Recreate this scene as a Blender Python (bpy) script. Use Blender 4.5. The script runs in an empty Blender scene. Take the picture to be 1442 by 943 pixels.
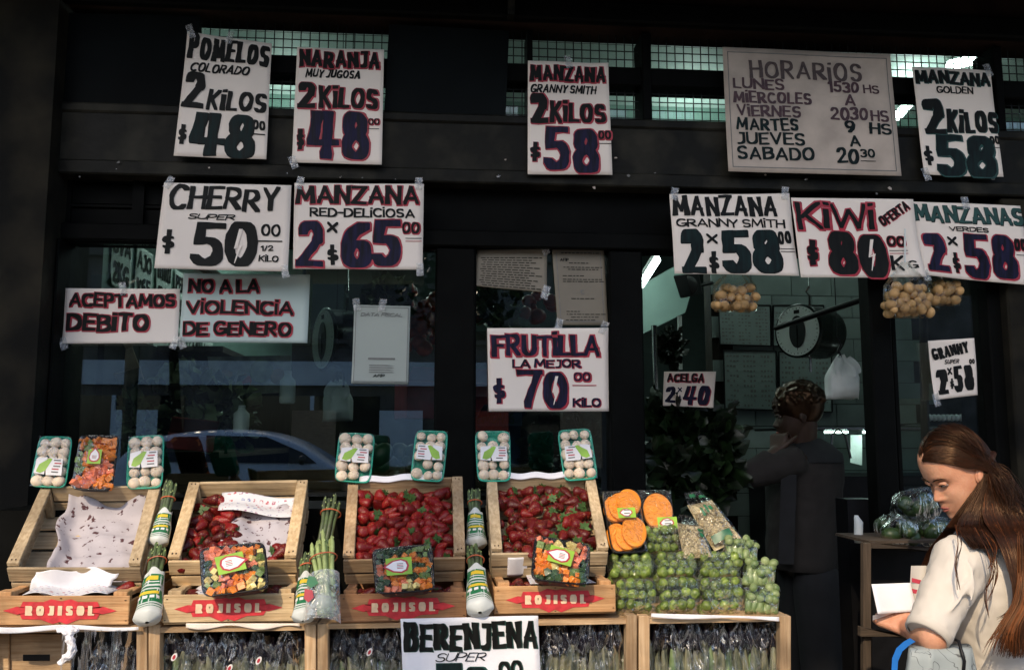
import bpy, math, random
from mathutils import Vector, Matrix, noise, Quaternion
R = math.radians
SC = bpy.context.scene
COL = SC.collection
# ------------------------------------------------------------------ camera
CAM = Vector((0.0, -2.9, 1.47)); PITCH = R(6.8); YAW = R(4.8); FPX = 1250.0
cd = bpy.data.cameras.new('camera'); cam = bpy.data.objects.new('camera', cd); COL.objects.link(cam)
cam.location = CAM; cam.rotation_euler = (R(90) + PITCH, 0, -YAW)
cd.sensor_width = 36; cd.lens = 36 * FPX / 1442; cd.clip_end = 500; cd.clip_start = 0.05
SC.camera = cam
# ------------------------------------------------------------------ light
SUN_DIR = Vector((0.30, 0.72, -0.60)).normalized()       # the way the sunlight travels
SUN_EL = math.asin(-SUN_DIR.z); SUN_AZ = math.atan2(-SUN_DIR.x, -SUN_DIR.y)
w = bpy.data.worlds.new('World'); SC.world = w; w.use_nodes = True
nt = w.node_tree; bg = nt.nodes['Background']
sky = nt.nodes.new('ShaderNodeTexSky'); sky.sky_type = 'NISHITA'; sky.sun_disc = False
sky.sun_elevation = SUN_EL; sky.sun_rotation = SUN_AZ; sky.dust_density = 1.5; sky.ozone_density = 1.0
nt.links.new(sky.outputs[0], bg.inputs[0]); bg.inputs[1].default_value = 0.15
sl = bpy.data.lights.new('sun', 'SUN'); so = bpy.data.objects.new('sun', sl); COL.objects.link(so)
sl.energy = 2.15; sl.angle = R(0.55); sl.color = (1.0, 0.80, 0.56)
so.rotation_euler = SUN_DIR.to_track_quat('-Z', 'Y').to_euler(); so.location = (-3, -8, 8)
SC.view_settings.view_transform = 'Standard'; SC.view_settings.look = 'None'
SC.view_settings.exposure = 0.65; SC.view_settings.gamma = 1.0

# ------------------------------------------------------------------ pixel -> place helper
_cy, _sy, _cp, _sp = math.cos(YAW), math.sin(YAW), math.cos(PITCH), math.sin(PITCH)
FW = Vector((_sy * _cp, _cy * _cp, _sp)); RT = Vector((_cy, -_sy, 0)); UP = RT.cross(FW)
def P(px, py, Y):
    d = FW * FPX + RT * (px - 721) + UP * (471.5 - py)
    return CAM + d * ((Y - CAM.y) / d.y)

# ------------------------------------------------------------------ object helpers
def link(o, parent=None):
    COL.objects.link(o)
    if parent is not None:
        o.parent = parent
    return o
def tag(o, label=None, cat=None, group=None, kind=None):
    if label: o['label'] = label
    if cat: o['category'] = cat
    if group: o['group'] = group
    if kind: o['kind'] = kind
    return o
def thing(name, label, cat, loc=(0, 0, 0), group=None):
    o = bpy.data.objects.new(name, None); o.location = loc; o.empty_display_size = .05
    COL.objects.link(o); return tag(o, label, cat, group)
def origin_of(p):
    v = Vector((0, 0, 0))
    while p is not None:
        v += p.location; p = p.parent
    return v
def mk(name, vs, fs, mat, parent=None, smooth=False, kind=None, label=None, bevel=0):
    """one mesh object from world coordinates; its origin is its own first-vertex centre"""
    vs = [Vector(v) for v in vs]
    c = Vector((0, 0, 0))
    for v in vs: c += v
    c /= max(1, len(vs))
    me = bpy.data.meshes.new(name); me.from_pydata([tuple(v - c) for v in vs], [], fs)
    if isinstance(mat, (list, tuple)):
        for m in mat: me.materials.append(m)
    elif mat: me.materials.append(mat)
    if smooth:
        me.polygons.foreach_set('use_smooth', [True] * len(me.polygons))
    me.update()
    o = bpy.data.objects.new(name, me); link(o, parent); o.location = c - origin_of(parent)
    if kind: o['kind'] = kind
    if label: o['label'] = label
    if bevel:
        b = o.modifiers.new('bevel', 'BEVEL'); b.width = bevel; b.segments = 1; b.limit_method = 'ANGLE'
    return o
def inst(name, me, parent, loc, M3=None, label=None):
    """another object on a shared mesh; loc in world space, M3 a 3x3 (rotation*scale)"""
    o = bpy.data.objects.new(name, me); link(o, parent)
    m = (M3 if M3 is not None else Matrix.Identity(3)).to_4x4(); m.translation = Vector(loc) - origin_of(parent)
    o.matrix_basis = m
    if label: o['label'] = label
    return o
class MB:
    def __init__(s): s.v = []; s.f = []
    def add(s, vs, fs):
        n = len(s.v); s.v += [Vector(v) for v in vs]; s.f += [tuple(i + n for i in f) for f in fs]; return s
    def hexa(s, c8):
        """8 corners: bottom ring 0-3, top ring 4-7"""
        return s.add(c8, [(3, 2, 1, 0), (4, 5, 6, 7), (0, 1, 5, 4), (1, 2, 6, 5), (2, 3, 7, 6), (3, 0, 4, 7)])
    def box(s, a, b):
        x0, x1 = sorted((a[0], b[0])); y0, y1 = sorted((a[1], b[1])); z0, z1 = sorted((a[2], b[2]))
        return s.hexa([(x0, y0, z0), (x1, y0, z0), (x1, y1, z0), (x0, y1, z0), (x0, y0, z1), (x1, y0, z1), (x1, y1, z1), (x0, y1, z1)])
    def tube(s, pts, r, n=8, cap=True):
        pts = [Vector(p) for p in pts]; rings = []
        rr = r if isinstance(r, (list, tuple)) else [r] * len(pts)
        up = Vector((0, 0, 1)); prev = None
        for i, p in enumerate(pts):
            t = (pts[min(i + 1, len(pts) - 1)] - pts[max(i - 1, 0)])
            if t.length < 1e-9: t = Vector((0, 0, 1))
            t.normalize()
            a = prev - t * prev.dot(t) if prev is not None else t.cross(up)
            if a.length < 1e-4: a = t.cross(Vector((1, 0, 0)))
            a.normalize(); b = t.cross(a); prev = a
            rings.append([p + (a * math.cos(2 * math.pi * k / n) + b * math.sin(2 * math.pi * k / n)) * rr[i] for k in range(n)])
        return s.loft(rings, cap)
    def loft(s, rings, cap=True, close=True):
        n = len(rings[0]); base = len(s.v)
        for r in rings: s.v += [Vector(v) for v in r]
        for i in range(len(rings) - 1):
            for k in range(n if close else n - 1):
                k2 = (k + 1) % n
                s.f.append((base + i * n + k, base + i * n + k2, base + (i + 1) * n + k2, base + (i + 1) * n + k))
        if cap and close:
            s.f.append(tuple(base + k for k in range(n))[::-1]); s.f.append(tuple(base + (len(rings) - 1) * n + k for k in range(n)))
        return s
    def ball(s, c, r, nu=10, nv=7, M=None):
        c = Vector(c); rx, ry, rz = r if isinstance(r, (list, tuple)) else (r, r, r); rings = []
        for j in range(nv + 1):
            th = math.pi * j / nv; ring = []
            for k in range(nu):
                ph = 2 * math.pi * k / nu
                q = Vector((rx * math.sin(th) * math.cos(ph), ry * math.sin(th) * math.sin(ph), rz * math.cos(th)))
                ring.append(c + (M @ q if M is not None else q))
            rings.append(ring)
        return s.loft(rings, cap=False)
    def grid(s, fn, nu, nv):
        base = len(s.v)
        for j in range(nv + 1):
            for i in range(nu + 1): s.v.append(Vector(fn(i / nu, j / nv)))
        for j in range(nv):
            for i in range(nu):
                a = base + j * (nu + 1) + i; s.f.append((a, a + 1, a + nu + 2, a + nu + 1))
        return s
    def mk(s, name, mat, parent=None, **k): return mk(name, s.v, s.f, mat, parent, **k)
    def mesh(s, name, mat, smooth=True):
        me = bpy.data.meshes.new(name); me.from_pydata([tuple(v) for v in s.v], [], s.f); me.materials.append(mat)
        if smooth: me.polygons.foreach_set('use_smooth', [True] * len(me.polygons))
        me.update(); return me
def box(name, a, b, mat, parent=None, **k): return MB().box(a, b).mk(name, mat, parent, **k)

# ------------------------------------------------------------------ materials
def newmat(name):
    m = bpy.data.materials.new(name); m.use_nodes = True
    nt = m.node_tree; b = nt.nodes['Principled BSDF']; return m, nt, b
def N(nt, t, **k):
    n = nt.nodes.new(t)
    for a, v in k.items(): setattr(n, a, v)
    return n
def mat(name, c, rough=.6, var=.25, scale=20, c2=None, bump=0, bscale=None, stretch=(1, 1, 1), metal=0, spec=.5, rvar=0, sss=0, coat=0, detail=5, thr=(.35, .65), emis=None, es=0, indiv=0, grunge=0):
    m, nt, b = newmat(name); L = nt.links.new
    tc = N(nt, 'ShaderNodeTexCoord'); mp = N(nt, 'ShaderNodeMapping'); mp.inputs['Scale'].default_value = stretch
    oi = N(nt, 'ShaderNodeObjectInfo'); ad = N(nt, 'ShaderNodeVectorMath', operation='ADD')
    ml = N(nt, 'ShaderNodeMath', operation='MULTIPLY'); ml.inputs[1].default_value = 37.0
    L(oi.outputs['Random'], ml.inputs[0]); L(tc.outputs['Object'], ad.inputs[0]); L(ml.outputs[0], ad.inputs[1]); L(ad.outputs[0], mp.inputs[0])
    no = N(nt, 'ShaderNodeTexNoise'); no.inputs['Scale'].default_value = scale; no.inputs['Detail'].default_value = detail
    L(mp.outputs[0], no.inputs['Vector'])
    cr = N(nt, 'ShaderNodeValToRGB'); e = cr.color_ramp.elements
    e[0].position, e[1].position = thr
    d = c2 if c2 else tuple(x * (1 - var) for x in c)
    h = c if c2 else tuple(min(1, x * (1 + var * .5)) for x in c)
    e[0].color = (*d, 1); e[1].color = (*h, 1)
    L(no.outputs['Fac'], cr.inputs[0]); out = cr.outputs[0]
    if grunge:
        g1 = N(nt, 'ShaderNodeTexNoise'); g1.inputs['Scale'].default_value = 9; g1.inputs['Detail'].default_value = 6; L(ad.outputs[0], g1.inputs['Vector'])
        g2 = N(nt, 'ShaderNodeMapRange'); g2.inputs['From Min'].default_value = .38; g2.inputs['From Max'].default_value = .6; g2.inputs['To Min'].default_value = 1 - grunge; g2.inputs['To Max'].default_value = 1.04; L(g1.outputs['Fac'], g2.inputs[0])
        v1 = N(nt, 'ShaderNodeTexVoronoi'); v1.inputs['Scale'].default_value = 14; L(ad.outputs[0], v1.inputs['Vector']); v2 = N(nt, 'ShaderNodeMapRange'); v2.inputs['From Min'].default_value = .03; v2.inputs['From Max'].default_value = .09; v2.inputs['To Min'].default_value = .35; L(v1.outputs['Distance'], v2.inputs[0])
        mm_ = N(nt, 'ShaderNodeMath', operation='MULTIPLY'); L(g2.outputs[0], mm_.inputs[0]); L(v2.outputs[0], mm_.inputs[1]); vm = N(nt, 'ShaderNodeVectorMath', operation='SCALE'); L(out, vm.inputs[0]); L(mm_.outputs[0], vm.inputs['Scale']); out = vm.outputs[0]
    if indiv:
        hv = N(nt, 'ShaderNodeHueSaturation'); mr = N(nt, 'ShaderNodeMapRange')
        mr.inputs['To Min'].default_value = 1 - indiv; mr.inputs['To Max'].default_value = 1 + indiv
        L(oi.outputs['Random'], mr.inputs[0]); L(mr.outputs[0], hv.inputs['Value']); L(out, hv.inputs['Color']); out = hv.outputs[0]
    L(out, b.inputs['Base Color'])
    b.inputs['Roughness'].default_value = rough; b.inputs['Metallic'].default_value = metal
    b.inputs['Specular IOR Level'].default_value = spec
    if sss: b.inputs['Subsurface Weight'].default_value = sss; b.inputs['Subsurface Scale'].default_value = .01; b.inputs['Subsurface Radius'].default_value = (1, .4, .2)
    if coat: b.inputs['Coat Weight'].default_value = coat; b.inputs['Coat Roughness'].default_value = .05
    if rvar:
        mr = N(nt, 'ShaderNodeMapRange'); mr.inputs['To Min'].default_value = max(.02, rough - rvar); mr.inputs['To Max'].default_value = min(1, rough + rvar)
        L(no.outputs['Fac'], mr.inputs[0]); L(mr.outputs[0], b.inputs['Roughness'])
    if bump:
        bn = N(nt, 'ShaderNodeTexNoise'); bn.inputs['Scale'].default_value = bscale or scale * 3; bn.inputs['Detail'].default_value = 4
        L(mp.outputs[0], bn.inputs['Vector']); bp = N(nt, 'ShaderNodeBump'); bp.inputs['Strength'].default_value = min(1, bump); bp.inputs['Distance'].default_value = .004
        L(bn.outputs['Fac'], bp.inputs['Height']); L(bp.outputs[0], b.inputs['Normal'])
    if emis: b.inputs['Emission Color'].default_value = (*emis, 1); b.inputs['Emission Strength'].default_value = es
    return m
def film_mat(name, tint=(1, 1, 1), gl=.12, rough=.12, bscale=40, bstr=.6, milk=0, milk_c=(.8, .82, .85), stretch=(1, 1, 1), fm=.75):
    """thin clear plastic: mostly see-through, with wrinkled glossy reflections"""
    m, nt, b = newmat(name); L = nt.links.new; nt.nodes.remove(b)
    out = nt.nodes['Material Output']
    tr = N(nt, 'ShaderNodeBsdfTransparent'); tr.inputs[0].default_value = (*tint, 1)
    g = N(nt, 'ShaderNodeBsdfGlossy'); g.inputs['Roughness'].default_value = rough; g.inputs[0].default_value = (1, 1, 1, 1)
    tc = N(nt, 'ShaderNodeTexCoord'); mp = N(nt, 'ShaderNodeMapping'); mp.inputs['Scale'].default_value = stretch
    no = N(nt, 'ShaderNodeTexNoise'); no.inputs['Scale'].default_value = bscale; no.inputs['Detail'].default_value = 3; no.inputs['Distortion'].default_value = 1.2
    bp = N(nt, 'ShaderNodeBump'); bp.inputs['Strength'].default_value = bstr; bp.inputs['Distance'].default_value = .02
    L(tc.outputs['Object'], mp.inputs[0]); L(mp.outputs[0], no.inputs['Vector']); L(no.outputs['Fac'], bp.inputs['Height']); L(bp.outputs[0], g.inputs['Normal'])
    lw = N(nt, 'ShaderNodeFresnel'); lw.inputs[0].default_value = 1.45; L(bp.outputs[0], lw.inputs['Normal'])
    mx = N(nt, 'ShaderNodeMath', operation='MULTIPLY_ADD'); mx.inputs[1].default_value = fm; mx.inputs[2].default_value = gl; mx.use_clamp = True
    L(lw.outputs[0], mx.inputs[0])
    sh = N(nt, 'ShaderNodeMixShader'); L(mx.outputs[0], sh.inputs[0]); L(tr.outputs[0], sh.inputs[1]); L(g.outputs[0], sh.inputs[2]); last = sh
    if milk:
        df = N(nt, 'ShaderNodeBsdfDiffuse'); df.inputs[0].default_value = (*milk_c, 1); s2 = N(nt, 'ShaderNodeMixShader')
        n2 = N(nt, 'ShaderNodeTexNoise'); n2.inputs['Scale'].default_value = bscale * .6; n2.inputs['Detail'].default_value = 4; L(mp.outputs[0], n2.inputs['Vector'])
        rp = N(nt, 'ShaderNodeMapRange'); rp.inputs['From Min'].default_value = .4; rp.inputs['From Max'].default_value = .75; rp.inputs['To Min'].default_value = milk * .3; rp.inputs['To Max'].default_value = min(1, milk * 2)
        L(n2.outputs['Fac'], rp.inputs[0]); L(rp.outputs[0], s2.inputs[0]); L(sh.outputs[0], s2.inputs[1]); L(df.outputs[0], s2.inputs[2]); last = s2
    L(last.outputs[0], out.inputs[0]); return m
def glass_mat(name, tint, gl):
    m, nt, b = newmat(name); L = nt.links.new; nt.nodes.remove(b); out = nt.nodes['Material Output']
    tr = N(nt, 'ShaderNodeBsdfTransparent'); tr.inputs[0].default_value = (*tint, 1)
    g = N(nt, 'ShaderNodeBsdfGlossy'); g.inputs['Roughness'].default_value = 0.0
    fr = N(nt, 'ShaderNodeFresnel'); fr.inputs[0].default_value = 1.5
    ml = N(nt, 'ShaderNodeMath', operation='MULTIPLY'); ml.inputs[1].default_value = gl; ml.use_clamp = True
    L(fr.outputs[0], ml.inputs[0]); sh = N(nt, 'ShaderNodeMixShader'); L(ml.outputs[0], sh.inputs[0]); L(tr.outputs[0], sh.inputs[1]); L(g.outputs[0], sh.inputs[2])
    L(sh.outputs[0], out.inputs[0]); return m
def emit_mat(name, c, s):
    m, nt, b = newmat(name); b.inputs['Base Color'].default_value = (.8, .8, .8, 1)
    b.inputs['Emission Color'].default_value = (*c, 1); b.inputs['Emission Strength'].default_value = s; return m

M = {}
M['black_paint'] = mat('black_paint', (.0022, .0025, .0022), .65, .5, 9, bump=.3, spec=.07)
M['soffit'] = mat('soffit_brown', (.022, .011, .007), .8, .5, 6, bump=.3, spec=.1)
M['grime'] = mat('grimy_lintel_paint', (.042, .039, .029), .6, .6, 8, c2=(.007, .007, .005), bump=.9, bscale=26, rvar=.2, thr=(.46, .80), detail=9, spec=.15)
M['plaster_dark'] = mat('dark_stained_plaster', (.026, .022, .014), .85, .6, 6, c2=(.005, .005, .004), bump=1, bscale=18, detail=9, spec=.15, thr=(.4, .75))
M['board'] = mat('dark_infill_board', (.0035, .005, .0055), .6, .5, 3, bump=.2, spec=.06)
M['wire'] = mat('wire', (.006, .006, .006), .5, .2, 5, metal=.2)
M['glass'] = glass_mat('window_glass', (.84, .90, .88), 3.4)
M['glass2'] = glass_mat('glass_plain', (.9, .95, .93), 1.2)
M['paper'] = mat('sign_paper', (.88, .785, .69), .75, .06, 4, bump=.15, bscale=6, indiv=.03)
M['paper_g'] = mat('sign_paper_cool', (.72, .80, .77), .7, .06, 4, bump=.1, bscale=6)
M['paper_old'] = mat('weathered_board', (.50, .42, .35), .7, .2, 9, bump=.3)
M['paper_w'] = mat('white_paper', (.80, .80, .84), .8, .06, 14, bump=.3, bscale=30)
M['ink'] = mat('black_ink', (.006, .007, .006), .6, .75, 34, spec=.2, stretch=(2.5, 2.5, .35), rvar=.25)
M['inkred'] = mat('red_ink', (.42, .022, .04), .5, .3, 50)
M['inknavy'] = mat('navy_ink', (.010, .009, .032), .6, .75, 34, spec=.2, stretch=(2.5, 2.5, .35), rvar=.25)
M['inkgreen'] = mat('green_ink', (.006, .055, .042), .5, .3, 50)
M['inkdkred'] = mat('maroon_ink', (.055, .016, .02), .5, .3, 50)
M['inkbrown'] = mat('brown_ink', (.06, .035, .03), .5, .3, 50)
M['inkteal'] = mat('teal_black_ink', (.004, .014, .014), .6, .75, 34, spec=.2, stretch=(2.5, 2.5, .35), rvar=.25)
M['grey_print'] = mat('grey_print', (.16, .16, .15), .6, .2, 50)
M['tape'] = film_mat('clear_tape', (.95, .95, .9), .15, .25, 60, .5, milk=.15)
for ax, st in (('x', (1, 22, 22)), ('y', (22, 1, 22)), ('z', (22, 22, 1))):
    M['wood_' + ax] = mat('poplar_wood_' + ax, (.58, .41, .24), .75, .3, 6, c2=(.40, .25, .125), bump=.45, bscale=12, stretch=st, indiv=.26, detail=7, grunge=.38)
    M['woodd_' + ax] = mat('old_shaded_wood_' + ax, (.075, .052, .034), .85, .3, 6, c2=(.04, .028, .018), bump=.35, bscale=12, stretch=st, indiv=.2, detail=7)  # dark wood; for the right-hand crate, shade is put into this colour
for pre, c1_, c2_ in (('woodp', (.72, .54, .31), (.54, .37, .19)), ('woodr', (.50, .26, .12), (.34, .16, .07)), ('woodo', (.70, .41, .19), (.52, .27, .11)), ('woodg', (.58, .45, .28), (.40, .29, .165))):
    for ax, st in (('x', (1, 22, 22)), ('y', (22, 1, 22)), ('z', (22, 22, 1))):
        M[pre + '_' + ax] = mat(pre + '_board_' + ax, c1_, .75, .3, 6, c2=c2_, bump=.45, bscale=12, stretch=st, indiv=.2, detail=7, grunge=.38)
M['nail'] = mat('staple', (.1, .07, .05), .4, .3, 20, metal=.8)
M['rojo'] = mat('red_stamp', (.62, .035, .045), .65, .25, 60)
M['cream'] = mat('cream_stamp', (.82, .60, .40), .7, .15, 60)
M['film'] = film_mat('cling_film', (1, 1, 1), .0, .07, 60, .5, fm=.38)
M['packfilm'] = film_mat('pack_film', (1, 1, 1), .0, .055, 60, .9, fm=.6)
M['bagfilm'] = film_mat('clear_bag', (.97, .99, .98), .005, .09, 28, .8, milk=.0, stretch=(1, 1, .35), fm=.55)
M['bagdark'] = film_mat('heavy_clear_bag', (.86, .9, .93), .0, .16, 20, .8, milk=0, stretch=(1, 1, .22), fm=.5)
# ------------------------------------------------------------------ brush lettering
def arc(cx, cy, rx, ry, a0, a1, n=9):
    return [(cx + rx * math.cos(R(a0 + (a1 - a0) * i / n)), cy + ry * math.sin(R(a0 + (a1 - a0) * i / n))) for i in range(n + 1)]
GL = {
 'A': (.72, [[(0, 0), (.36, 1)], [(.36, 1), (.72, 0)], [(.14, .3), (.58, .3)]]),
 'B': (.62, [[(0, 0), (0, 1)], [(0, 1), (.3, 1)] + arc(.3, .77, .26, .23, 90, -90) + [(0, .54)], [(0, .54), (.32, .54)] + arc(.32, .27, .3, .27, 90, -90) + [(0, 0)]]),
 'C': (.66, [arc(.38, .5, .38, .5, 48, 312, 14)]),
 'D': (.66, [[(0, 0), (0, 1), (.22, 1)] + arc(.22, .5, .44, .5, 90, -90, 12) + [(0, 0)]]),
 'E': (.52, [[(.52, 1), (0, 1), (0, 0), (.52, 0)], [(0, .52), (.42, .52)]]),
 'F': (.52, [[(.52, 1), (0, 1), (0, 0)], [(0, .52), (.42, .52)]]),
 'G': (.70, [arc(.38, .5, .38, .5, 48, 330, 14), [(.42, .42), (.72, .42), (.72, .08)]]),
 'H': (.60, [[(0, 0), (0, 1)], [(.6, 0), (.6, 1)], [(0, .52), (.6, .52)]]),
 'I': (.02, [[(0, 0), (0, 1)]]),
 'i': (.02, [[(0, 0), (0, .82)], [(0, 1.12), (0.02, 1.14)]]),
 'J': (.42, [[(.42, 1), (.42, .25)] + arc(.18, .24, .24, .24, 0, -120, 7), [(.2, 1), (.42, 1)]]),
 'K': (.60, [[(0, 0), (0, 1)], [(.06, .45), (.6, 1)], [(.16, .55), (.6, 0)]]),
 'L': (.46, [[(0, 1), (0, 0), (.46, 0)]]),
 'M': (.86, [[(0, 0), (.08, 1)], [(.08, 1), (.43, .2)], [(.43, .2), (.78, 1)], [(.78, 1), (.86, 0)]]),
 'N': (.66, [[(0, 0), (0, 1)], [(0, 1), (.66, 0)], [(.66, 0), (.66, 1)]]),
 'O': (.70, [arc(.35, .5, .35, .5, 90, 450, 20)]),
 'P': (.58, [[(0, 0), (0, 1)], [(0, 1), (.28, 1)] + arc(.28, .72, .28, .28, 90, -90) + [(0, .44)]]),
 'R': (.62, [[(0, 0), (0, 1)], [(0, 1), (.28, 1)] + arc(.28, .74, .28, .26, 90, -90) + [(0, .48)], [(.22, .46), (.62, 0)]]),
 'S': (.56, [arc(.28, .745, .27, .255, 30, 265, 11) + arc(.28, .25, .28, .25, 85, -150, 11)]),
 'T': (.62, [[(0, 1), (.62, 1)], [(.31, 1), (.31, 0)]]),
 'U': (.62, [[(0, 1), (0, .32)] + arc(.31, .31, .31, .31, 180, 360, 10) + [(.62, 1)]]),
 'V': (.66, [[(0, 1), (.33, 0)], [(.33, 0), (.66, 1)]]),
 'W': (.92, [[(0, 1), (.2, 0)], [(.2, 0), (.46, .75)], [(.46, .75), (.72, 0)], [(.72, 0), (.92, 1)]]),
 'X': (.60, [[(0, 0), (.6, 1)], [(0, 1), (.6, 0)]]),
 'Y': (.62, [[(0, 1), (.31, .48)], [(.31, 0), (.31, .48), (.62, 1)]]),
 'Z': (.60, [[(0, 1), (.6, 1), (0, 0), (.6, 0)]]),
 '0': (.56, [arc(.28, .5, .28, .5, 90, 450, 20)]),
 '1': (.22, [[(0, .8), (.2, 1), (.2, 0)]]),
 '2': (.58, [arc(.27, .72, .26, .28, 165, -35, 10) + [(.0, .0), (.58, 0)]]),
 '3': (.5, [arc(.22, .75, .26, .25, 150, -80, 9), arc(.22, .26, .28, .26, 80, -150, 9)]),
 '4': (.66, [[(.14, 1), (0, .32), (.66, .32)], [(.52, 1), (.42, 0)]]),
 '5': (.58, [[(.56, 1), (.1, 1), (.05, .56)] + arc(.26, .31, .3, .31, 120, -150, 12)]),
 '6': (.56, [[(.46, 1)] + arc(.36, .40, .36, .5, 120, 175, 5) + arc(.28, .28, .28, .28, 180, 520, 16)]),
 '7': (.56, [[(0, 1), (.56, 1), (.2, 0)]]),
 '8': (.58, [arc(.29, .76, .23, .24, 90, 450, 16), arc(.29, .26, .29, .26, 90, 450, 16)]),
 '9': (.5, [arc(.25, .7, .25, .3, 0, 360, 14), [(.5, .7), (.42, .3), (.22, 0)]]),
 '$': (.5, [[(.26, 1.12), (.22, -.12)], arc(.25, .62, .22, .16, 40, 270, 8) + arc(.25, .32, .24, .15, 90, -150, 8)]),
 'x': (.5, [[(0, .1), (.5, .9)], [(0, .9), (.5, .1)]]),
 '-': (.3, [[(0, .4), (.3, .4)]]), '.': (.02, [[(0, 0), (.02, .02)]]), '/': (.3, [[(0, 0), (.3, 1)]]),
 ' ': (.30, []), '_': (1, [[(0, 0), (1, 0)]]), '~': (.02, [[(0, 0), (0.02, 0.02)]]),
}
def hull(pts):
    pts = sorted(set((round(p[0], 6), round(p[1], 6)) for p in pts))
    if len(pts) < 3: return pts
    def half(ps):
        h = []
        for p in ps:
            while len(h) >= 2 and (h[-1][0] - h[-2][0]) * (p[1] - h[-2][1]) - (h[-1][1] - h[-2][1]) * (p[0] - h[-2][0]) <= 0: h.pop()
            h.append(p)
        return h[:-1]
    return half(pts) + half(pts[::-1])
def text_polys(txt, x0, y0, x1, y1, bw, bh, grow=0, slant=0, gap=.05, rnd=None, jit=.0, caplead=0):
    if y1 - y0 > 40 and bw > .25: bw *= .70; bh *= .74
    elif bw > .22: bw *= .80; bh *= .84
    """y down local units; returns convex polygons; letters stretched to fill the box x0..x1"""
    h = y1 - y0; wob = min(1.8, h * .045) if rnd else 0; BW = bw * h; BH = bh * h; gp = gap * h; n = len(txt)
    ws = [GL[c][0] for c in txt]
    fixed = sum((BW + gp) if c != ' ' else 0 for c in txt) - gp
    s = max(.05, (x1 - x0 - fixed) / max(.01, sum(ws)))
    x = x0; polys = []
    for ci, (c, gw) in enumerate(zip(txt, ws)):
        if c == ' ': x += gw * s; continue
        jy = (rnd.uniform(-jit, jit) * h) if rnd else 0; js = (1 + rnd.uniform(-jit, jit)) if rnd else 1
        top = caplead * h if ci == 0 else 0; ra = rnd.uniform(-jit, jit) * 1.3 if rnd else 0; ccx = x + (gw * s + BW) / 2; ccy = (y0 + y1) / 2
        for st in GL[c][1]:
            pts = []
            for a, b in st:
                X = x + BW / 2 + a * s + slant * (b - .5) * h
                Y = y1 - BH / 2 - b * (h - BH + top) * js + jy
                dx_, dy_ = X - ccx, Y - ccy; pts.append((X - dy_ * ra, Y + dx_ * ra))
            w2 = BW / 2 + grow; h2 = BH / 2 + grow
            br = [(w2 * .86, -h2), (w2, -h2 * .6), (w2, h2), (-w2 * .86, h2), (-w2, h2 * .6), (-w2, -h2)]
            vs_ = (rnd.uniform(.88, 1.12) if rnd else 1); NP = len(pts) - 1; straight = len(pts) <= 4
            for si, ((ax, ay), (bx, by)) in enumerate(zip(pts[:-1], pts[1:])):
                L = math.hypot(bx - ax, by - ay); k = max(1, int(L / 9))
                for i in range(k):
                    p = (ax + (bx - ax) * i / k, ay + (by - ay) * i / k); q = (ax + (bx - ax) * (i + 1) / k, ay + (by - ay) * (i + 1) / k)
                    dg_ = .68 if (L > .45 * h and abs(bx - ax) > .12 * h and abs(by - ay) > .4 * h) else 1; f0 = dg_ * vs_ * (1.16 if (rnd and straight and i == 0) else 1); f1 = dg_ * vs_ * (1.16 if (rnd and straight and i == k - 1) else 1)
                    polys.append((ci, [(X_ + wob * noise.noise(Vector((X_ * .11, Y_ * .11, 3.3))), Y_ + wob * noise.noise(Vector((X_ * .11, Y_ * .11, 9.1)))) for X_, Y_ in hull([(p[0] + u * f0, p[1] + v) for u, v in br] + [(q[0] + u * f1, q[1] + v) for u, v in br])]))
        x += gw * s + BW + gp
    return polys
def poly_layer(name, polys, S, W, H, off, m, parent):
    mb = MB(); k = 0
    for ci, pl in polys:
        k += 1; o = off + (k % 11) * .00007 + (ci % 2) * .00003
        mb.add([S(x / W, y / H, o) for x, y in pl], [tuple(range(len(pl)))[::-1]])
    if mb.v: return mb.mk(name, m, parent)
PX = 1442
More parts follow.
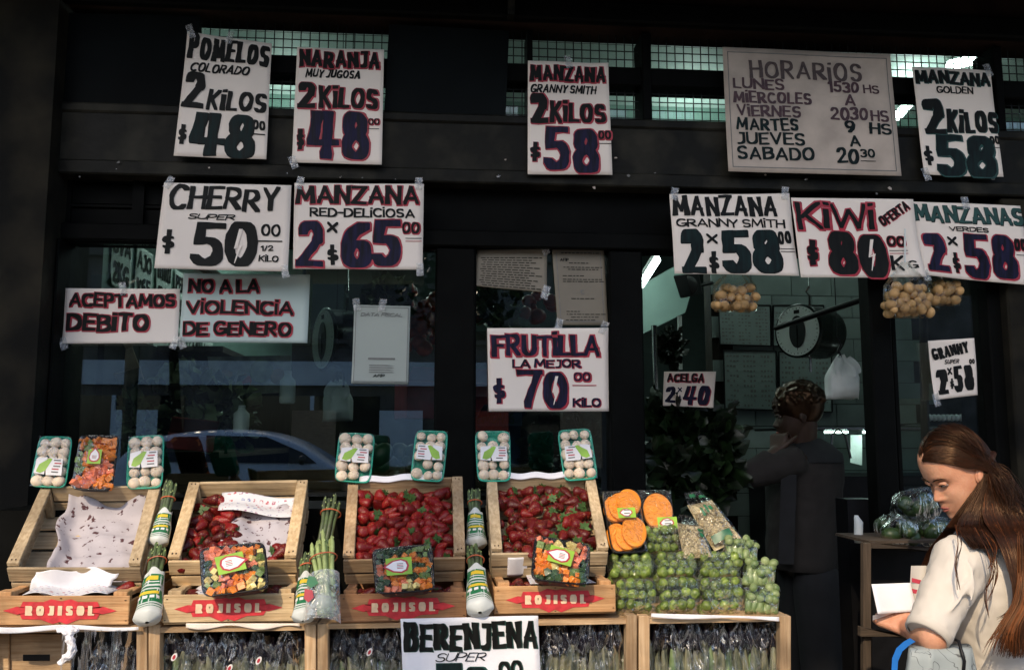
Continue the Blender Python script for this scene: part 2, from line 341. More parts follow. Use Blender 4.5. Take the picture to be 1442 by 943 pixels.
def sign(label, c, Y, lines, name='price_sign', cat='price sign', group=None, paper='paper', wave=.005, seed=0, bolt=None, border=None, tapes=True, Yb=None, polys=None, cw=None):
    """c: four photo corners (TL,TR,BR,BL) put on the plane y=Y; lines in photo pixels measured inside the sheet"""
    rnd = random.Random(seed + 5); Yb = Y if Yb is None else Yb
    TL, TR = P(*c[0], Y), P(*c[1], Y); BR, BL = P(*c[2], Yb), P(*c[3], Yb)
    if cw: TL, TR, BR, BL = [Vector(q) for q in cw]
    W = (math.dist(c[0], c[1]) + math.dist(c[3], c[2])) / 2; H = (math.dist(c[0], c[3]) + math.dist(c[1], c[2])) / 2
    nrm = (TR - TL).cross(BL - TL).normalized()
    if (nrm.y > 0 and not cw) or (cw and nrm.x < 0): nrm = -nrm
    ph = [rnd.uniform(0, 6.28) for _ in range(4)]; cu = [rnd.uniform(0, 1) ** 2 for _ in range(4)]
    def S(u, v, off=0):
        b = TL * (1 - u) * (1 - v) + TR * u * (1 - v) + BR * u * v + BL * (1 - u) * v
        wv = wave * (math.sin(u * 3.3 + ph[0]) * math.cos(v * 2.7 + ph[1]) + .35 * math.sin(v * 7 + u * 3 + ph[2]) + .25 * math.sin(u * 9 - v * 2 + ph[3])) + wave * 1.6
        k = max(0, u + v - 1.55) ** 2 * cu[0] + max(0, (1 - u) + v - 1.6) ** 2 * cu[1] + max(0, u + (1 - v) - 1.65) ** 2 * cu[2]
        return b + nrm * (wv + .06 * k + off)
    ctr = (TL + TR + BR + BL) / 4
    t = thing(name, label, cat, ctr, group)
    mb = MB().grid(lambda u, v: S(u, v), 20, 20); n = len(mb.v)
    mb2 = MB().grid(lambda u, v: S(u, v, -.0006), 20, 20)
    mb.add(mb2.v, [f[::-1] for f in mb2.f]); g = 21
    ring = [i for i in range(21)] + [j * g + 20 for j in range(1, 21)] + [20 * g + i for i in range(19, -1, -1)] + [j * g for j in range(19, 0, -1)]
    for a, b in zip(ring, ring[1:] + ring[:1]): mb.f.append((b, a, a + n, b + n))
    mb.mk('paper', M[paper], t, smooth=True)
    if border:
        bm, bx, bwid = border; pl = []
        for (x0, y0, x1, y1) in ((bx, bx, W - bx, bx + bwid), (bx, H - bx - bwid, W - bx, H - bx), (bx, bx, bx + bwid, H - bx), (W - bx - bwid, bx, W - bx, H - bx)):
            for i in range(10):
                a, b = i / 10, (i + 1) / 10
                if x1 - x0 > y1 - y0: q = [(x0 + (x1 - x0) * a, y0), (x0 + (x1 - x0) * b, y0), (x0 + (x1 - x0) * b, y1), (x0 + (x1 - x0) * a, y1)]
                else: q = [(x0, y0 + (y1 - y0) * a), (x1, y0 + (y1 - y0) * a), (x1, y0 + (y1 - y0) * b), (x0, y0 + (y1 - y0) * b)]
                pl.append((i, hull(q)))
        poly_layer('border_print', pl, S, W, H, .0005, M[bm], t)
    by = {}; ol = {}
    for ln in lines:
        txt, x0, y0, x1, y1, bw, bh, ink = ln[:8]; o = ln[8] if len(ln) > 8 else None; kw = dict(ln[9]) if len(ln) > 9 else {}
        rot = kw.pop('rot', 0); g_ = kw.pop('grow', 1.35)
        if txt not in ('_',): kw.setdefault('rnd', rnd); kw.setdefault('jit', .045)
        def tr(pl):
            if not rot: return pl
            cx, cy = (x0 + x1) / 2, (y0 + y1) / 2; a = R(rot); ca, sa = math.cos(a), math.sin(a)
            return [(ci, [(cx + (x - cx) * ca - (y - cy) * sa, cy + (x - cx) * sa + (y - cy) * ca) for x, y in p]) for ci, p in pl]
        st = rnd.getstate(); by.setdefault(ink, []).extend(tr(text_polys(txt, x0, y0, x1, y1, bw, bh, **kw)))
        if o:
            rnd.setstate(st); ol.setdefault(o, []).extend([(c, [(x + .8, y + .5) for x, y in p]) for c, p in tr(text_polys(txt, x0, y0, x1, y1, bw, bh, grow=g_, **kw))])
    for o, pl in ol.items(): poly_layer('lettering_outline', pl, S, W, H, .0009, M[o], t)
    for k, pl in by.items(): poly_layer('lettering', pl, S, W, H, .0018, M[k], t)
    for (pl, ink) in (polys or []): poly_layer('print', [(i, hull(q)) for i, q in enumerate(pl)], S, W, H, .0012, M[ink], t)
    if bolt:
        bx, by_, bs = bolt; mb = MB()
        for q in ([(0, -1), (.28, -1), (-.02, -.02), (-.3, .1)], [(-.3, .1), (.3, -.1), (.3, .02), (-.3, .16)], [(.3, -.06), (.02, .12), (-.22, 1), (-.16, 1)]):
            mb.add([S((bx + a * bs * .75) / W, (by_ + b * bs) / H, .0028 + .00005 * len(mb.v)) for a, b in hull(q)], [(3, 2, 1, 0)])
        mb.mk('lightning_mark', M[paper], t)
    if tapes:
        for (u, v) in ((.04, 0), (.96, 0), (.5, 0), (.02, 1), (.98, 1)):
            if rnd.random() < .3:
                a = rnd.uniform(-.5, .5); ca, sa = math.cos(a), math.sin(a); mb = MB()
                q = [S((u * W + (dx * ca - dy * sa)) / W, (v * H + dx * sa + dy * ca) / H, .0034) for dx, dy in ((-5, -9), (5, -9), (5, 9), (-5, 9))]
                mb.add(q, [(3, 2, 1, 0)]); mb.mk('tape', M['tape'], t)
    return t
K, RD, NV, GN = 'ink', 'inkred', 'inknavy', 'inkgreen'
YL = -.122     # papers on the lintel
SG = 'hand lettered price signs'
# ------------------------------------------------------------------ street and shopfront
def zf(py, Y): return P(620, py, Y).z
def xf(px, Y, py=500): return P(px, py, Y).x
M['pave'] = mat('pavement', (.30, .28, .25), .85, .3, 5, bump=.3)
M['asphalt'] = mat('asphalt', (.05, .05, .05), .9, .3, 30, bump=.5)
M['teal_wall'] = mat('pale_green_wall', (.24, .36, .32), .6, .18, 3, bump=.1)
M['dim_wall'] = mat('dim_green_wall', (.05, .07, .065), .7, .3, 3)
M['tile'] = mat('greenish_wall_tile', (.15, .19, .175), .35, .2, 6, bump=.05, indiv=.06, spec=.3)
M['darkfloor'] = mat('dark_floor', (.05, .05, .045), .5, .4, 6)
M['facade2'] = mat('opposite_render', (.13, .12, .115), .9, .5, 1.5, bump=.2)
M['fascia'] = mat('pale_blue_fascia', (.72, .84, .95), .6, .1, 2)
M['chrome'] = mat('steel', (.5, .5, .5), .22, .1, 10, metal=1)
M['tube'] = emit_mat('fluorescent_tube', (.78, 1.0, .92), 14)
M['black_plastic'] = mat('black_plastic', (.006, .006, .007), .4, .3, 30, spec=.25)
M['white_plastic'] = mat('white_plastic', (.7, .74, .72), .4, .1, 10)
def struct(name, a, b, m): return tag(box(name, a, b, m), kind='structure')
struct('ground', (-150, -150, -.6), (150, 40, -.104), M['asphalt'])
struct('pavement', (-30, -4.2, -.3), (30, .3, 0), M['pave'])
struct('far_pavement', (-30, -16, -.3), (30, -12.2, 0), M['pave'])
for nm, y0 in (('kerb', -4.36), ('far_kerb', -12.2)): struct(nm, (-30, y0, -.3), (30, y0 + .155, .004), M['facade2'])

SF = thing('shopfront', 'dark greengrocer shopfront with black columns and grimy lintel', 'shopfront', (0, 0, 0))
Xa, Xb = -4.5, 5.0
z_top, z_m1, z_m0, z_l1, z_l0, z_w = zf(40, -.04), zf(92, -.04), zf(118, -.04), zf(165, -.1), zf(252, -.1), zf(348, -.02)
box('upper_wall', (Xa, -.12, z_top), (Xb, .02, 6.0), M['soffit'], SF)
box('top_rail', (Xa, -.16, z_top - .01), (Xb, -.121, z_top + .06), M['black_paint'], SF, bevel=.006)
box('canopy', (Xa, -.85, zf(-30, -.1)), (Xb, -.125, zf(-30, -.1) + .12), M['soffit'], SF)
box('transom_bar', (Xa, -.08, z_m0), (Xb, .02, z_m1), M['black_paint'], SF, bevel=.004)
# lintel: a body with a projecting ledge on top and a lip
box('lintel', (Xa, -.10, z_l0), (Xb, .2, z_l1 - .02), M['grime'], SF)
box('lintel_ledge', (Xa, -.109, z_l1 - .02), (Xb, .18, z_l1 + .012), M['grime'], SF, bevel=.006)
box('lintel_lip', (Xa, -.106, z_l0 - .012), (Xb, .16, z_l0 + .035), M['grime'], SF, bevel=.005)
# shutter housing behind the second row of signs, with slits at the left
yS0, yS1 = -.03, .06
xa_, xb_ = xf(100, yS0, 285), xf(236, yS0, 285)
hz = [zf(p, yS0) for p in (252, 267, 270.5, 296, 298, 301.5, 303.5, 349)]
box('shutter_housing', (Xa, yS0, z_w), (xa_, yS1, z_l0 + .01), M['black_paint'], SF)
box('shutter_housing', (xb_, yS0, z_w), (Xb, yS1, z_l0 + .01), M['black_paint'], SF)
for a, b in ((0, 1), (2, 3), (4, 5), (6, 7)):
    box('shutter_slat', (xa_, yS0 + .004 * (a % 4), hz[b]), (xb_, yS1, hz[a]), M['black_paint'], SF)
xm = xf(196, yS0, 285); box('shutter_post', (xm - .018, yS0 - .012, z_w), (xm + .018, yS0 - .001, z_l0), M['black_paint'], SF)
box('window_head', (Xa, -.06, z_w - .004), (Xb, -.031, z_w + .05), M['black_paint'], SF, bevel=.004)
def col(px0, px1, Y, m, ztop, zbot=0, name='column', dep=.2, tilt=0):
    x0, x1 = xf(px0, Y), xf(px1, Y)
    return box(name, (x0, Y, zbot), (x1, Y + dep, ztop), m, SF, bevel=.006)
ZT = z_w - .006
col(612, 669, -.05, M['black_paint'], ZT); col(860, 907, -.05, M['black_paint'], ZT)
col(1228, 1258, -.05, M['black_paint'], ZT, name='door_jamb', dep=.08); col(1396, 1424, -.05, M['black_paint'], ZT)
col(1424, 1560, -.09, M['plaster_dark'], z_l0 - .014, name='pillar')
box('pillar', (Xa, -.17, 0), (xf(52, -.17), .3, 2.98), M['plaster_dark'], SF)
box('pillar', (xf(52, -.17) + .001, -.09, 0), (xf(86, -.025), .05, ZT), M['black_paint'], SF, bevel=.006)
for px in (905, 1402): 
    x0 = xf(px, -.1, 100); box('transom_post', (x0, -.095, z_l1 + .013), (x0 + .032, .03, z_top - .011), M['black_paint'], SF, bevel=.004)
for px in (742,): 
    x0 = xf(px, -.06, 100); box('transom_post', (x0, -.075, z_l1 + .013), (x0 + .018, .03, z_top - .011), M['black_paint'], SF)
def quadbox(name, c, Y, th, m, parent):
    a = [P(x, y, Y) for x, y in c]
    return MB().hexa([a[3], a[2], a[2] + Vector((0, th, 0)), a[3] + Vector((0, th, 0)), a[0], a[1], a[1] + Vector((0, th, 0)), a[0] + Vector((0, th, 0))]).mk(name, m, parent)
quadbox('infill_board', [(50, 18), (281, 22), (281, 158), (50, 152)], -.098, .02, M['board'], SF)
quadbox('infill_board', [(548, 34), (717, 44), (712, 166), (541, 156)], -.1, .015, M['board'], SF)
# wire mesh in front of the transom lights
mb = MB(); y_ = -.035
x = xf(281, y_, 100)
while x < 3.4:
    mb.box((x - .0017, y_ - .0011, z_l1), (x + .0017, y_ + .0011, z_top)); x += .0295 + .001 * math.sin(x * 40)
z = z_l1 + .01
while z < z_top: mb.box((xf(281, y_, 100), y_ - .0032, z - .0016), (3.4, y_ - .0012, z + .0016)); z += .0295
mb.mk('wire_mesh', M['wire'], SF, kind='stuff')
box('transom_glass', (xf(281, 0, 100), .032, z_l1), (3.4, .036, z_top), M['glass2'], SF)
box('awning_bracket', (xf(713, -.12, 10), -.2, z_top - .02), (xf(722, -.12, 10), -.161, z_top + .3), M['grime'], SF)
# window frames and panes
def window(px0, px1, zb, fw=.022):
    x0, x1 = xf(px0, -.0), xf(px1, -.0)
    w_ = MB(); f = box('window_frame', (x0, -.02, zb), (x0 + fw, .03, ZT), M['black_paint'], SF)
    box('window_frame', (x1 - fw, -.02, zb), (x1, .03, ZT), M['black_paint'], SF)
    box('window_frame', (x0 + fw, -.021, zb), (x1 - fw, .028, zb + .03), M['black_paint'], SF)
    box('window_pane', (x0 + fw * .5, .0, zb + .01), (x1 - fw * .5, .005, ZT), M['glass'], SF)
ZS = 1.235; window(80, 618, ZS, .014); window(664, 866, ZS, .014); window(1254, 1400, .5, .012)
box('stall_riser', (xf(88, 0) - .02, -.02, 0), (xf(612, 0), .04, ZS - .001), M['black_paint'], SF)
box('stall_riser', (xf(669, 0), -.02, 0), (xf(860, 0), .04, ZS - .001), M['black_paint'], SF)
box('stall_riser', (xf(1258, 0), -.02, 0), (xf(1396, 0), .04, .499), M['black_paint'], SF)
# peeling tape and paper scraps left on the lintel
rs = random.Random(12)
for i in range(24):
    px, py = rs.uniform(90, 1400), rs.choice((rs.uniform(172, 250), rs.uniform(236, 262)))
    py += (px - 620) * .02; c = P(px, py, -.111); s = rs.uniform(.002, .007); a = rs.uniform(0, 3.14)
    pts = []
    for k in range(5):
        th = a + k * 1.256; rr = s * rs.uniform(.4, 1.2); pts.append(c + Vector((rr * math.cos(th) * 1.3, -rs.uniform(0, .003), rr * math.sin(th))))
    MB().add(pts, [(0, 1, 2, 3, 4)]).mk('tape_scrap', rs.choice((M['paper_old'], M['tape'], M['grey_print'])), SF)

# ------------------------------------------------------------------ inside of the shop
struct('shop_floor', (-1.6, .301, .0), (3.6, 5.2, .06), M['darkfloor'])
XL = -1.20
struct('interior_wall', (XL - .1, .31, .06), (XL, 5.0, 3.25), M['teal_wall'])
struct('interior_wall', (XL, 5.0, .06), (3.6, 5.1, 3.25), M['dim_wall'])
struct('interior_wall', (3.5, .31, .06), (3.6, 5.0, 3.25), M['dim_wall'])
M['ceil'] = mat('pale_green_ceiling', (.42, .49, .465), .6, .1, 3)
struct('shop_ceiling', (XL - .1, .021, 3.25), (3.6, 5.1, 3.35), M['ceil'])
box('ceiling_beam', (XL, 1.6, 3.0), (3.4, 1.75, 3.249), M['teal_wall'])['kind'] = 'structure'
box('wall_cornice', (XL + .0005, .35, 2.32), (XL + .05, 4.9, 2.35), M['plaster_dark'])['kind'] = 'structure'
# tiled partition seen through the doorway
YP = 1.75
xp0, xp1 = xf(1003, YP), xf(1440, YP)
pw = struct('partition_wall', (xp0, YP, .06), (3.4, YP + .12, 2.62), M['plaster_dark'])
tw, th_ = .225, .118; me_t = MB().box((-tw / 2 + .002, 0, -th_ / 2 + .002), (tw / 2 - .002, .008, th_ / 2 - .002)).mesh('wall_tile', M['tile'], smooth=False)
row = 0; z = .9
while z < 2.6:
    x = xp0 + tw / 2 - (tw / 2 if row % 2 else 0)
    while x < 2.6:
        if x - tw / 2 >= xp0 - .001: inst('tile', me_t, pw, (x, YP - .0085 + rs.uniform(-.0006, .0006), z))
        x += tw
    z += th_; row += 1
# sloping plaster panel and pipes by the doorway's left
MB().hexa([P(905, 470, 2.6), P(965, 440, 2.6), P(965, 440, 2.9), P(905, 470, 2.9), P(905, 400, 2.6), P(990, 352, 2.6), P(990, 352, 2.9), P(905, 400, 2.9)]).mk('sloping_panel', M['teal_wall'])['kind'] = 'structure'
def pole(name, a, b, r, m, label, cat): 
    o = MB().tube([a, b], r, 10).mk(name, m, smooth=False); return tag(o, label, cat)
pole('steel_pole', P(921, 458, 1.2), P(928, 700, 1.2), .013, M['chrome'], 'pale upright metal pole left of the hanging green leaves in the doorway', 'pole')
pole('wall_pipe', P(957, 445, 1.7), P(958, 520, 1.7), .012, M['white_plastic'], 'thin white pipe on the wall beneath the loudspeaker', 'pipe')
pole('door_bar', P(1092, 462, .55), P(1232, 416, .12), .011, M['black_plastic'], 'long black bar slanting across the hanging scale', 'bar')
pole('wooden_post', P(1300, 400, .35), P(1303, 620, .35), .016, M['woodd_z'], 'narrow beige post behind the glass beside the GRANNY card', 'post')
pole('magenta_strip', P(1388, 470, .3), P(1393, 545, .3), .011, mat('magenta_plastic', (.25, .01, .08), .5), 'dim magenta strip hanging right of the GRANNY card', 'strip')
def lamp(a, b, label, energy, r=.018, housing=True):
    a, b = Vector(a), Vector(b); d = (b - a); L = d.length; t = thing('fluorescent_lamp', label, 'ceiling lamp', (a + b) / 2, 'fluorescent tubes inside the shop')
    MB().tube([a, b], r, 10).mk('tube', M['tube'], t)
    up = Vector((0, 0, 1)); s = d.normalized().cross(up) * .014
    MB().hexa([a - s + up * .025, b - s + up * .025, b + s + up * .025, a + s + up * .025, a - s + up * .06, b - s + up * .06, b + s + up * .06, a + s + up * .06]).mk('housing', M['white_plastic'], t)
    ld = bpy.data.lights.new('tube_light', 'AREA'); ld.shape = 'RECTANGLE'; ld.size = L; ld.size_y = .05; ld.energy = energy; ld.color = (.86, 1.0, .94)
    lo = bpy.data.objects.new('tube_light', ld); link(lo, t); lo.location = (0, 0, .10 if energy > .9 else .07)
    q = d.normalized(); z_ = Vector((0, 0, 1)); y2 = q.cross(z_).normalized(); lo.rotation_euler = Matrix((q, y2, q.cross(y2))).transposed().to_euler()
    l2 = bpy.data.lights.new('tube_light', 'AREA'); l2.shape = 'RECTANGLE'; l2.size = L; l2.size_y = .05; l2.energy = energy * (1.6 if a.x < 0 else .3); l2.color = (.86, 1.0, .94)
    q2 = bpy.data.objects.new('tube_light', l2); link(q2, t); q2.location = (0, 0, -.03); y3 = z_.cross(q).normalized(); q2.rotation_euler = Matrix((q, y3, q.cross(y3))).transposed().to_euler()
    return t
lamp(P(1264, 165, 1.35), P(1293, 133, .95), 'bright tube seen through the mesh left of the MANZANA GOLDEN poster', .8)
lamp(P(1335, 94, .75), P(1399, 80, .75), 'bright tube seen through the mesh above the MANZANA GOLDEN poster', .8)
lamp(P(903, 402, 2.5), P(926, 366, 2.0), 'tube lamp glimpsed at the top left corner of the doorway', .5)
lamp((-.75, 1.2, 2.95), (-.75, 2.4, 2.95), 'tube lamp on the ceiling over the left part of the shop', 2.0)
lamp((.55, 2.2, 2.95), (.55, 3.4, 2.95), 'tube lamp on the ceiling behind the doorway', 2.0)
lamp((1.3, 1.2, 2.95), (1.3, 1.62, 2.95), 'short tube lamp above the tiled partition in the doorway', 1.0)
def basic_card(label, corners, lines, W, H, **k):
    return sign(label, [(0, 0), (W, 0), (W, H), (0, H)], 0, lines, cw=corners, tapes=False, wave=.002, **k)
wy = .42; words = [('UVA', '2KG'), ('AJO', 'x65'), ('CEBOLLA', '35'), ('PERA', 'x 48'), ('LiMON', '2 x30'), ('TOMATE', '$40')]
for i, (a, b) in enumerate(words):
    for r_ in range(2):
        z1 = 2.27 - r_ * .27 - rs.uniform(0, .03); dy = .21; y0 = .40 + i * .26
        basic_card('small white price card on the left inner wall, %s row, %s from the window' % (('upper', 'lower')[r_], ('first', 'second', 'third', 'fourth', 'fifth', 'sixth')[i]),
            [(XL + .004, y0, z1), (XL + .004, y0 + dy, z1), (XL + .004, y0 + dy, z1 - .22), (XL + .004, y0, z1 - .22)],
            [((a, b)[r_], 6, 10, 94, 42, .22, .18, K), ((b, a)[r_], 10, 56, 90, 92, .22, .18, K)], 100, 100, name='wall_price_card', cat='price card', group='price cards on the inner wall', paper='paper_g', seed=30 + i)
M['chart'] = mat('chart_sheet', (.22, .28, .26), .6, .1, 6)
# charts on the tiled wall
def chart(label, c, Y, seed):
    r = random.Random(seed); t = thing('wall_chart', label, 'wall chart', P(*c[0], Y), 'product charts on the tiled wall')
    quadbox('sheet', c, Y, .004, M['chart'], t); W, H = c[1][0] - c[0][0], c[2][1] - c[0][1]; mb = MB()
    def rect(x0, y0, x1, y1):
        mb.add([P(c[0][0] + x * W + y * (c[3][0] - c[0][0]), c[0][1] + y * H + x * (c[1][1] - c[0][1]), Y - .002) for x, y in ((x0, y0), (x1, y0), (x1, y1), (x0, y1))], [(3, 2, 1, 0)])
    for (bx0, bx1) in ((.05, .30), (.37, .62), (.70, .95)):
        for gy in range(11):
            for gx in range(4):
                if r.random() < .8:
                    x = bx0 + (bx1 - bx0) * gx / 4; y = .08 + gy * .082; rect(x, y, x + (bx1 - bx0) * r.uniform(.1, .2), y + r.uniform(.02, .045))
    mb.mk('print', M['grey_print'], t)
    fr = MB(); 
    for a, b in ((0, 1), (1, 2), (2, 3), (3, 0)): fr.tube([P(*c[a], Y - .003), P(*c[b], Y - .003)], .004, 4)
    fr.mk('frame', M['black_plastic'], t)
chart('dim product chart on the tiled wall, upper left of four', [(1012, 428), (1085, 430), (1086, 487), (1014, 485)], YP - .02, 1)
chart('dim product chart on the tiled wall behind the hanging scale', [(1089, 430), (1160, 430), (1160, 488), (1089, 487)], YP - .02, 2)
chart('dim product chart on the tiled wall left of the man\'s head', [(1019, 493), (1093, 494), (1094, 577), (1021, 575)], YP - .02, 3)
chart('dim product chart on the tiled wall above the man\'s head', [(1097, 495), (1171, 496), (1172, 580), (1098, 578)], YP - .02, 4)
# hanging dial scales
M['dial'] = mat('dial_face', (.80, .86, .83), .4, .08, 10); M['scale_body'] = mat('scale_body', (.02, .03, .028), .25, .2, 8, metal=.3)
def scale(px, py, Y, rad, yawdeg, label):
    c = P(px, py, Y); t = thing('hanging_scale', label, 'weighing scale', c); a = R(yawdeg)
    f = Vector((-math.sin(a), -math.cos(a), 0)); s = f.cross(Vector((0, 0, 1))); up = Vector((0, 0, 1))
    def ring(r, o): return [c + f * o + s * (r * math.cos(2 * math.pi * k / 40)) + up * (r * math.sin(2 * math.pi * k / 40)) for k in range(40)]
    MB().loft([ring(rad * .9, -.19), ring(rad * .97, -.18), ring(rad, -.14), ring(rad, 0), ring(rad * 1.04, .003), ring(rad * 1.04, .012), ring(rad * .96, .014)]).mk('housing', M['scale_body'], t, smooth=True)
    MB().loft([ring(rad * .95, .0145), ring(rad * .95, .0165)]).mk('dial', M['dial'], t)
    MB().loft([[c + f * .018 + s * (rad * .36 * math.cos(q)) + up * (rad * (.62 * math.sin(q) - .04)) for q in [2 * math.pi * k / 24 for k in range(24)]], [c + f * .019 + s * (rad * .35 * math.cos(q)) + up * (rad * (.61 * math.sin(q) - .04)) for q in [2 * math.pi * k / 24 for k in range(24)]]]).mk('dial_window', M['black_plastic'], t)
    mb = MB()
    for k in range(36):
        q = math.pi * 2 * k / 36; d = s * math.cos(q) + up * math.sin(q); n = d.cross(f)
        l = .08 if k % 3 == 0 else .04; A = c + f * .0175 + d * rad * (.90 - l); B = c + f * .0175 + d * rad * .90; w2 = n * rad * .012
        mb.add([A - w2, A + w2, B + w2, B - w2], [(0, 1, 2, 3)])
    mb.add([c + f * .0175 + s * x + up * y for x, y in ((-.014, rad * .66), (.014, rad * .66), (.014, rad * .8), (-.014, rad * .8))], [(0, 1, 2, 3)])
    mb.mk('dial_marks', M['ink'], t)
    MB().tube([c + f * .02 + up * rad * .2, c + f * .02 - up * rad * .75], [.002, .001], 5).mk('needle', M['ink'], t)
    MB().tube([c + up * rad - f * .08, c + up * (rad + .05) - f * .08, c + up * (rad + .07) - f * .08 + s * .015, c + up * (rad + .09) - f * .08], .005, 6).mk('hook', M['chrome'], t)
    MB().tube([c + up * (rad + .08) - f * .08, Vector((c.x, c.y, 3.2)) - f * .08], .0025, 5).mk('chain', M['chrome'], t)
    MB().tube([c - up * rad - f * .07, c - up * (rad + .06) - f * .07], .006, 6).mk('pan_rod', M['chrome'], t)
scale(1126, 466, .75, .112, 58, 'hanging dial scale behind the slanting bar in the doorway')
scale(460, 478, .45, .115, 62, 'hanging dial scale seen edge on behind the left window')
# carrier bags
M['carrier'] = mat('thin_white_plastic_bag', (.85, .90, .88), .4, .08, 20, bump=.4, bscale=14)
def carrier(px0, py0, px1, py1, Y, label, hookz=None):
    c = P((px0 + px1) / 2, (py0 + py1) / 2, Y); w2 = (P(px1, py1, Y).x - P(px0, py1, Y).x) / 2; h = P(px0, py0, Y).z - P(px0, py1, Y).z
    t = thing('carrier_bag', label, 'carrier bag', c); r = random.Random(int(px0)); rings = []
    for j in range(15):
        v = j / 14; z = c.z - h / 2 + v * h; wv = w2 * (1 if v < .5 else 1 - (v - .5) ** 1.3 * 2.0); d = .045 * (1 if v < .55 else max(.2, 1 - (v - .55) * 2)) * (.4 + min(1, v * 5) * .6)
        rings.append([Vector((c.x + wv * math.copysign(abs(math.cos(q)) ** .5, math.cos(q)) * (1 + .03 * math.sin(5 * q + v * 4)), c.y + d * math.sin(q) + .006 * math.sin(q * 9 + v * 3) * v, z + .004 * math.sin(q * 4))) for q in [2 * math.pi * k / 48 for k in range(48)]])
    MB().loft(rings).mk('bag', M['carrier'], t, smooth=True)
    for s in (-1, 1):
        mb = MB(); A = Vector((c.x + s * w2 * .2, c.y - .02, c.z + h * .42)); B = Vector((c.x + s * w2 * .75, c.y - .05, c.z + h * .22)); C_ = Vector((c.x + s * w2 * .55, c.y - .055, c.z + h * .02))
        mb.grid(lambda u, v: A.lerp(B, v).lerp(B.lerp(C_, v), v) + Vector((s * (u - .5) * .03, -.004 * math.sin(u * 6), (u - .5) * .018)), 4, 8).mk('handle', M['carrier'], t, smooth=True)
    MB().tube([Vector((c.x, c.y, c.z + h * .45)), Vector((c.x - .01, c.y, c.z + h * .6)), Vector((c.x, c.y, c.z + h * .75)), Vector((c.x - .012, c.y, c.z + h * .95)), Vector((c.x - .012, c.y, 3.2))], [.006, .006, .004, .002, .0015], 6).mk('hanging_hook', M['black_plastic'], t)
carrier(1163, 500, 1208, 561, .42, 'white knotted carrier bag hanging in the doorway right of the scale')
carrier(455, 535, 497, 592, .55, 'pale carrier bag hanging under the scale behind the left window')
# loudspeaker
sp = thing('loudspeaker', 'black loudspeaker on a bracket at the top left of the doorway', 'loudspeaker', P(968, 402, 1.6))
MB().hexa([P(958, 420, 1.45), P(990, 414, 1.6), P(990, 414, 1.8), P(958, 420, 1.7), P(948, 388, 1.45), P(984, 384, 1.6), P(984, 384, 1.8), P(948, 388, 1.7)]).mk('cabinet', M['black_plastic'], sp, bevel=.006)
MB().tube([P(985, 402, 1.7), P(1003, 398, 1.745)], .01, 8).mk('bracket', M['black_plastic'], sp)
MB().ball(P(970, 402, 1.53), (.05, .012, .05), 16, 8).mk('cone', M['wire'], sp, smooth=True)
# refrigerated counter
ct = thing('deli_counter', 'glass fronted refrigerated counter behind the man', 'counter', P(1230, 700, 1.3))
box('base', (xf(1095, 1.15), 1.15, .06), (2.55, 1.6, zf(672, 1.15)), M['black_plastic'], ct)
box('glass_front', (xf(1100, 1.12), 1.13, zf(672, 1.13)), (2.55, 1.136, zf(604, 1.13)), M['glass2'], ct)
box('top_rail', (xf(1100, 1.12), 1.11, zf(604, 1.12)), (2.55, 1.15, zf(601, 1.12)), M['chrome'], ct)
box('top_shelf', (xf(1100, 1.12), 1.155, zf(605, 1.12)), (2.55, 1.5, zf(602, 1.12)), M['black_plastic'], ct)
for i, (a, b) in enumerate(((1164, 1192), (1218, 1243), (1370, 1388))): box('glowing_reflection', (xf(a, 1.14), 1.16, zf(609, 1.15)), (xf(b, 1.14), 1.20, zf(606, 1.15)), M['tube'], ct)  # lamp reflections on the counter, put in as glowing strips
for (a, b, y0, y1) in ((1198, 1214, 612, 655), (1150, 1164, 628, 668)): quadbox('price_card', [(a, y0), (b, y0), (b, y1), (a, y1 - 4)], 1.25, .006, M['dial'], ct)
MB().tube([P(1170, 640, 1.1), P(1172, 612, 1.1), P(1180, 603, 1.1), P(1190, 612, 1.1), P(1198, 645, 1.1)], .006, 8).mk('bent_rail', M['chrome'], ct)
me_egg = MB().ball((0, 0, 0), (.013, .013, .016), 10, 7).mesh('cup', M['white_plastic'])
for i in range(11): tag(inst('white_tub', me_egg, None, P(1303 + i * 6.3, 588, .9)), 'small white tub in the row on the shelf beneath the GRANNY card', 'tub', 'white tubs on a shelf')
tag(box('shelf', (xf(1290, .88), .88, zf(598, .9)), (xf(1392, .88), 1.05, zf(594, .9)), M['black_plastic']), 'thin dark shelf carrying a row of white tubs', 'shelf')
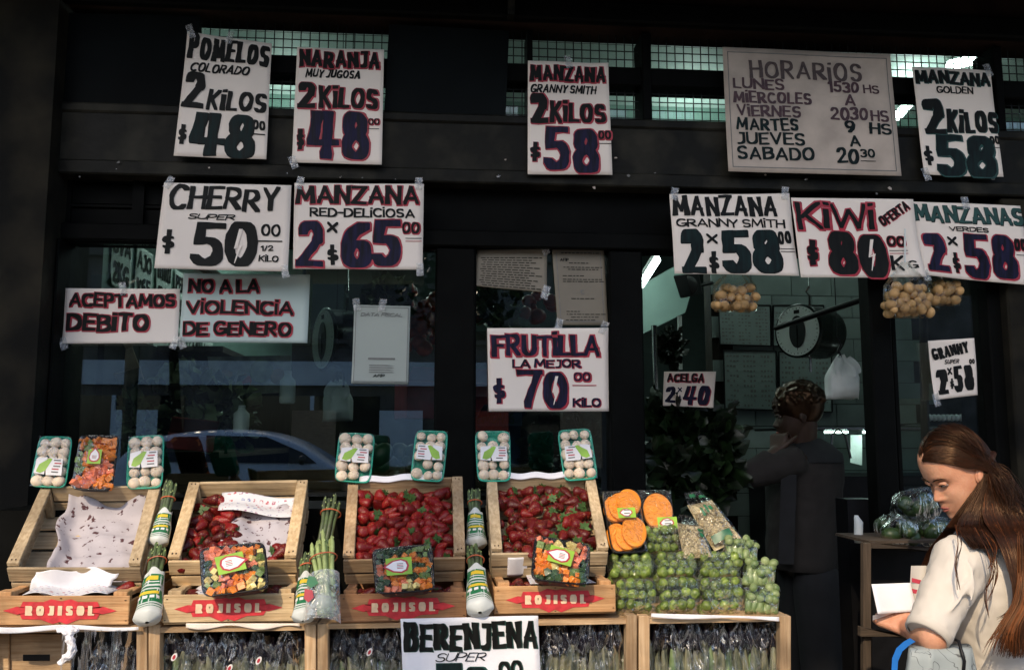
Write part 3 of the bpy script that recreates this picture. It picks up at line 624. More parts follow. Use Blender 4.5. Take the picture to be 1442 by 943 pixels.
# ------------------------------------------------------------------ things behind the windows
LEAFC = [('leaf_dark', (.005, .014, .004)), ('leaf_mid', (.012, .030, .008)), ('leaf_pale', (.26, .33, .17))]
for n_, c_ in LEAFC: M[n_] = mat(n_, c_, .45, .4, 30, bump=.3, sss=0)
def leafy(name, label, cat, c, r, n, sz, mats, seed, group=None, stalk=None):
    rr = random.Random(seed); t = thing(name, label, cat, c, group); c = Vector(c)
    for mi, m in enumerate(mats):
        mb = MB()
        for i in range(n // len(mats)):
            d = Vector((rr.gauss(0, 1), rr.gauss(0, 1), rr.gauss(0, 1))).normalized(); q = c + Vector((d.x * r[0], d.y * r[1], d.z * r[2])) * rr.uniform(.55, 1.0)
            s = sz * rr.uniform(.6, 1.3); ax = (d + Vector((rr.uniform(-.6, .6), rr.uniform(-.6, .6), rr.uniform(-.2, .9)))).normalized(); sd = ax.cross(Vector((rr.uniform(-1, 1), rr.uniform(-1, 1), rr.uniform(-1, 1)))).normalized(); n_ = ax.cross(sd)
            fr = MB().grid(lambda u, v: q + ax * (v - .3) * s * 1.5 + sd * (u - .5) * s * math.sin(min(1, v * .9 + .1) * math.pi) ** .7 + n_ * s * (.18 * math.sin(v * 9 + i) * abs(u - .5) * 2 - .25 * v * v + .2 * abs(u - .5)), 4, 5)
            mb.add(fr.v, fr.f)
        mb.mk('leaves', M[m], t, smooth=True, kind='stuff')
    return t
for i_, (px_, py_, rx_, rz_, lab_) in enumerate(((952, 600, .10, .11, 'dark chard bunch directly below the ACELGA card'), (1000, 618, .09, .12, 'dark chard bunch below the ACELGA card, right side of the heap'), (945, 655, .09, .10, 'lowest left chard bunch of the heap in the doorway'), (1000, 672, .11, .10, 'lowest right chard bunch of the heap in the doorway'))):
    leafy('chard_bunch', lab_, 'leafy vegetables', P(px_, py_, .52 + .05 * (i_ % 2)), (rx_, .08, rz_), 85, .075, ['leaf_dark', 'leaf_mid'], 1 + i_, 'chard bunches heaped in the doorway')
leafy('hanging_leaves', 'dark leaves hanging on the wall above the ACELGA card', 'leafy vegetables', P(943, 488, 1.3), (.06, .04, .09), 70, .04, ['leaf_dark'], 2)
leafy('leafy_bunch', 'dark leafy greens low behind the middle window', 'leafy vegetables', P(795, 640, .35), (.15, .10, .15), 220, .05, ['leaf_dark', 'leaf_mid'], 3)
for i, (px, py, s_) in enumerate(((205, 590, .10), (262, 570, .12), (318, 585, .10), (700, 430, .07), (545, 420, .06))):
    leafy('lettuce_head', ['pale lettuce in film behind the left window, leftmost of three heads', 'largest pale lettuce in film behind the left window, middle of three heads', 'pale lettuce in film behind the left window, rightmost of three heads', 'greyish leafy head high in the middle window', 'greyish leafy head above the DATA FISCAL sheet'][i], 'lettuce', P(px, py, .5), (s_, .08, s_ * 1.25), 110, .055, ['leaf_pale', 'leaf_mid'], 10 + i)
M['card'] = mat('cardboard', (.36, .25, .16), .8, .25, 8, stretch=(1, 1, 6)); M['redtomato'] = mat('red_produce', (.45, .05, .02), .3, .4, 20); M['bluecrate'] = mat('blue_board', (.03, .07, .14), .5, .2, 8)
def tiltbox(name, label, cat, px, py, Y, sx, sy, sz, rot, m, group=None):
    c = P(px, py, Y); Mx = Matrix.Rotation(R(rot), 3, 'Y') @ Matrix.Rotation(R(18), 3, 'Z'); q = [c + Mx @ Vector((a * sx, b * sy, d * sz)) for d in (-.5, .5) for a, b in ((-.5, -.5), (.5, -.5), (.5, .5), (-.5, .5))]
    t = thing(name, label, cat, c, group); MB().hexa(q).mk('body', m, t, bevel=.003)
    fl = [c + Mx @ Vector((a * sx, b * sy, .5 * sz)) for a, b in ((-.5, -.5), (.5, -.5))]; u_ = Mx @ Vector((0, -.09, .05))
    MB().hexa([fl[0], fl[1], fl[1] + Vector((0, 0, .003)), fl[0] + Vector((0, 0, .003)), fl[0] + u_, fl[1] + u_, fl[1] + u_ + Vector((0, 0, .003)), fl[0] + u_ + Vector((0, 0, .003))]).mk('flap', m, t)
tiltbox('cardboard_box', 'upper tilted cardboard box behind the left window under ACEPTAMOS', 'cardboard box', 155, 535, .6, .22, .2, .15, -22, M['card'], 'tilted boxes behind the left window')
tiltbox('cardboard_box', 'lower tilted cardboard box behind the left window', 'cardboard box', 170, 585, .6, .22, .2, .15, -20, M['card'], 'tilted boxes behind the left window')
tiltbox('red_cloth_bag', 'dull red bundle low behind the left window above the mushrooms', 'bundle', 268, 622, .25, .15, .1, .055, 6, mat('dull_red_cloth', (.14, .012, .012), .8, .4, 12, bump=.4))
tiltbox('red_crate', 'red plastic box standing behind the middle window beside FRUTILLA', 'plastic box', 640, 565, 1.1, .5, .2, .16, 0, mat('red_plastic', (.28, .02, .03), .5))
tiltbox('blue_board', 'dark blue board leaning low behind the middle window', 'board', 700, 625, .35, .18, .02, .17, 0, M['bluecrate'])
sign('green chalk lettered slip above the blue board behind the middle window', [(670, 578), (735, 578), (735, 600), (670, 600)], .30, [('LiMON', 2, 3, 40, 18, .1, .1, GN, None, {'slant': .2}), ('6', 46, 3, 54, 18, .1, .1, GN)], name='chalk_slip', paper='bluecrate', tapes=False, wave=.001, seed=77)
me_red = MB().ball((0, 0, 0), (.032, .032, .028), 12, 8).mesh('red_vegetable', M['redtomato'])
k = 0
for (cx, cy, n_, sx, sy, Y, lab) in ((592, 445, 20, 22, 46, .5, 'red onion hanging in the net behind the right end of the left window'), (682, 440, 9, 12, 30, .5, 'red onion in the net at the left edge of the middle window'), (760, 432, 10, 20, 18, .5, 'red onion in the net behind the two printed notices')):
    for i in range(n_):
        tag(inst('red_onion', me_red, None, P(cx + rs.uniform(-sx, sx), cy + rs.uniform(-sy, sy), Y + rs.uniform(0, .12)), Matrix.Rotation(rs.uniform(0, 3), 3, 'X') * rs.uniform(.8, 1.1)), lab, 'onion', 'red onions in nets')
me_av = MB().ball((0, 0, 0), (.036, .036, .045), 12, 8).mesh('round_squash', mat('dark_green_skin', (.03, .055, .02), .35, .4, 25, bump=.2))
for i in range(16):
    tag(inst('round_squash', me_av, None, P(520 + (i % 4) * 21 + rs.uniform(-4, 4), 640 + (i // 4) * 15, .18 + rs.uniform(0, .12)), Matrix.Rotation(rs.uniform(0, 3), 3, 'Y')), 'dark green round squash heaped behind the left window between two mushroom trays', 'squash', 'squashes heaped behind the glass')
# framed produce poster and bottles behind the left window
ps = thing('produce_poster', 'faint picture poster with fruit behind the left window under NO A LA VIOLENCIA', 'poster', P(350, 525, .9))
quadbox('sheet', [(292, 502), (410, 500), (408, 552), (300, 558)], .9, .006, mat('faded_print', (.40, .42, .40), .7, .5, 14), ps)
for (x_, y_, r_, mm) in ((318, 530, .03, 'card'), (345, 536, .028, 'redtomato'), (368, 522, .05, 'leaf_pale'), (392, 530, .035, 'card')): MB().ball(P(x_, y_, .897), (r_, .004, r_), 16, 6).mk('fruit_print', M[mm], ps, smooth=True)
for i, (px, py, h) in enumerate(((78, 600, .17), (92, 600, .17), (405, 545, .12), (340, 590, .1))):
    c = P(px, py, .3 + .1 * (i > 1)); t = thing('bottle', ['dark bottle at the far left behind the window', 'second dark bottle from the left behind the window', 'pale jar behind the left window under the poster', 'short pale jar beside the lettuce heads'][i], 'bottle', c)
    MB().tube([c + Vector((0, 0, z_)) for z_ in (-h / 2, -h * .45, h * .2, h * .33, h * .42)], [.024, .028, .028, .014, .012], 14).mk('body', M['black_plastic'] if i < 2 else M['dial'], t, smooth=True)
    MB().tube([c + Vector((0, 0, h * .42)), c + Vector((0, 0, h * .5))], .014, 12).mk('cap', M['white_plastic'], t)
tag(box('display_shelf', (XL, .32, 1.19), (xf(862, .3), .7, 1.22), M['black_plastic']), 'dark shelf inside the windows carrying the produce', 'shelf')
sh_ = thing('side_shelving', 'dark shelving along the left inner wall below the price cards', 'shelving', (XL, 2, .06))
box('back_panel', (XL + .001, .32, .06), (XL + .03, 4.9, 1.86), M['plaster_dark'], sh_)
for z_ in (.5, .95, 1.4, 1.84): box('shelf_board', (XL + .031, .9, z_), (XL + .3, 4.9, z_ + .025), M['woodd_y'], sh_)
tag(box('rear_partition', (XL + .31, 2.6, .06), (xf(905, 2.6), 2.66, 2.15), M['plaster_dark']), 'dark partition across the back of the shop behind the windows', 'partition')
tag(box('rear_shelving', (XL + .3, 3.4, .06), (.4, 3.8, 1.9), M['plaster_dark']), 'dark shelving unit at the back of the shop', 'shelving')
M['paper_ng2'] = mat('grey_green_paper', (.36, .40, .36), .6, .06, 4)
M['paper_dim'] = mat('yellowed_notice', (.22, .19, .14), .6, .12, 6)
M['paper_ng'] = mat('pale_green_paper', (.50, .60, .56), .7, .06, 4, bump=.1, bscale=6)
sign('tall black lettered POMELOS COLORADO 2 KILOS 48 poster, leftmost of the top row', [(265, 46), (384, 64), (376, 226), (246, 221)], YL, [
 ('POMELOS', 4, 5, 123, 36, .27, .17, K, None, {'slant': .05, 'caplead': .15}), ('COLORADO', 10, 40, 96, 53, .2, .16, K, None, {'slant': .25}),
 ('2', 3, 56, 34, 104, .34, .2, K), ('KiLOS', 38, 77, 123, 104, .3, .18, K, None, {'slant': .1, 'caplead': .1}),
 ('$', 3, 128, 15, 150, .3, .14, K), ('48', 20, 110, 108, 168, .33, .16, 'inkteal', K, {'grow': 1, 'gap': .06}), ('00', 104, 114, 122, 128, .22, .16, K), ('_', 105, 133, 122, 135, 1, 1, K)], group=SG, seed=1, wave=.006)
sign('tall poster lettered NARANJA MUY JUGOSA 2 KILOS 48, black with red outlines', [(419, 68), (541, 71), (538, 234), (411, 229)], YL, [
 ('NARANJA', 4, 4, 119, 28, .3, .2, K, RD), ('MUY JUGOSA', 14, 31, 92, 43, .2, .15, K, None, {'slant': .15}), ('2', 4, 48, 30, 85, .34, .2, K, RD), ('KiLOS', 34, 57, 118, 85, .28, .18, K, RD, {'caplead': .1}),
 ('$', 5, 118, 16, 142, .26, .14, K, RD), ('48', 20, 91, 107, 159, .33, .17, NV, RD, {'grow': 1.8}), ('00', 104, 98, 120, 107, .25, .16, K, RD, {'grow': .7}), ('_', 104, 112, 120, 113, 1, 1, K)], group=SG, seed=2, wave=.004)
sign('tall poster lettered MANZANA GRANNY SMITH 2 KILOS 58 hanging over the middle window', [(743, 87), (856, 90), (862, 247), (743, 246)], YL, [
 ('MANZANA', 3, 6, 112, 28, .3, .19, K, RD), ('GRANNY SMITH', 4, 33, 98, 45, .19, .15, K, None, {'slant': .2}), ('2', 4, 48, 28, 88, .34, .2, K, RD), ('KiLOS', 31, 59, 110, 86, .28, .18, K, RD, {'caplead': .1}),
 ('$', 3, 115, 17, 138, .26, .14, K, RD, {'grow': .8}), ('58', 21, 94, 99, 154, .32, .18, NV, RD, {'grow': 1.7}), ('00', 98, 97, 116, 109, .28, .16, K, RD), ('_', 98, 114, 117, 115, 1, 1, K)], group=SG, seed=3, wave=.003)
HB = 'inkbrown'; HT = 'inkteal'; HR = 'inkdkred'
sign('wide weathered HORARIOS opening hours board with grey border', [(1017, 67), (1252, 78), (1269, 248), (1025, 242)], YL - .02, [
 ('HORARiOS', 36, 17, 196, 42, .23, .13, HB, None, {'gap': .12}),
 ('LUNES', 12, 43, 84, 58, .27, .17, HR, None, {'gap': .07}), ('1530', 146, 42, 190, 58, .28, .17, HR, None, {'gap': .06}), ('HS', 196, 46, 219, 58, .24, .17, HR),
 ('MiERCOLES', 12, 61, 121, 77, .27, .17, HR, None, {'gap': .08}), ('A', 168, 61, 184, 77, .28, .17, HR),
 ('ViERNES', 15, 80, 105, 96, .27, .17, HR, None, {'gap': .08}), ('2030', 146, 79, 200, 97, .27, .17, HR, None, {'gap': .05}), ('HS', 203, 82, 229, 98, .24, .17, HR),
 ('MARTES', 14, 98, 100, 115, .27, .17, HT, None, {'gap': .07}), ('9', 165, 97, 180, 115, .28, .17, HT), ('HS', 200, 99, 231, 115, .27, .17, HT),
 ('JUEVES', 13, 118, 108, 135, .27, .17, HT, None, {'gap': .07}), ('A', 170, 118, 186, 134, .28, .17, HT),
 ('SABADO', 13, 138, 120, 156, .27, .17, HT, None, {'gap': .07}), ('20', 150, 137, 182, 158, .27, .17, HT), ('30', 184, 137, 205, 149, .22, .16, HT), ('_', 184, 153, 205, 154, 1, 1, HT)],
 name='opening_hours_board', cat='notice board', seed=4, wave=.002, border=('grey_print', 6, 1.2), paper='paper_old', tapes=False,
 polys=None)
sign('tall poster lettered MANZANA GOLDEN 2 KILOS 58, right of the hours board', [(1283, 95), (1393, 101), (1411, 250), (1299, 247)], YL, [
 ('MANZANA', 2, 5, 108, 23, .3, .18, K, GN, {'grow': .8}), ('GOLDEN', 30, 26, 82, 36, .24, .17, K), ('2', 8, 44, 38, 94, .34, .18, K, GN, {'grow': .8}), ('KiLOS', 41, 60, 113, 90, .25, .16, K, GN, {'grow': .5, 'caplead': .1}),
 ('$', 3, 114, 16, 136, .22, .12, K), ('58', 20, 92, 104, 150, .33, .18, 'inkteal', GN, {'grow': 1.5}), ('00', 98, 94, 112, 106, .26, .16, K), ('_', 98, 110, 112, 111, 1, 1, K)], group=SG, seed=6, wave=.004)
sign('cream sign lettered CHERRY SUPER 50 with a lightning mark in the zero', [(232, 258), (411, 262), (406, 383), (218, 378)], YL - .01, [
 ('CHERRY', 10, 5, 168, 38, .25, .16, K, None, {'slant': .08, 'gap': .03, 'caplead': .1}), ('SUPER', 40, 43, 106, 51, .2, .16, K, None, {'slant': .4}),
 ('$', 6, 70, 25, 98, .26, .12, K), ('50', 46, 53, 140, 116, .36, .18, K, None, {'gap': -.03}), ('00', 143, 55, 171, 72, .24, .16, K), ('_', 136, 78, 174, 80, 1, 1, K),
 ('1/2', 144, 85, 162, 93, .22, .18, K), ('KiLO', 142, 99, 170, 108, .2, .16, K)], group=SG, seed=7, bolt=(112, 87, 24), wave=.004)
sign('sign lettered MANZANA RED DELICIOSA 2 x 65 with red outlines', [(415, 258), (597, 260), (595, 380), (413, 379)], YL - .005, [
 ('MANZANA', 2, 3, 176, 29, .3, .18, K, RD), ('RED-DELiCiOSA', 22, 35, 170, 48, .27, .19, K), ('2', 4, 54, 44, 117, .34, .17, NV, RD, {'grow': 1.8}), ('x', 46, 54, 62, 72, .26, .22, K),
 ('$', 47, 88, 63, 112, .22, .12, K), ('65', 68, 53, 152, 117, .36, .18, NV, RD, {'grow': 1.9, 'gap': -.02}), ('00', 152, 54, 177, 70, .2, .14, K, RD, {'grow': 1.2}), ('_', 157, 76, 180, 77, 1, 1, K), ('_', 157, 80, 180, 81, 1, 1, RD)], group=SG, seed=8, wave=.003)
sign('sign lettered MANZANA GRANNY SMITH 2 x 58 hanging over the doorway', [(942, 274), (1109, 274), (1124, 389), (949, 386)], YL - .005, [
 ('MANZANA', 3, 3, 152, 32, .28, .17, K), ('GRANNY SMiTH', 6, 36, 160, 48, .24, .18, K), ('2', 10, 53, 42, 112, .36, .18, 'inkteal', K, {'grow': 1}), ('x', 46, 56, 62, 72, .24, .2, K),
 ('$', 47, 84, 62, 110, .22, .12, K), ('58', 66, 52, 150, 112, .34, .18, 'inkteal', K, {'grow': 1}), ('00', 148, 52, 167, 70, .2, .14, K), ('_', 150, 76, 170, 77, 1, 1, K), ('_', 150, 80, 170, 81, 1, 1, K)], group=SG, seed=9, wave=.005)
sign('red outlined sign lettered KIWI OFERTA 80, middle of three over the doorway', [(1113, 279), (1283, 282), (1300, 391), (1127, 391)], YL - .012, [
 ('KiWi', 4, 10, 112, 44, .24, .14, K, RD, {'gap': .06, 'grow': 2.4, 'caplead': .1}), ('OFERTA', 116, 14, 166, 28, .2, .15, K, RD, {'rot': -32, 'grow': .6}), ('$', 12, 62, 28, 92, .22, .12, K, RD),
 ('80', 42, 49, 124, 110, .36, .17, K, RD, {'grow': 1.7}), ('00', 126, 52, 152, 67, .2, .15, K, RD, {'grow': 1}), ('_', 128, 73, 154, 74, 1, 1, K), ('_', 128, 77, 154, 78, 1, 1, RD), ('K', 128, 80, 146, 102, .24, .14, K), ('G', 150, 88, 164, 100, .2, .15, K)],
 group=SG, seed=10, bolt=(103, 80, 22), wave=.004)
sign('sign lettered MANZANAS VERDES 2 x 58 in green and red, far right', [(1277, 284), (1434, 291), (1450, 402), (1297, 388)], YL, [
 ('MANZANAS', 5, 4, 156, 28, .26, .16, 'inkgreen', K, {'grow': .6}), ('VERDES', 50, 34, 104, 41, .22, .18, K), ('2', 10, 46, 40, 102, .36, .18, NV, RD, {'grow': 1.8}), ('x', 44, 48, 58, 64, .24, .2, K),
 ('$', 46, 74, 58, 98, .2, .12, K, RD, {'grow': .6}), ('58', 64, 45, 140, 105, .34, .18, NV, RD, {'grow': 1.7}), ('00', 138, 46, 156, 62, .22, .15, K, RD, {'grow': .8}), ('_', 140, 68, 156, 69, 1, 1, K)], group=SG, seed=11, wave=.005)
sign('pinkish sign lettered ACEPTAMOS DEBITO on the left shop window', [(93, 406), (254, 407), (251, 483), (88, 484)], -.030, [
 ('ACEPTAMOS', 6, 7, 156, 26, .27, .2, K, RD, {'gap': .02, 'grow': 1.4}), ('DEBiTO', 4, 36, 120, 60, .3, .2, K, RD, {'gap': .03, 'grow': 1.4})], name='notice_sign', cat='notice', seed=12, wave=.0015)
sign('greenish sign lettered NO A LA VIOLENCIA DE GENERO on the left window', [(259, 385), (437, 387), (433, 483), (253, 482)], -.026, [
 ('NO A LA', 8, 8, 108, 27, .28, .2, K, RD, {'grow': 1.4}), ('ViOLENCiA', 6, 38, 158, 57, .26, .2, K, RD, {'grow': 1.4}), ('DE GENERO', 4, 68, 156, 87, .27, .2, K, RD, {'grow': 1.4})],
 name='notice_sign', cat='notice', seed=13, paper='paper_ng', wave=.002)
lin = []
rq = random.Random(3)
for r in range(4): lin.append((0, [(24, 84 + r * 3.2), (24 + rq.uniform(20, 40), 84 + r * 3.2), (60, 85.2 + r * 3.2), (24, 85.2 + r * 3.2)]))
sign('grey DATA FISCAL notice sheet on the left window glass', [(499, 429), (578, 431), (575, 541), (495, 540)], -.010, [
 ('DATA FiSCAL', 10, 11, 69, 16, .16, .14, 'grey_print', None, {'slant': .3}), ('AFiP', 30, 97, 46, 101, .2, .18, K, None, {'slant': .4})], name='notice_sign', cat='notice', seed=14, paper='paper_ng2', wave=.001,
 border=('grey_print', 2.5, .8), polys=[([q for _, q in lin] + [[(22, 74), (60, 74), (60, 76.5), (22, 76.5)]], 'grey_print')])
sign('sign lettered FRUTILLA LA MEJOR 70 KILO on the middle window', [(686, 462), (856, 462), (857, 579), (688, 579)], -.030, [
 ('FRUTiLLA', 6, 10, 158, 40, .26, .16, NV, RD, {'grow': 2, 'gap': .02}), ('LA MEJOR', 34, 44, 130, 56, .28, .2, NV, RD, {'grow': .6}), ('$', 6, 74, 24, 104, .18, .12, NV, RD, {'grow': .8}),
 ('70', 40, 62, 112, 114, .34, .18, NV, RD, {'grow': 1.7, 'gap': .02}), ('00', 120, 63, 144, 75, .24, .18, NV, RD), ('_', 118, 80, 152, 81.5, 1, 1, RD), ('KiLO', 118, 99, 158, 111, .22, .18, NV, RD, {'grow': .6})],
 group=SG, seed=15, bolt=(94, 88, 20), wave=.002)
tl = []
for r in range(13):
    y = 12 + r * 3.4; x = 6 + (r * 7) % 5
    while x < 90 - (r * 13) % 22:
        l = rq.uniform(3, 9); tl.append([(x, y), (x + l, y), (x + l, y + 1.1), (x, y + 1.1)]); x += l + 1.6
sign('old printed notice with a yellow edge in the top left of the middle window', [(672, 352), (770, 350), (770, 412), (668, 403)], -.010, [], name='notice_sign', cat='notice', seed=16, paper='paper_dim', wave=.002, polys=[(tl, 'ink')])
tl = []
for (y, x0, x1) in ((6, 12, 60), (20, 22, 50), (26, 14, 66), (29, 20, 60), (38, 12, 40), (43, 12, 66), (46, 12, 66), (70, 22, 54), (88, 14, 30), (92, 14, 66), (96, 20, 60), (100, 12, 50)):
    x = x0
    while x < x1:
        l = rq.uniform(2, 7); tl.append([(x, y), (x + l, y), (x + l, y + 1), (x, y + 1)]); x += l + 1.4
sign('printed certificate with dotted border in the top right of the middle window', [(777, 350), (850, 351), (856, 458), (785, 458)], -.010, [
 ('AFiP', 10, 14, 22, 18, .2, .18, K), ('C', 36, 58, 41, 64, .16, .14, 'grey_print')], name='notice_sign', cat='notice', seed=17, paper='paper_dim', wave=.002, border=('grey_print', 5, .9), polys=[(tl, 'ink')])
sign('small purple lettered ACELGA 2 x 40 card inside the doorway', [(935, 523), (1008, 523), (1004, 574), (933, 571)], .45, [
 ('ACELGA', 4, 3, 56, 15, .26, .2, K, RD, {'grow': .7}), ('2', 3, 22, 18, 45, .34, .2, NV), ('x', 20, 22, 26, 30, .25, .2, NV), ('$', 21, 34, 26, 42, .2, .15, NV), ('40', 28, 20, 66, 46, .32, .18, NV, RD, {'grow': .5, 'slant': .1})], group=SG, seed=18, wave=.001, tapes=False)
sign('small tilted card lettered GRANNY 2 x 58 on the glass behind the woman', [(1306, 480), (1371, 476), (1376, 556), (1315, 563)], -.030, [
 ('GRANNY', 3, 8, 54, 24, .20, .15, K, None, {'rot': -10}), ('SUPER', 20, 28, 40, 34, .18, .15, K, None, {'slant': .3}), ('2', 6, 40, 22, 76, .36, .18, K), ('x', 22, 38, 29, 50, .24, .2, K), ('$', 24, 56, 30, 68, .2, .15, K), ('58', 30, 38, 58, 74, .25, .15, K), ('00', 53, 30, 61, 37, .2, .2, K)], group=SG, seed=19, wave=.002)
# ------------------------------------------------------------------ across the street (seen in the glass)
M['carpaint'] = mat('silver_blue_paint', (.55, .66, .80), .3, .05, 5, metal=0, coat=.6); M['carglass'] = mat('car_window', (.01, .012, .016), .05, .1, 5)
M['tyre'] = mat('tyre', (.02, .02, .02), .85, .2, 20); M['rim'] = mat('alloy', (.35, .35, .37), .3, .1, 10, metal=.9)
def build_car(x0, yc, zg):
    """nose towards +x; stations along the length"""
    t = thing('parked_car', 'silver blue parked hatchback reflected in the left shop window', 'car', (x0 + 2.1, yc, zg))
    st = [(0, .35, .85, .85, .72), (.06, .3, .95, 1.05, .80), (.35, .2, 1.22, 1.55, .86), (.9, .2, 1.23, 1.70, .88), (1.6, .2, 1.225, 1.76, .88), (2.2, .2, 1.21, 1.74, .88), (2.75, .2, 1.20, 1.60, .88), (3.2, .2, 1.15, 1.28, .88), (3.45, .2, 1.10, 1.13, .87), (3.9, .22, .95, .96, .83), (4.15, .25, .78, .79, .74), (4.22, .35, .65, .655, .62)]
    rings = []
    for (x, zb, zbelt, zr, hw) in st:
        tw = hw - (zr - zbelt) * .38; pr = [(hw * .9, zb), (hw, zb + .12), (hw * 1.01, (zb + zbelt) / 2), (hw * .98, zbelt), (tw, zr - .05 * (zr > zbelt + .1)), (tw * .8, zr)]
        r = [(x, y, z) for y, z in pr] + [(x, -y, z) for y, z in pr[::-1]]
        rings.append([Vector((x0 + a, yc + b, zg + c)) for a, b, c in r])
    o = MB().loft(rings).mk('body', M['carpaint'], t, smooth=True); sb = o.modifiers.new('subdivision', 'SUBSURF'); sb.levels = sb.render_levels = 2
    for s in (1, -1):
        def side(x, z):  # a point just outside the flank
            for (a, b) in zip(st[:-1], st[1:]):
                if a[0] <= x <= b[0]:
                    k = (x - a[0]) / (b[0] - a[0]); hw = a[4] + (b[4] - a[4]) * k; zb = a[2] + (b[2] - a[2]) * k; break
            return Vector((x0 + x, yc + s * (hw * .985 - max(0, z - zb) * .38 + .012), zg + z))
        for q in ([(.55, 1.28), (.75, 1.54), (1.35, 1.64), (1.4, 1.27)], [(1.5, 1.27), (1.46, 1.65), (2.3, 1.63), (2.85, 1.40), (3.05, 1.25)]):
            MB().add([side(*p) for p in q], [(0, 1, 2, 3) if len(q) == 4 else (0, 1, 2, 3, 4)]).mk('side_window', M['carglass'], t)
        for xh in (1.3, 2.35): MB().hexa([side(xh, 1.0), side(xh + .16, 1.0), side(xh + .16, 1.03), side(xh, 1.03)] + [p + Vector((0, s * .03, 0)) for p in (side(xh, 1.0), side(xh + .16, 1.0), side(xh + .16, 1.03), side(xh, 1.03))]).mk('door_handle', M['chrome'], t)
        c = side(2.85, 1.30) + Vector((0, s * .09, 0)); MB().ball(c, (.06, .1, .07), 12, 8).mk('wing_mirror', M['carglass'], t, smooth=True)
        for xw in (.78, 3.38):
            cw_ = Vector((x0 + xw, yc + s * .80, zg + .31)); w_ = MB().tube([cw_ + Vector((0, s * k_, 0)) for k_ in (-.1, -.09, .07, .09)], [.28, .31, .31, .27], 32).mk('wheel', M['tyre'], t, smooth=False)
            MB().tube([cw_ + Vector((0, s * .085, 0)), cw_ + Vector((0, s * .097, 0))], [.21, .19], 24).mk('rim', M['rim'], w_)
        MB().ball(Vector((x0 + 4.0, yc + s * .62, zg + .74)), (.13, .12, .07), 12, 8).mk('headlight', M['white_plastic'], t, smooth=True)
    return t
build_car(xf(470, 10.2) - 3.25, -11.0, -.10)
OB = thing('opposite_building', 'low building across the street with a pale fascia, seen in the window glass', 'building', (0, -16, 0))
box('wall', (-26, -17, 0), (26, -16, 5.6), M['facade2'], OB); box('fascia', (-13, -15.999, 2.62), (6, -15.88, 3.12), M['fascia'], OB); box('cornice', (-26, -15.999, 5.3), (26, -15.8, 5.5), M['facade2'], OB)
for i in range(13):
    x = -24 + i * 4
    w_ = box('shop_window', (x, -15.999, .5), (x + 2.8, -15.95, 2.4), M['carglass'], OB); box('window_frame', (x + 1.36, -15.949, .5), (x + 1.44, -15.90, 2.4), M['fascia'], w_)
    w_ = box('window', (x + .8, -15.999, 3.6), (x + 2.0, -15.95, 4.9), M['carglass'], OB); box('sill', (x + .7, -15.999, 3.5), (x + 2.1, -15.86, 3.595), M['facade2'], w_)
bb = thing('added_sunblocker', 'added, unseen hoarding on a steel mast across the street', 'sunblocker', (-5.9, -14.6, 0))  # added out of view, only to keep sun off the upper shopfront
HY, HZ = -14.6, 12.75 + .5
box('panel', (-9.4, HY - .1, HZ), (-2.2, HY + .1, HZ + 3.6), M['facade2'], bb); MB().tube([(-5.9, HY - .2, 0), (-5.9, HY - .2, HZ + 1)], .13, 16).mk('mast', M['scale_body'], bb)
for x in (-9.4, -2.3): box('panel_edge', (x, HY - .14, HZ - .05), (x + .1, HY + .14, HZ + 3.65), M['scale_body'], bb)

for i, (x, c_) in enumerate(((-8.2, 'redtomato'), (-6.6, 'fascia'), (-3.0, 'card'), (-1.2, 'fascia'), (.6, 'redtomato'), (2.6, 'card'))):
    box('shop_poster', (x, -15.88, .9), (x + .9, -15.86, 2.1), M[c_], OB)
for i, x in enumerate((-9.5, -4.6, .4, 5.2)):
    t = thing('street_tree', ['street tree across the road, leftmost of four', 'street tree across the road, second from left', 'street tree across the road, third from left', 'street tree across the road, rightmost of four'][i], 'tree', (x, -13.2, 0), 'street trees across the road')
    MB().tube([(x, -13.2, 0), (x + .05, -13.2, 1.5), (x - .05, -13.15, 3.0), (x + .1, -13.2, 4.2)], [.13, .10, .08, .04], 10).mk('trunk', M['plaster_dark'], t, smooth=True)
    mb = MB(); r = random.Random(i)
    for k in range(420):
        d = Vector((r.gauss(0, 1), r.gauss(0, 1), r.gauss(0, .8))).normalized() * r.uniform(.3, 1) ** .5; q = Vector((x, -13.2, 4.4)) + Vector((d.x * 1.2, d.y * 1.1, d.z * 1.1)); s = r.uniform(.08, .2)
        a = Vector((r.gauss(0, 1), r.gauss(0, 1), r.gauss(0, 1))).normalized(); b = a.orthogonal().normalized(); mb.add([q - a * s, q + b * s * .5, q + a * s, q - b * s * .5], [(0, 1, 2, 3)])
    mb.mk('crown', M['leaf_mid'], t, kind='stuff')
# ------------------------------------------------------------------ crates and produce
rp = random.Random(99)
def frame(FL, FR, BR, BL, up=None):
    FL, FR, BR, BL = map(Vector, (FL, FR, BR, BL)); n = (FR - FL).cross(BL - FL).normalized() if up is None else Vector(up)
    if n.z < 0: n = -n
    def F(u, v, w=0): return (FL * (1 - u) + FR * u) * (1 - v) + (BL * (1 - u) + BR * u) * v + n * w
    F.n = n; return F
WP = ['wood']
def board(name, F, u0, u1, v0, v1, w0, w1, m, t, warp=0):
    q = [F(u0, v0, w0), F(u1, v0, w0), F(u1, v1, w0), F(u0, v1, w0), F(u0, v0, w1), F(u1, v0, w1), F(u1, v1, w1), F(u0, v1, w1)]
    q = [p + Vector((rp.uniform(-1, 1), rp.uniform(-1, 1), rp.uniform(-1, 1))) * .0009 for p in q]
    o = MB().hexa(q).mk(name, M[m.replace('wood', WP[0]) if m[:5] == 'wood_' else m], t, bevel=.0014)
    return o
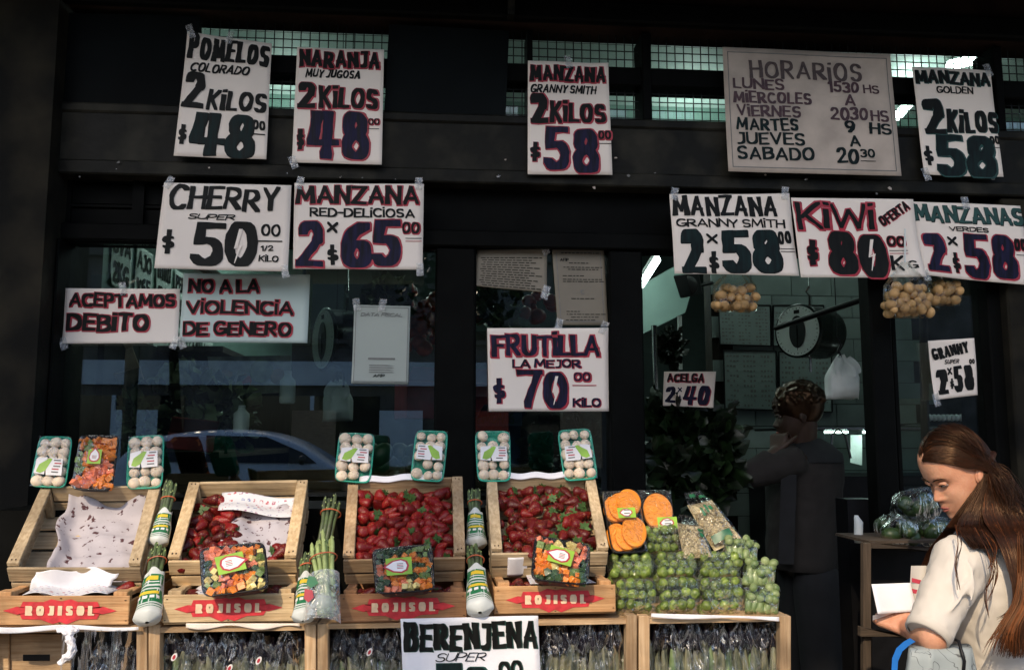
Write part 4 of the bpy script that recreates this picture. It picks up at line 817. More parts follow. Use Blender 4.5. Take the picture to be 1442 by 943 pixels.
def nails(F, pts, t, w):
    for (u, v) in pts:
        MB().box(F(u, v, w) - Vector((.0012, .0012, .003)), F(u, v, w) + Vector((.0012, .0012, .003))).mk('staple', M['nail'], t)
def upper_crate(label, px):
    BL, BR, FR, FL = px; F = frame(P(*FL, -.72), P(*FR, -.72), P(*BR, -.45), P(*BL, -.45))
    t = thing('wooden_crate', label, 'wooden crate', F(.5, .5, -.08), 'tilted crates in the upper row')
    for a, b in ((0, .092), (.908, 1)): board('side_rail', F, a, b, 0, 1, -.010, 0, 'wood_y', t)
    for a, b in ((.004, .024), (.976, .996)):
        board('side_board', F, a, b, .01, .99, -.042, -.0105, 'wood_y', t); board('side_board', F, a, b, .01, .99, -.078, -.050, 'wood_y', t)
    board('back_board', F, .093, .907, .965, .99, -.042, .002, 'wood_x', t); board('back_board', F, .03, .97, .965, .99, -.078, -.048, 'wood_x', t)
    board('front_board', F, 0, 1, -.022, -.001, -.048, -.011, 'wood_x', t); board('front_board', F, 0.01, .99, -.022, -.001, -.082, -.054, 'wood_x', t)
    for a in (.026, .905):
        for b in (.004, .90): board('corner_post', F, a, a + .07, b, b + .06, -.078, -.0108, 'wood_z', t)
    for k in range(4): board('bottom_slat', F, .0, 1, .02 + k * .245, .225 + k * .245, -.086, -.081, 'wood_x', t)
    for (u, v) in ((.03, .03), (.06, .03), (.03, .96), (.06, .96), (.94, .03), (.97, .04), (.94, .96), (.97, .95)): nails(F, [(u, v)], t, 0)
    return F, t
U = []
for lab, px in (('nearly empty crate lined with stained white paper at the far left of the upper row', [(58, 684), (226, 683), (198, 792), (9, 792)]),
    ('half full strawberry crate with printed paper, second from left in the upper row', [(266, 678), (434, 675), (417, 781), (236, 783)]),
    ('crate full of bright strawberries, third from left in the upper row', [(490, 678), (651, 670), (655, 777), (483, 781)]),
    ('crate full of dark strawberries, rightmost of the upper row', [(685, 672), (838, 670), (857, 770), (692, 772)])):
    WP[0] = ('woodg', 'woodp', 'wood', 'woodg')[len(U)]; U.append(upper_crate(lab, px))
STAR = [(-1, 0), (-.76, -.30), (-.70, -.22), (-.66, -.66), (-.30, -.66), (-.16, -.86), (.02, -.72), (.18, -.84), (.30, -.66), (.66, -.66), (.70, -.22), (.76, -.30), (1, 0), (.76, .30), (.70, .22), (.66, .62), (.34, .64), (.12, 1), (0, .82), (-.12, 1), (-.34, .64), (-.66, .62), (-.70, .22), (-.76, .30)]
def lower_crate(label, c, paintdark=False):
    TL, TR, BR, BL = c; a, b = P(*TL, -.80), P(*TR, -.80); h = (a - P(*BL, -.80)).z; h2 = (b - P(*BR, -.80)).z
    F = frame(a, b, b + Vector((0, .36, .0)), a + Vector((0, .36, .0)), up=(0, 0, 1))
    t = thing('wooden_crate', label, 'wooden crate', F(.5, .5, -h), 'stamped crates in the lower row')
    hm = (h + h2) / 2; board('front_panel', F, 0, 1, -.014, 0, -hm, -.0, 'wood_x', t)
    for u0, u1 in ((.004, .026), (.974, .996)): board('side_board', F, u0, u1, .005, .99, -hm, -.012, 'wood_y', t)
    for u0 in (.028, .872):
        board('corner_post', F, u0, u0 + .10, .004, .11, -hm, .008, 'wood_z', t)
        board('side_rail', F, u0 if u0 < .5 else u0 + .03, u0 + .07 if u0 < .5 else u0 + .10, .112, .98, -.006, .004, 'wood_y', t)
    board('back_board', F, .03, .97, .955, .985, -hm, 0, 'wood_x', t)
    for k in range(4): board('bottom_slat', F, .0, 1, .01 + k * .245, .235 + k * .245, -hm - .005, -hm - .001, 'wood_x', t)
    def G(x, y, off=0): p = F(.5 + x, -.015, -hm * (.5 + y)); return p + Vector((0, -.0012 - off, 0))
    mb = MB(); sx, sy = .41, .46; r = random.Random(hash(label) % 99); c0 = G(0, 0)
    pts = [G(x * sx + r.uniform(-.004, .004), y * sy + r.uniform(-.01, .01)) for x, y in STAR]
    mb.add([c0] + pts, [(0, i + 1, (i + 1) % len(pts) + 1) for i in range(len(pts))]); mb.mk('red_stamp', M['rojo'], t)
    W_ = 200; pl = text_polys('ROJiSOL'.replace('i', 'I'), 50, 33, 150, 66, .19, .17, gap=.16)
    poly_layer('stamp_lettering', pl, lambda u, v, o: G(u - .5, (v * 100 / 100 - .5), o), 200, 100, .0010, M['cream'], t)
    for (u, v) in ((.02, -.9), (.03, -.15), (.97, -.15), (.98, -.85), (.5, -.93), (.5, -.08)):
        p = F(u, -.0145, v * hm); MB().box(p - Vector((.002, .001, .0008)), p + Vector((.002, .0008, .0008))).mk('staple', M['nail'], t)
    return F, t, hm
Lc = []
for lab, c in (('stamped ROJISOL crate holding printed paper at the far left of the lower row', [(-10, 838), (184, 838), (184, 877), (-10, 881)]),
    ('pale stamped ROJISOL crate, second from left in the lower row', [(231, 837), (415, 834), (414, 873), (231, 876)]),
    ('darker reddish stamped ROJISOL crate, third from left in the lower row', [(479, 836), (657, 832), (657, 870), (479, 876)]),
    ('stamped ROJISOL crate at the right end of the lower row', [(696, 825), (866, 822), (865, 860), (696, 864)])):
    WP[0] = ('woodo', 'woodp', 'woodr', 'woodo')[len(Lc)]; Lc.append(lower_crate(lab, c))
# strawberries
def straw_mat(name, c):
    m, nt, b = newmat(name); L = nt.links.new; tc = N(nt, 'ShaderNodeTexCoord'); vo = N(nt, 'ShaderNodeTexVoronoi'); vo.inputs['Scale'].default_value = 260
    L(tc.outputs['Object'], vo.inputs['Vector']); cr = N(nt, 'ShaderNodeValToRGB'); e = cr.color_ramp.elements; e[0].position = .08; e[1].position = .25; e[0].color = (.45, .25, .06, 1); e[1].color = (*c, 1)
    L(vo.outputs['Distance'], cr.inputs[0]); oi = N(nt, 'ShaderNodeObjectInfo'); hv = N(nt, 'ShaderNodeHueSaturation'); mr = N(nt, 'ShaderNodeMapRange'); mr.inputs['To Min'].default_value = .6; mr.inputs['To Max'].default_value = 1.35
    L(oi.outputs['Random'], mr.inputs[0]); L(mr.outputs[0], hv.inputs['Value']); L(cr.outputs[0], hv.inputs['Color']); L(hv.outputs[0], b.inputs['Base Color'])
    bp = N(nt, 'ShaderNodeBump'); bp.inputs['Strength'].default_value = .6; bp.inputs['Distance'].default_value = .001; L(vo.outputs['Distance'], bp.inputs['Height']); L(bp.outputs[0], b.inputs['Normal'])
    b.inputs['Roughness'].default_value = .42; b.inputs['Specular IOR Level'].default_value = .35; return m
M['straw'] = straw_mat('strawberry_skin', (.19, .007, .008)); M['straw_d'] = straw_mat('dark_strawberry_skin', (.10, .005, .006)); M['calyx'] = mat('calyx', (.06, .13, .03), .6, .3, 40)
def straw_mesh(m, seed):
    r = random.Random(seed); mb = MB(); k_ = r.uniform(.9, 1.15); prof = [(.0, -.0265), (.0035, -.0255), (.0065, -.020), (.0100, -.012), (.0135 * k_, -.003), (.0155 * k_, .005), (.0140 * k_, .012), (.009, .0155), (.0, .0150)]
    mb.loft([[Vector((rr * math.cos(q) * (1 + .08 * math.sin(2 * q + seed)), rr * math.sin(q), z)) for q in [2 * math.pi * k / 12 for k in range(12)]] for rr, z in prof], cap=False); n = len(mb.f); nv_ = len(mb.v)
    for k in range(8):
        a = k * .8 + r.uniform(-.2, .2); d = Vector((math.cos(a), math.sin(a), 0)); s = d.cross(Vector((0, 0, 1))); l = r.uniform(.013, .020)
        mb.add([Vector((0, 0, .017)), d * l * .5 + s * .0045 + Vector((0, 0, .019)), d * l + Vector((0, 0, .0155 + r.uniform(0, .005))), d * l * .5 - s * .0045 + Vector((0, 0, .019))], [(0, 1, 2, 3)])
    if seed % 2: mb.v, mb.f = mb.v[:nv_], mb.f[:n]
    else: mb.tube([(0, 0, .016), (.001, 0, .026)], .0012, 5)
    me = mb.mesh('strawberry', M[m]); me.materials.append(M['calyx'])
    for i, p in enumerate(me.polygons):
        if i >= n: p.material_index = 1
    return me
MS = [straw_mesh('straw', i) for i in range(6)]; MD = [straw_mesh('straw_d', i + 9) for i in range(6)]
def rrot(r, tilt=3.1): return (Matrix.Rotation(r.uniform(0, 6.28), 3, 'Z') @ Matrix.Rotation(r.uniform(.3, tilt), 3, 'X') @ Matrix.Rotation(r.uniform(0, 6.28), 3, 'Z'))
def brot(r): return Matrix.Rotation(r.uniform(0, 6.28), 3, 'Z') @ Matrix.Rotation(r.uniform(.9, 2.2), 3, 'X') @ Matrix.Rotation(r.uniform(0, 6.28), 3, 'Z')
def berries(F, u0, u1, v0, v1, du, dv, w, meshes, label, group, mask=None, sc=1.0):
    v = v0; k = 0
    while v < v1:
        u = u0 + (du / 2 if k % 2 else 0)
        while u < u1:
            uu, vv = u + rp.uniform(-.3, .3) * du, v + rp.uniform(-.3, .3) * dv
            if mask is None or mask(uu, vv):
                o = inst('strawberry', rp.choice(meshes), None, F(min(uu, u1), min(vv, v1), w + rp.uniform(-.008, .009)), brot(rp) * (rp.uniform(.8, 1.2) * sc)); tag(o, label, 'strawberry', group)
            u += du
        v += dv; k += 1
berries(U[2][0], .125, .885, .06, .93, .083, .098, -.026, MS, 'ripe red strawberry in the third crate of the upper row', 'strawberries in the third upper crate')
berries(U[3][0], .125, .885, .06, .93, .088, .10, -.026, MD + MS[:1], 'dark red strawberry in the rightmost crate of the upper row', 'strawberries in the rightmost upper crate')
berries(U[1][0], .12, .88, .05, .9, .085, .10, -.040, MD + MS, 'strawberry among the paper in the half full second crate', 'strawberries in the second upper crate', mask=lambda u, v: (u < .50 - .25 * abs(v - .4)) or (v < .13) or (u > .8 and v < .25) or (v > .8 and u < .25))
for i, (a, b) in enumerate(((.12, .9), (.12, .9), (.1, .42))):
    F = Lc[i + 1][0]; berries(F, a, b, .12, .34, .10, .08, -.022, MD, 'strawberry half hidden in the lower crate, ' + ('second from left', 'third from left', 'at the right end')[i], 'strawberries in lower crates')
tag(inst('strawberry', MS[0], None, Lc[0][0](.86, .28, .0), rrot(rp)), 'single strawberry on the printed paper in the far left lower crate', 'strawberry')
# papers
def stained(name, base, spots, sc=26, dens=(.30, .34)):
    m, nt, b = newmat(name); L = nt.links.new; tc = N(nt, 'ShaderNodeTexCoord'); no = N(nt, 'ShaderNodeTexNoise'); no.inputs['Scale'].default_value = sc; no.inputs['Detail'].default_value = 3
    L(tc.outputs['Object'], no.inputs['Vector']); cr = N(nt, 'ShaderNodeValToRGB'); e = cr.color_ramp.elements; e[0].position, e[1].position = dens; e[0].color = (*spots, 1); e[1].color = (*base, 1)
    L(no.outputs['Fac'], cr.inputs[0]); L(cr.outputs[0], b.inputs['Base Color']); b.inputs['Roughness'].default_value = .8
    n2 = N(nt, 'ShaderNodeTexNoise'); n2.inputs['Scale'].default_value = 45; bp = N(nt, 'ShaderNodeBump'); bp.inputs['Strength'].default_value = .4; bp.inputs['Distance'].default_value = .004
    L(tc.outputs['Object'], n2.inputs['Vector']); L(n2.outputs['Fac'], bp.inputs['Height']); L(bp.outputs[0], b.inputs['Normal']); return m
M['stained'] = stained('berry_stained_paper', (.46, .43, .46), (.08, .03, .035), 62, (.355, .40))
def magazine(name):
    m, nt, b = newmat(name); L = nt.links.new; tc = N(nt, 'ShaderNodeTexCoord'); mp = N(nt, 'ShaderNodeMapping'); mp.inputs['Scale'].default_value = (1, 1, 1); br = N(nt, 'ShaderNodeTexBrick')
    br.inputs['Scale'].default_value = 38; br.inputs['Color1'].default_value = (.50, .06, .06, 1); br.inputs['Color2'].default_value = (.16, .26, .45, 1); br.inputs['Mortar'].default_value = (.66, .66, .68, 1); br.inputs['Mortar Size'].default_value = .13; br.inputs['Brick Width'].default_value = .6; br.inputs['Row Height'].default_value = .5
    L(tc.outputs['Object'], mp.inputs[0]); L(mp.outputs[0], br.inputs['Vector']); no = N(nt, 'ShaderNodeTexNoise'); no.inputs['Scale'].default_value = 120; mx = N(nt, 'ShaderNodeMixRGB'); mx.inputs[2].default_value = (.66, .66, .68, 1)
    L(tc.outputs['Object'], no.inputs['Vector']); mr = N(nt, 'ShaderNodeMapRange'); mr.inputs['From Min'].default_value = .42; mr.inputs['From Max'].default_value = .5; L(no.outputs['Fac'], mr.inputs[0]); L(mr.outputs[0], mx.inputs[0]); L(br.outputs['Color'], mx.inputs[1]); L(mx.outputs[0], b.inputs['Base Color']); b.inputs['Roughness'].default_value = .5; return m
M['mag'] = magazine('printed_wrapping_paper')
def sheet(name, label, cat, fn, m, nu=26, nv=26, group=None):
    o = MB().grid(fn, nu, nv).mk(name, M[m], None, smooth=True); sd = o.modifiers.new('thickness', 'SOLIDIFY'); sd.thickness = .0006; tag(o, label, cat, group); return o
F = U[0][0]
def liner(u, v):
    uu = .20 + .70 * u + (.10 * (1 - v) ** 2 * (1 - u)) - .03 * math.sin(v * 11) * (1 - u); vv = -.01 + .97 * v
    return F(uu - .12 * v * (v < .0), vv, -.076 + .008 * abs(noise.noise(Vector((u * 3, v * 3, 2)))) + .003 * math.sin(u * 9 + v * 4) + .007 * max(0, 1 - abs(v - .62) * 14) + .008 * max(0, 1 - abs(v - .33 - .05 * u) * 16) + .006 * noise.noise(Vector((u * 7, v * 7, 5))) + .055 * max(0, v - .9) * 10 * (.6 + .4 * math.sin(u * 9)) + (.03 * max(0, .12 - u) * 8))
sheet('paper_liner', 'white paper liner with berry stains inside the empty crate', 'paper', liner, 'stained')
F0 = Lc[0][0]
sheet('paper_sheet', 'crumpled white paper flap hanging over the front of the empty crate', 'paper', lambda u, v: U[0][0](.22 + .62 * u - .05 * (1 - v), -.035 - .02 * math.sin(u * 8) , -.012 - .055 * (1 - v) * (1 + .3 * math.sin(u * 5)) + .006 * math.sin(u * 13 + v * 5)) + Vector((0, -.018 * (1 - v), 0)), 'paper_w')
sheet('printed_paper', 'blue and red printed paper lying in the far left lower crate', 'paper', lambda u, v: F0(.20 + .62 * u, .02 + .6 * v, .000 + .030 * (1 - abs(u - .5) * 1.6) * v + .006 * math.sin(u * 9 + v * 3)), 'mag')
F = U[1][0]
sheet('stained_paper', 'stained white paper in the second crate among strawberries', 'paper', lambda u, v: F(.42 + .47 * u - .1 * (1 - v) * (1 - u), .12 + .68 * v, -.045 + .01 * math.sin(u * 5 + v * 4) + .012 * noise.noise(Vector((u * 4, v * 4, 9)))), 'stained')
sheet('printed_paper', 'red printed paper fold at the back of the second crate', 'paper', lambda u, v: F(.28 + .62 * u, .68 + .24 * v - .10 * u + .02 * v * u, -.022 + .006 * math.sin(u * 6) - .02 * v * (1 - v) + .004 * math.sin(v * 7)), 'mag')
for i, n_ in ((2, 'third'), (3, 'rightmost')):
    F = U[i][0]; sheet('paper_liner', 'strip of white liner paper at the back edge of the %s upper crate' % n_, 'paper', lambda u, v: F(.10 + (.62 + .1 * (i == 2)) * u, .955 + .05 * v, .004 + .009 * v + .003 * math.sin(u * 14)), 'paper_w', 20, 4)
F = Lc[3][0]
sheet('printed_paper', 'printed paper under the vegetable tray in the right lower crate', 'paper', lambda u, v: F(.30 + .55 * u, .04 + .5 * v, .002 + .012 * math.sin(u * 4 + 1) * v), 'mag')
sheet('paper_sheet', 'small white paper behind the vegetable tray on the rightmost crate', 'paper', lambda u, v: U[3][0](.14 + .17 * u, -.03, -.075 + .055 * v) + Vector((0, -.004 * math.sin(u * 5), 0)), 'paper_w', 8, 8)
F = Lc[1][0]
sheet('printed_paper', 'crumpled printed paper in the second lower crate left of the tray', 'paper', lambda u, v: F(.12 + .25 * u, .04 + .3 * v, -.01 + .02 * math.sin(u * 3.1) * v), 'mag', 14, 10)

# trays
def face(c, Yt, Yb):
    TL, TR, BR, BL = P(*c[0], Yt), P(*c[1], Yt), P(*c[2], Yb), P(*c[3], Yb); n = (TR - TL).cross(BL - TL).normalized()
    if n.y > 0: n = -n
    def S(u, v, w=0): return TL * (1 - u) * (1 - v) + TR * u * (1 - v) + BR * u * v + BL * (1 - u) * v + n * w
    S.n = n; S.W = ((TR - TL).length + (BR - BL).length) / 2; S.H = ((BL - TL).length + (BR - TR).length) / 2; S.x = (TR - TL).normalized(); S.y = (TL - BL).normalized(); return S
def rring(S, sx, sy, w, n=32, e=.28):
    out = []
    for k in range(n):
        q = 2 * math.pi * k / n; a, b = math.cos(q), math.sin(q)
        out.append(S(.5 + .5 * sx * math.copysign(abs(a) ** e, a), .5 + .5 * sy * math.copysign(abs(b) ** e, b), w))
    return out
def shell(S, m, t, dep=.026):
    MB().loft([rring(S, .80, .84, -dep), rring(S, .86, .9, -dep + .002), rring(S, .97, .98, -.003), rring(S, 1.03, 1.02, -.003), rring(S, 1.03, 1.02, .0), rring(S, .95, .965, .0), rring(S, .84, .88, -dep + .006), rring(S, .78, .8, -dep + .005)]).mk('tray', M[m], t, smooth=True)
def wrap(S, t, bulge=.010, m='film', s=1.0, seed=0, depth=None):
    MB().grid(lambda u, v: S(.5 + (u - .5) * s, .5 + (v - .5) * s, .0016 + bulge * (math.sin(math.pi * u) * math.sin(math.pi * v)) ** .35 + .0022 * noise.noise(Vector((u * 5, v * 5, seed)))), 22, 22).mk('film', M[m], t, smooth=True)
M['green_tray'] = mat('green_foam_tray', (.02, .36, .24), .45, .15, 20); M['mush'] = mat('mushroom_skin', (.80, .66, .49), .6, .08, 60, sss=.1, bump=.2, indiv=.1); M['mushu'] = mat('mushroom_stem', (.75, .66, .52), .7, .2, 50)
M['lab_w'] = mat('white_label', (.78, .76, .74), .4, .05, 20); M['lab_g'] = mat('green_label', (.28, .50, .05), .4, .2, 20); M['lab_r'] = mat('red_label', (.45, .03, .05), .4, .1, 20); M['lab_dg'] = mat('dark_green_label', (.015, .16, .06), .4, .2, 20); M['lab_y'] = mat('yellow_label', (.70, .50, .04), .4, .1, 20)
mb = MB(); mb.loft([[Vector((rr * math.cos(q), rr * math.sin(q), z)) for q in [2 * math.pi * k / 16 for k in range(16)]] for rr, z in ((.001, .012), (.007, .0112), (.0125, .007), (.0145, .001), (.0128, -.004), (.007, -.0045), (.005, -.006), (.0048, -.011), (.001, -.0115))], cap=False)
ME_MU = mb.mesh('mushroom', M['mush'])
def printpoly(name, S, pts, w, m, t): MB().add([S(u, v, w) for u, v in hull(pts)], [tuple(range(len(hull(pts))))[::-1]]).mk(name, M[m], t)
def mush_tray(label, c, flip, sticker, Yt=-.40, Yb=-.47):
    S = face(c, Yt, Yb); t = thing('mushroom_tray', label, 'mushroom tray', S(.5, .5), 'green mushroom trays along the top'); shell(S, 'green_tray', t)
    basis = Matrix((S.x, S.y, S.n)).transposed()
    for j in range(5):
        for i in range(3):
            if rp.random() < .06: continue
            inst('mushroom', ME_MU, t, S(.19 + .31 * i + rp.uniform(-.035, .035), .12 + .19 * j + rp.uniform(-.02, .02), -.003 + rp.uniform(-.003, .002)), basis @ (Matrix.Rotation(rp.uniform(0, 6.28), 3, 'Z') @ Matrix.Rotation(rp.uniform(-.7, .7), 3, 'X')) * rp.uniform(.92, 1.22))
    wrap(S, t, .012, seed=int(c[0][0]), s=1.0)
    y0, y1 = sticker; f = (lambda x: 1 - x) if flip else (lambda x: x); ph = rp.uniform(-.03, .03)
    lab = lambda pts, w, m, nm='label': printpoly(nm, S, [(f(a), y0 + (y1 - y0) * b + ph * a) for a, b in pts], w, m, t)
    lab([(.12, .1), (.42, .0), (.40, .95), (.1, .9)], .0150, 'lab_w'); lab([(.50, .04), (.88, .06), (.90, .95), (.46, .98), (.40, .5)], .0152, 'lab_w')
    lab([(.16, .82), (.22, .42), (.5, .05), (.58, .1), (.42, .75), (.28, .9)], .0156, 'lab_g')
    for k in range(5): a = .56 + rp.uniform(0, .1); b = .12 + k * .16; lab([(a, b), (a + .2, b), (a + .2, b + .07), (a, b + .07)], .0158, 'lab_r' if k % 2 else 'grey_print', 'label_print')
    return t
mush_tray('green tray of white mushrooms at the far left, left of the carrot tray', [(56, 614), (102, 615), (92, 686), (42, 684)], False, (.46, .82))
mush_tray('green tray of mushrooms right of the carrot tray above the empty crate', [(181, 615), (231, 612), (228, 686), (178, 688)], False, (.34, .68))
mush_tray('green tray of mushrooms standing on the left corner of the third crate', [(478, 609), (528, 611), (521, 680), (471, 676)], False, (.34, .66))
mush_tray('green tray of mushrooms standing left of the central column base', [(586, 606), (631, 607), (624, 678), (578, 675)], True, (.34, .66))
mush_tray('green tray of mushrooms standing on the left corner of the rightmost crate', [(669, 607), (718, 607), (719, 677), (673, 677)], False, (.34, .66))
mush_tray('green tray of mushrooms leaning at the right end of the mushroom row', [(785, 606), (831, 603), (842, 673), (795, 677)], True, (.34, .66))
CH = {}
for n_, c_ in (('orange', (.75, .22, .02)), ('salmon', (.70, .20, .10)), ('yellow', (.72, .60, .22)), ('green', (.14, .22, .05)), ('darkgreen', (.03, .07, .02))):
    CH[n_] = MB().hexa([(-.0075, -.006, -.0055), (.0065, -.007, -.006), (.0075, .006, -.005), (-.006, .0065, -.006), (-.0065, -.006, .006), (.0075, -.0055, .0055), (.0065, .007, .006), (-.007, .006, .0055)]).mesh('vegetable_chunk', mat('diced_' + n_, c_, .4, .2, 60, sss=.0, indiv=.15), smooth=False)
def veg_tray(label, c, Yt, Yb, shape='dice', lab_c=(.5, .5), ang=0, n=62):
    S = face(c, Yt, Yb); t = thing('vegetable_tray', label, 'vegetable tray', S(.5, .5), 'black trays of cut vegetables'); shell(S, 'black_plastic', t, .028); basis = Matrix((S.x, S.y, S.n)).transposed()
    cols = ['orange', 'salmon', 'orange', 'yellow', 'green', 'darkgreen'] if shape == 'dice' else ['orange', 'orange', 'salmon', 'orange', 'green']
    patch = [(rp.uniform(0, 1), rp.uniform(0, 1), k) for k in cols * 3]
    for j in range(8):
        for i in range(9):
            u, v = .10 + .1 * i + rp.uniform(-.03, .03), .10 + .114 * j + rp.uniform(-.03, .03)
            k = min(patch, key=lambda p: (p[0] - u) ** 2 + (p[1] - v) ** 2 + rp.uniform(0, .03))[2]; sc = rp.uniform(.75, 1.25); S3 = Matrix.Diagonal((sc * (1 if shape == 'dice' else 1.5), sc, sc))
            inst('vegetable_chunk', CH[k], t, S(u, v, -.004 + rp.uniform(-.004, .004)), basis @ rrot(rp, 3) @ S3)
    wrap(S, t, .012, seed=int(c[0][0]))
    ca, sa = math.cos(R(ang)), math.sin(R(ang))
    def q(pts, r=1.0): return [(lab_c[0] + (x * ca - y * sa) * r * .5 / 1, lab_c[1] + (x * sa + y * ca) * r * S.W / S.H * .5) for x, y in pts]
    drop = [(-.52, 0), (-.2, -.22), (.1, -.27), (.28, -.18), (.34, 0), (.28, .18), (.1, .27), (-.2, .22)]
    printpoly('label', S, q([(-.42, -.34), (.45, -.34), (.45, .34), (-.42, .34)]), .0150, 'lab_g', t); printpoly('label_rim', S, q(drop, 1.05), .0154, 'lab_r', t); printpoly('label_drop', S, q(drop, .84), .0158, 'lab_w', t)
    for k in range(4): printpoly('label_print', S, q([(-.05, -.1 + k * .06), (.16, -.1 + k * .06), (.16, -.075 + k * .06), (-.05, -.075 + k * .06)]), .0161, 'lab_r' if k % 2 else 'grey_print', t)
    return t
veg_tray('black tray of cut carrots standing between two mushroom trays at the far left', [(113, 613), (168, 613), (157, 690), (100, 688)], -.41, -.50, 'sticks', (.5, .45), 90)
veg_tray('black tray of diced vegetables leaning on the second crate', [(281, 772), (372, 762), (378, 828), (286, 840)], -.79, -.87, 'dice', (.48, .46), 180 - 8)
veg_tray('black tray of diced vegetables leaning on the third crate', [(524, 773), (608, 765), (612, 830), (530, 836)], -.79, -.87, 'dice', (.42, .52), 0)
veg_tray('black tray of diced vegetables leaning on the rightmost crate', [(754, 753), (831, 766), (828, 823), (748, 815)], -.79, -.87, 'dice', (.46, .48), 10)
# pumpkin slices
M['pumpkin'] = mat('pumpkin_flesh', (.80, .27, .02), .45, .18, 14, sss=.15, bump=.1)
def disc(S, u, v, ru, rv, w, t, th=.012, m='pumpkin'):
    rings = []
    for (k, dw) in ((.93, 0), (1, .002), (1, th - .002), (.93, th)):
        rings.append([S(u + ru * k * math.cos(q), v + rv * k * math.sin(q), w + dw) for q in [2 * math.pi * a / 28 for a in range(28)]])
    MB().loft(rings).mk('pumpkin_slice', M[m], t, smooth=False)
def pumpkin(label, c, Yt, Yb, ds, lab):
    S = face(c, Yt, Yb); t = thing('pumpkin_tray', label, 'pumpkin tray', S(.5, .5), 'trays of pumpkin slices'); shell(S, 'black_plastic', t, .03)
    for i, (u, v, ru, rv, w) in enumerate(ds): disc(S, u, v, ru, rv, w, t)
    wrap(S, t, .022); u, v, s = lab
    k = S.W / S.H; printpoly('label', S, [(u - s, v - s * .7 * k), (u + s, v - s * .7 * k), (u + s, v + s * .7 * k), (u - s, v + s * .7 * k)], .0255, 'lab_g', t)
    for m, z, r_ in (('lab_r', .026, .85), ('lab_w', .0264, .68)): printpoly('label_drop', S, [(u + s * r_ * a, v + s * r_ * b * k) for a, b in ((-1, 0), (-.5, -.55), (.1, -.7), (.7, -.3), (.8, .1), (.2, .65), (-.5, .55))], z, m, t)
    for j in range(3): printpoly('label_print', S, [(u - s * .3, v - s * .2 + j * s * .22), (u + s * .35, v - s * .2 + j * s * .22), (u + s * .35, v - s * .12 + j * s * .22), (u - s * .3, v - s * .12 + j * s * .22)], .0267, 'grey_print', t)
pumpkin('tray of orange pumpkin slices leaning beside the rightmost strawberry crate', [(847, 692), (900, 690), (912, 776), (862, 778)], -.55, -.68,
    [(.45, .06, .28, .09, -.024), (.30, .26, .30, .21, -.020), (.46, .26, .34, .23, -.010), (.66, .24, .32, .22, .002), (.26, .72, .32, .22, -.020), (.48, .76, .32, .2, -.010), (.68, .72, .34, .24, .002)], (.52, .47, .24))
pumpkin('tray with one round pumpkin slice behind the sprout packs', [(900, 690), (944, 690), (952, 750), (906, 752)], -.50, -.58, [(.52, .48, .46, .40, -.008)], (.7, .88, .3))
# brussels sprouts
M['sprout'] = mat('sprout_leaf', (.22, .29, .055), .42, .35, 60, c2=(.07, .12, .02), bump=.7, bscale=70, sss=.0, indiv=.35, coat=.05)
def sprout_mesh(seed):
    mb = MB(); rings = []
    for j in range(9):
        th = math.pi * j / 8; rings.append([Vector((math.sin(th) * math.cos(q), math.sin(th) * math.sin(q), .95 * math.cos(th))) * (.0165 * (1 + .05 * math.sin(3 * q + th * 3 + seed) + .03 * math.sin(5 * q - th * 2))) for q in [2 * math.pi * k / 14 for k in range(14)]])
    mb.loft(rings, cap=False)
    for k in range(3):
        a = k * 2.1 + seed; mb.grid(lambda u, v: Vector((math.sin(.4 + v * 1.5) * math.cos(a + (u - .5) * 1.7 * math.sin(v * 2.6 + .3)), math.sin(.4 + v * 1.5) * math.sin(a + (u - .5) * 1.7 * math.sin(v * 2.6 + .3)), math.cos(.4 + v * 1.5))) * (.0176 + .0012 * (1 - v)), 5, 5)
    return mb.mesh('sprout', M['sprout'])
ME_SP = [sprout_mesh(0), sprout_mesh(2.4)]
def sprouts(label, c, Yt, Yb, cols=4, rows=3, seed=0):
    S = face(c, Yt, Yb); t = thing('sprout_pack', label, 'brussels sprouts', S(.5, .5), 'film wrapped packs of brussels sprouts'); basis = Matrix((S.x, S.y, S.n)).transposed()
    for L_ in range(2):
        for j in range(rows):
            for i in range(cols):
                u = (i + .5 + (.25 if j % 2 else -.1)) / (cols + .15) + rp.uniform(-.02, .02); v = (j + .5) / rows + rp.uniform(-.05, .05); u = .5 + (u - .5) * .93; v = .5 + (v - .5) * .92; s = S.W / cols / .0345
                inst('sprout', rp.choice(ME_SP), t, S(u, v, -.004 - L_ * .026 + rp.uniform(-.004, .004)), basis @ rrot(rp) * (s * rp.uniform(.86, 1.14)))
    MB().grid(lambda u, v: S(-.03 + 1.06 * u, -.04 + 1.08 * v, -.02 + .034 * (math.sin(math.pi * u) * math.sin(math.pi * v)) ** .3 + .002 * noise.noise(Vector((u * 7, v * 7, seed)))), 24, 20).mk('film', M['packfilm'], t, smooth=True)
BR = [[(858, 778, 922, 812), (925, 776, 983, 810), (985, 775, 1046, 812)], [(867, 813, 925, 860), (928, 811, 985, 860), (987, 811, 1047, 860)]]
ws = [['left pack', 'middle pack', 'right pack'], ['left pack', 'middle pack', 'right pack']]
for r_, rowp in enumerate(BR):
    for i, (x0, y0, x1, y1) in enumerate(rowp):
        Yt, Yb = (-.66, -.70) if r_ == 0 else (-.74, -.78)
        sprouts('green sprouts in film, %s of the %s row beside the crates' % (ws[r_][i], ('upper', 'bottom')[r_]), [(x0, y0), (x1, y0), (x1 - 1, y1), (x0 + 1, y1)], Yt, Yb, seed=i + r_ * 3)
sprouts('green sprouts in film on top of the stack, below the single pumpkin slice', [(906, 738), (955, 737), (962, 775), (908, 776)], -.60, -.64, seed=8)
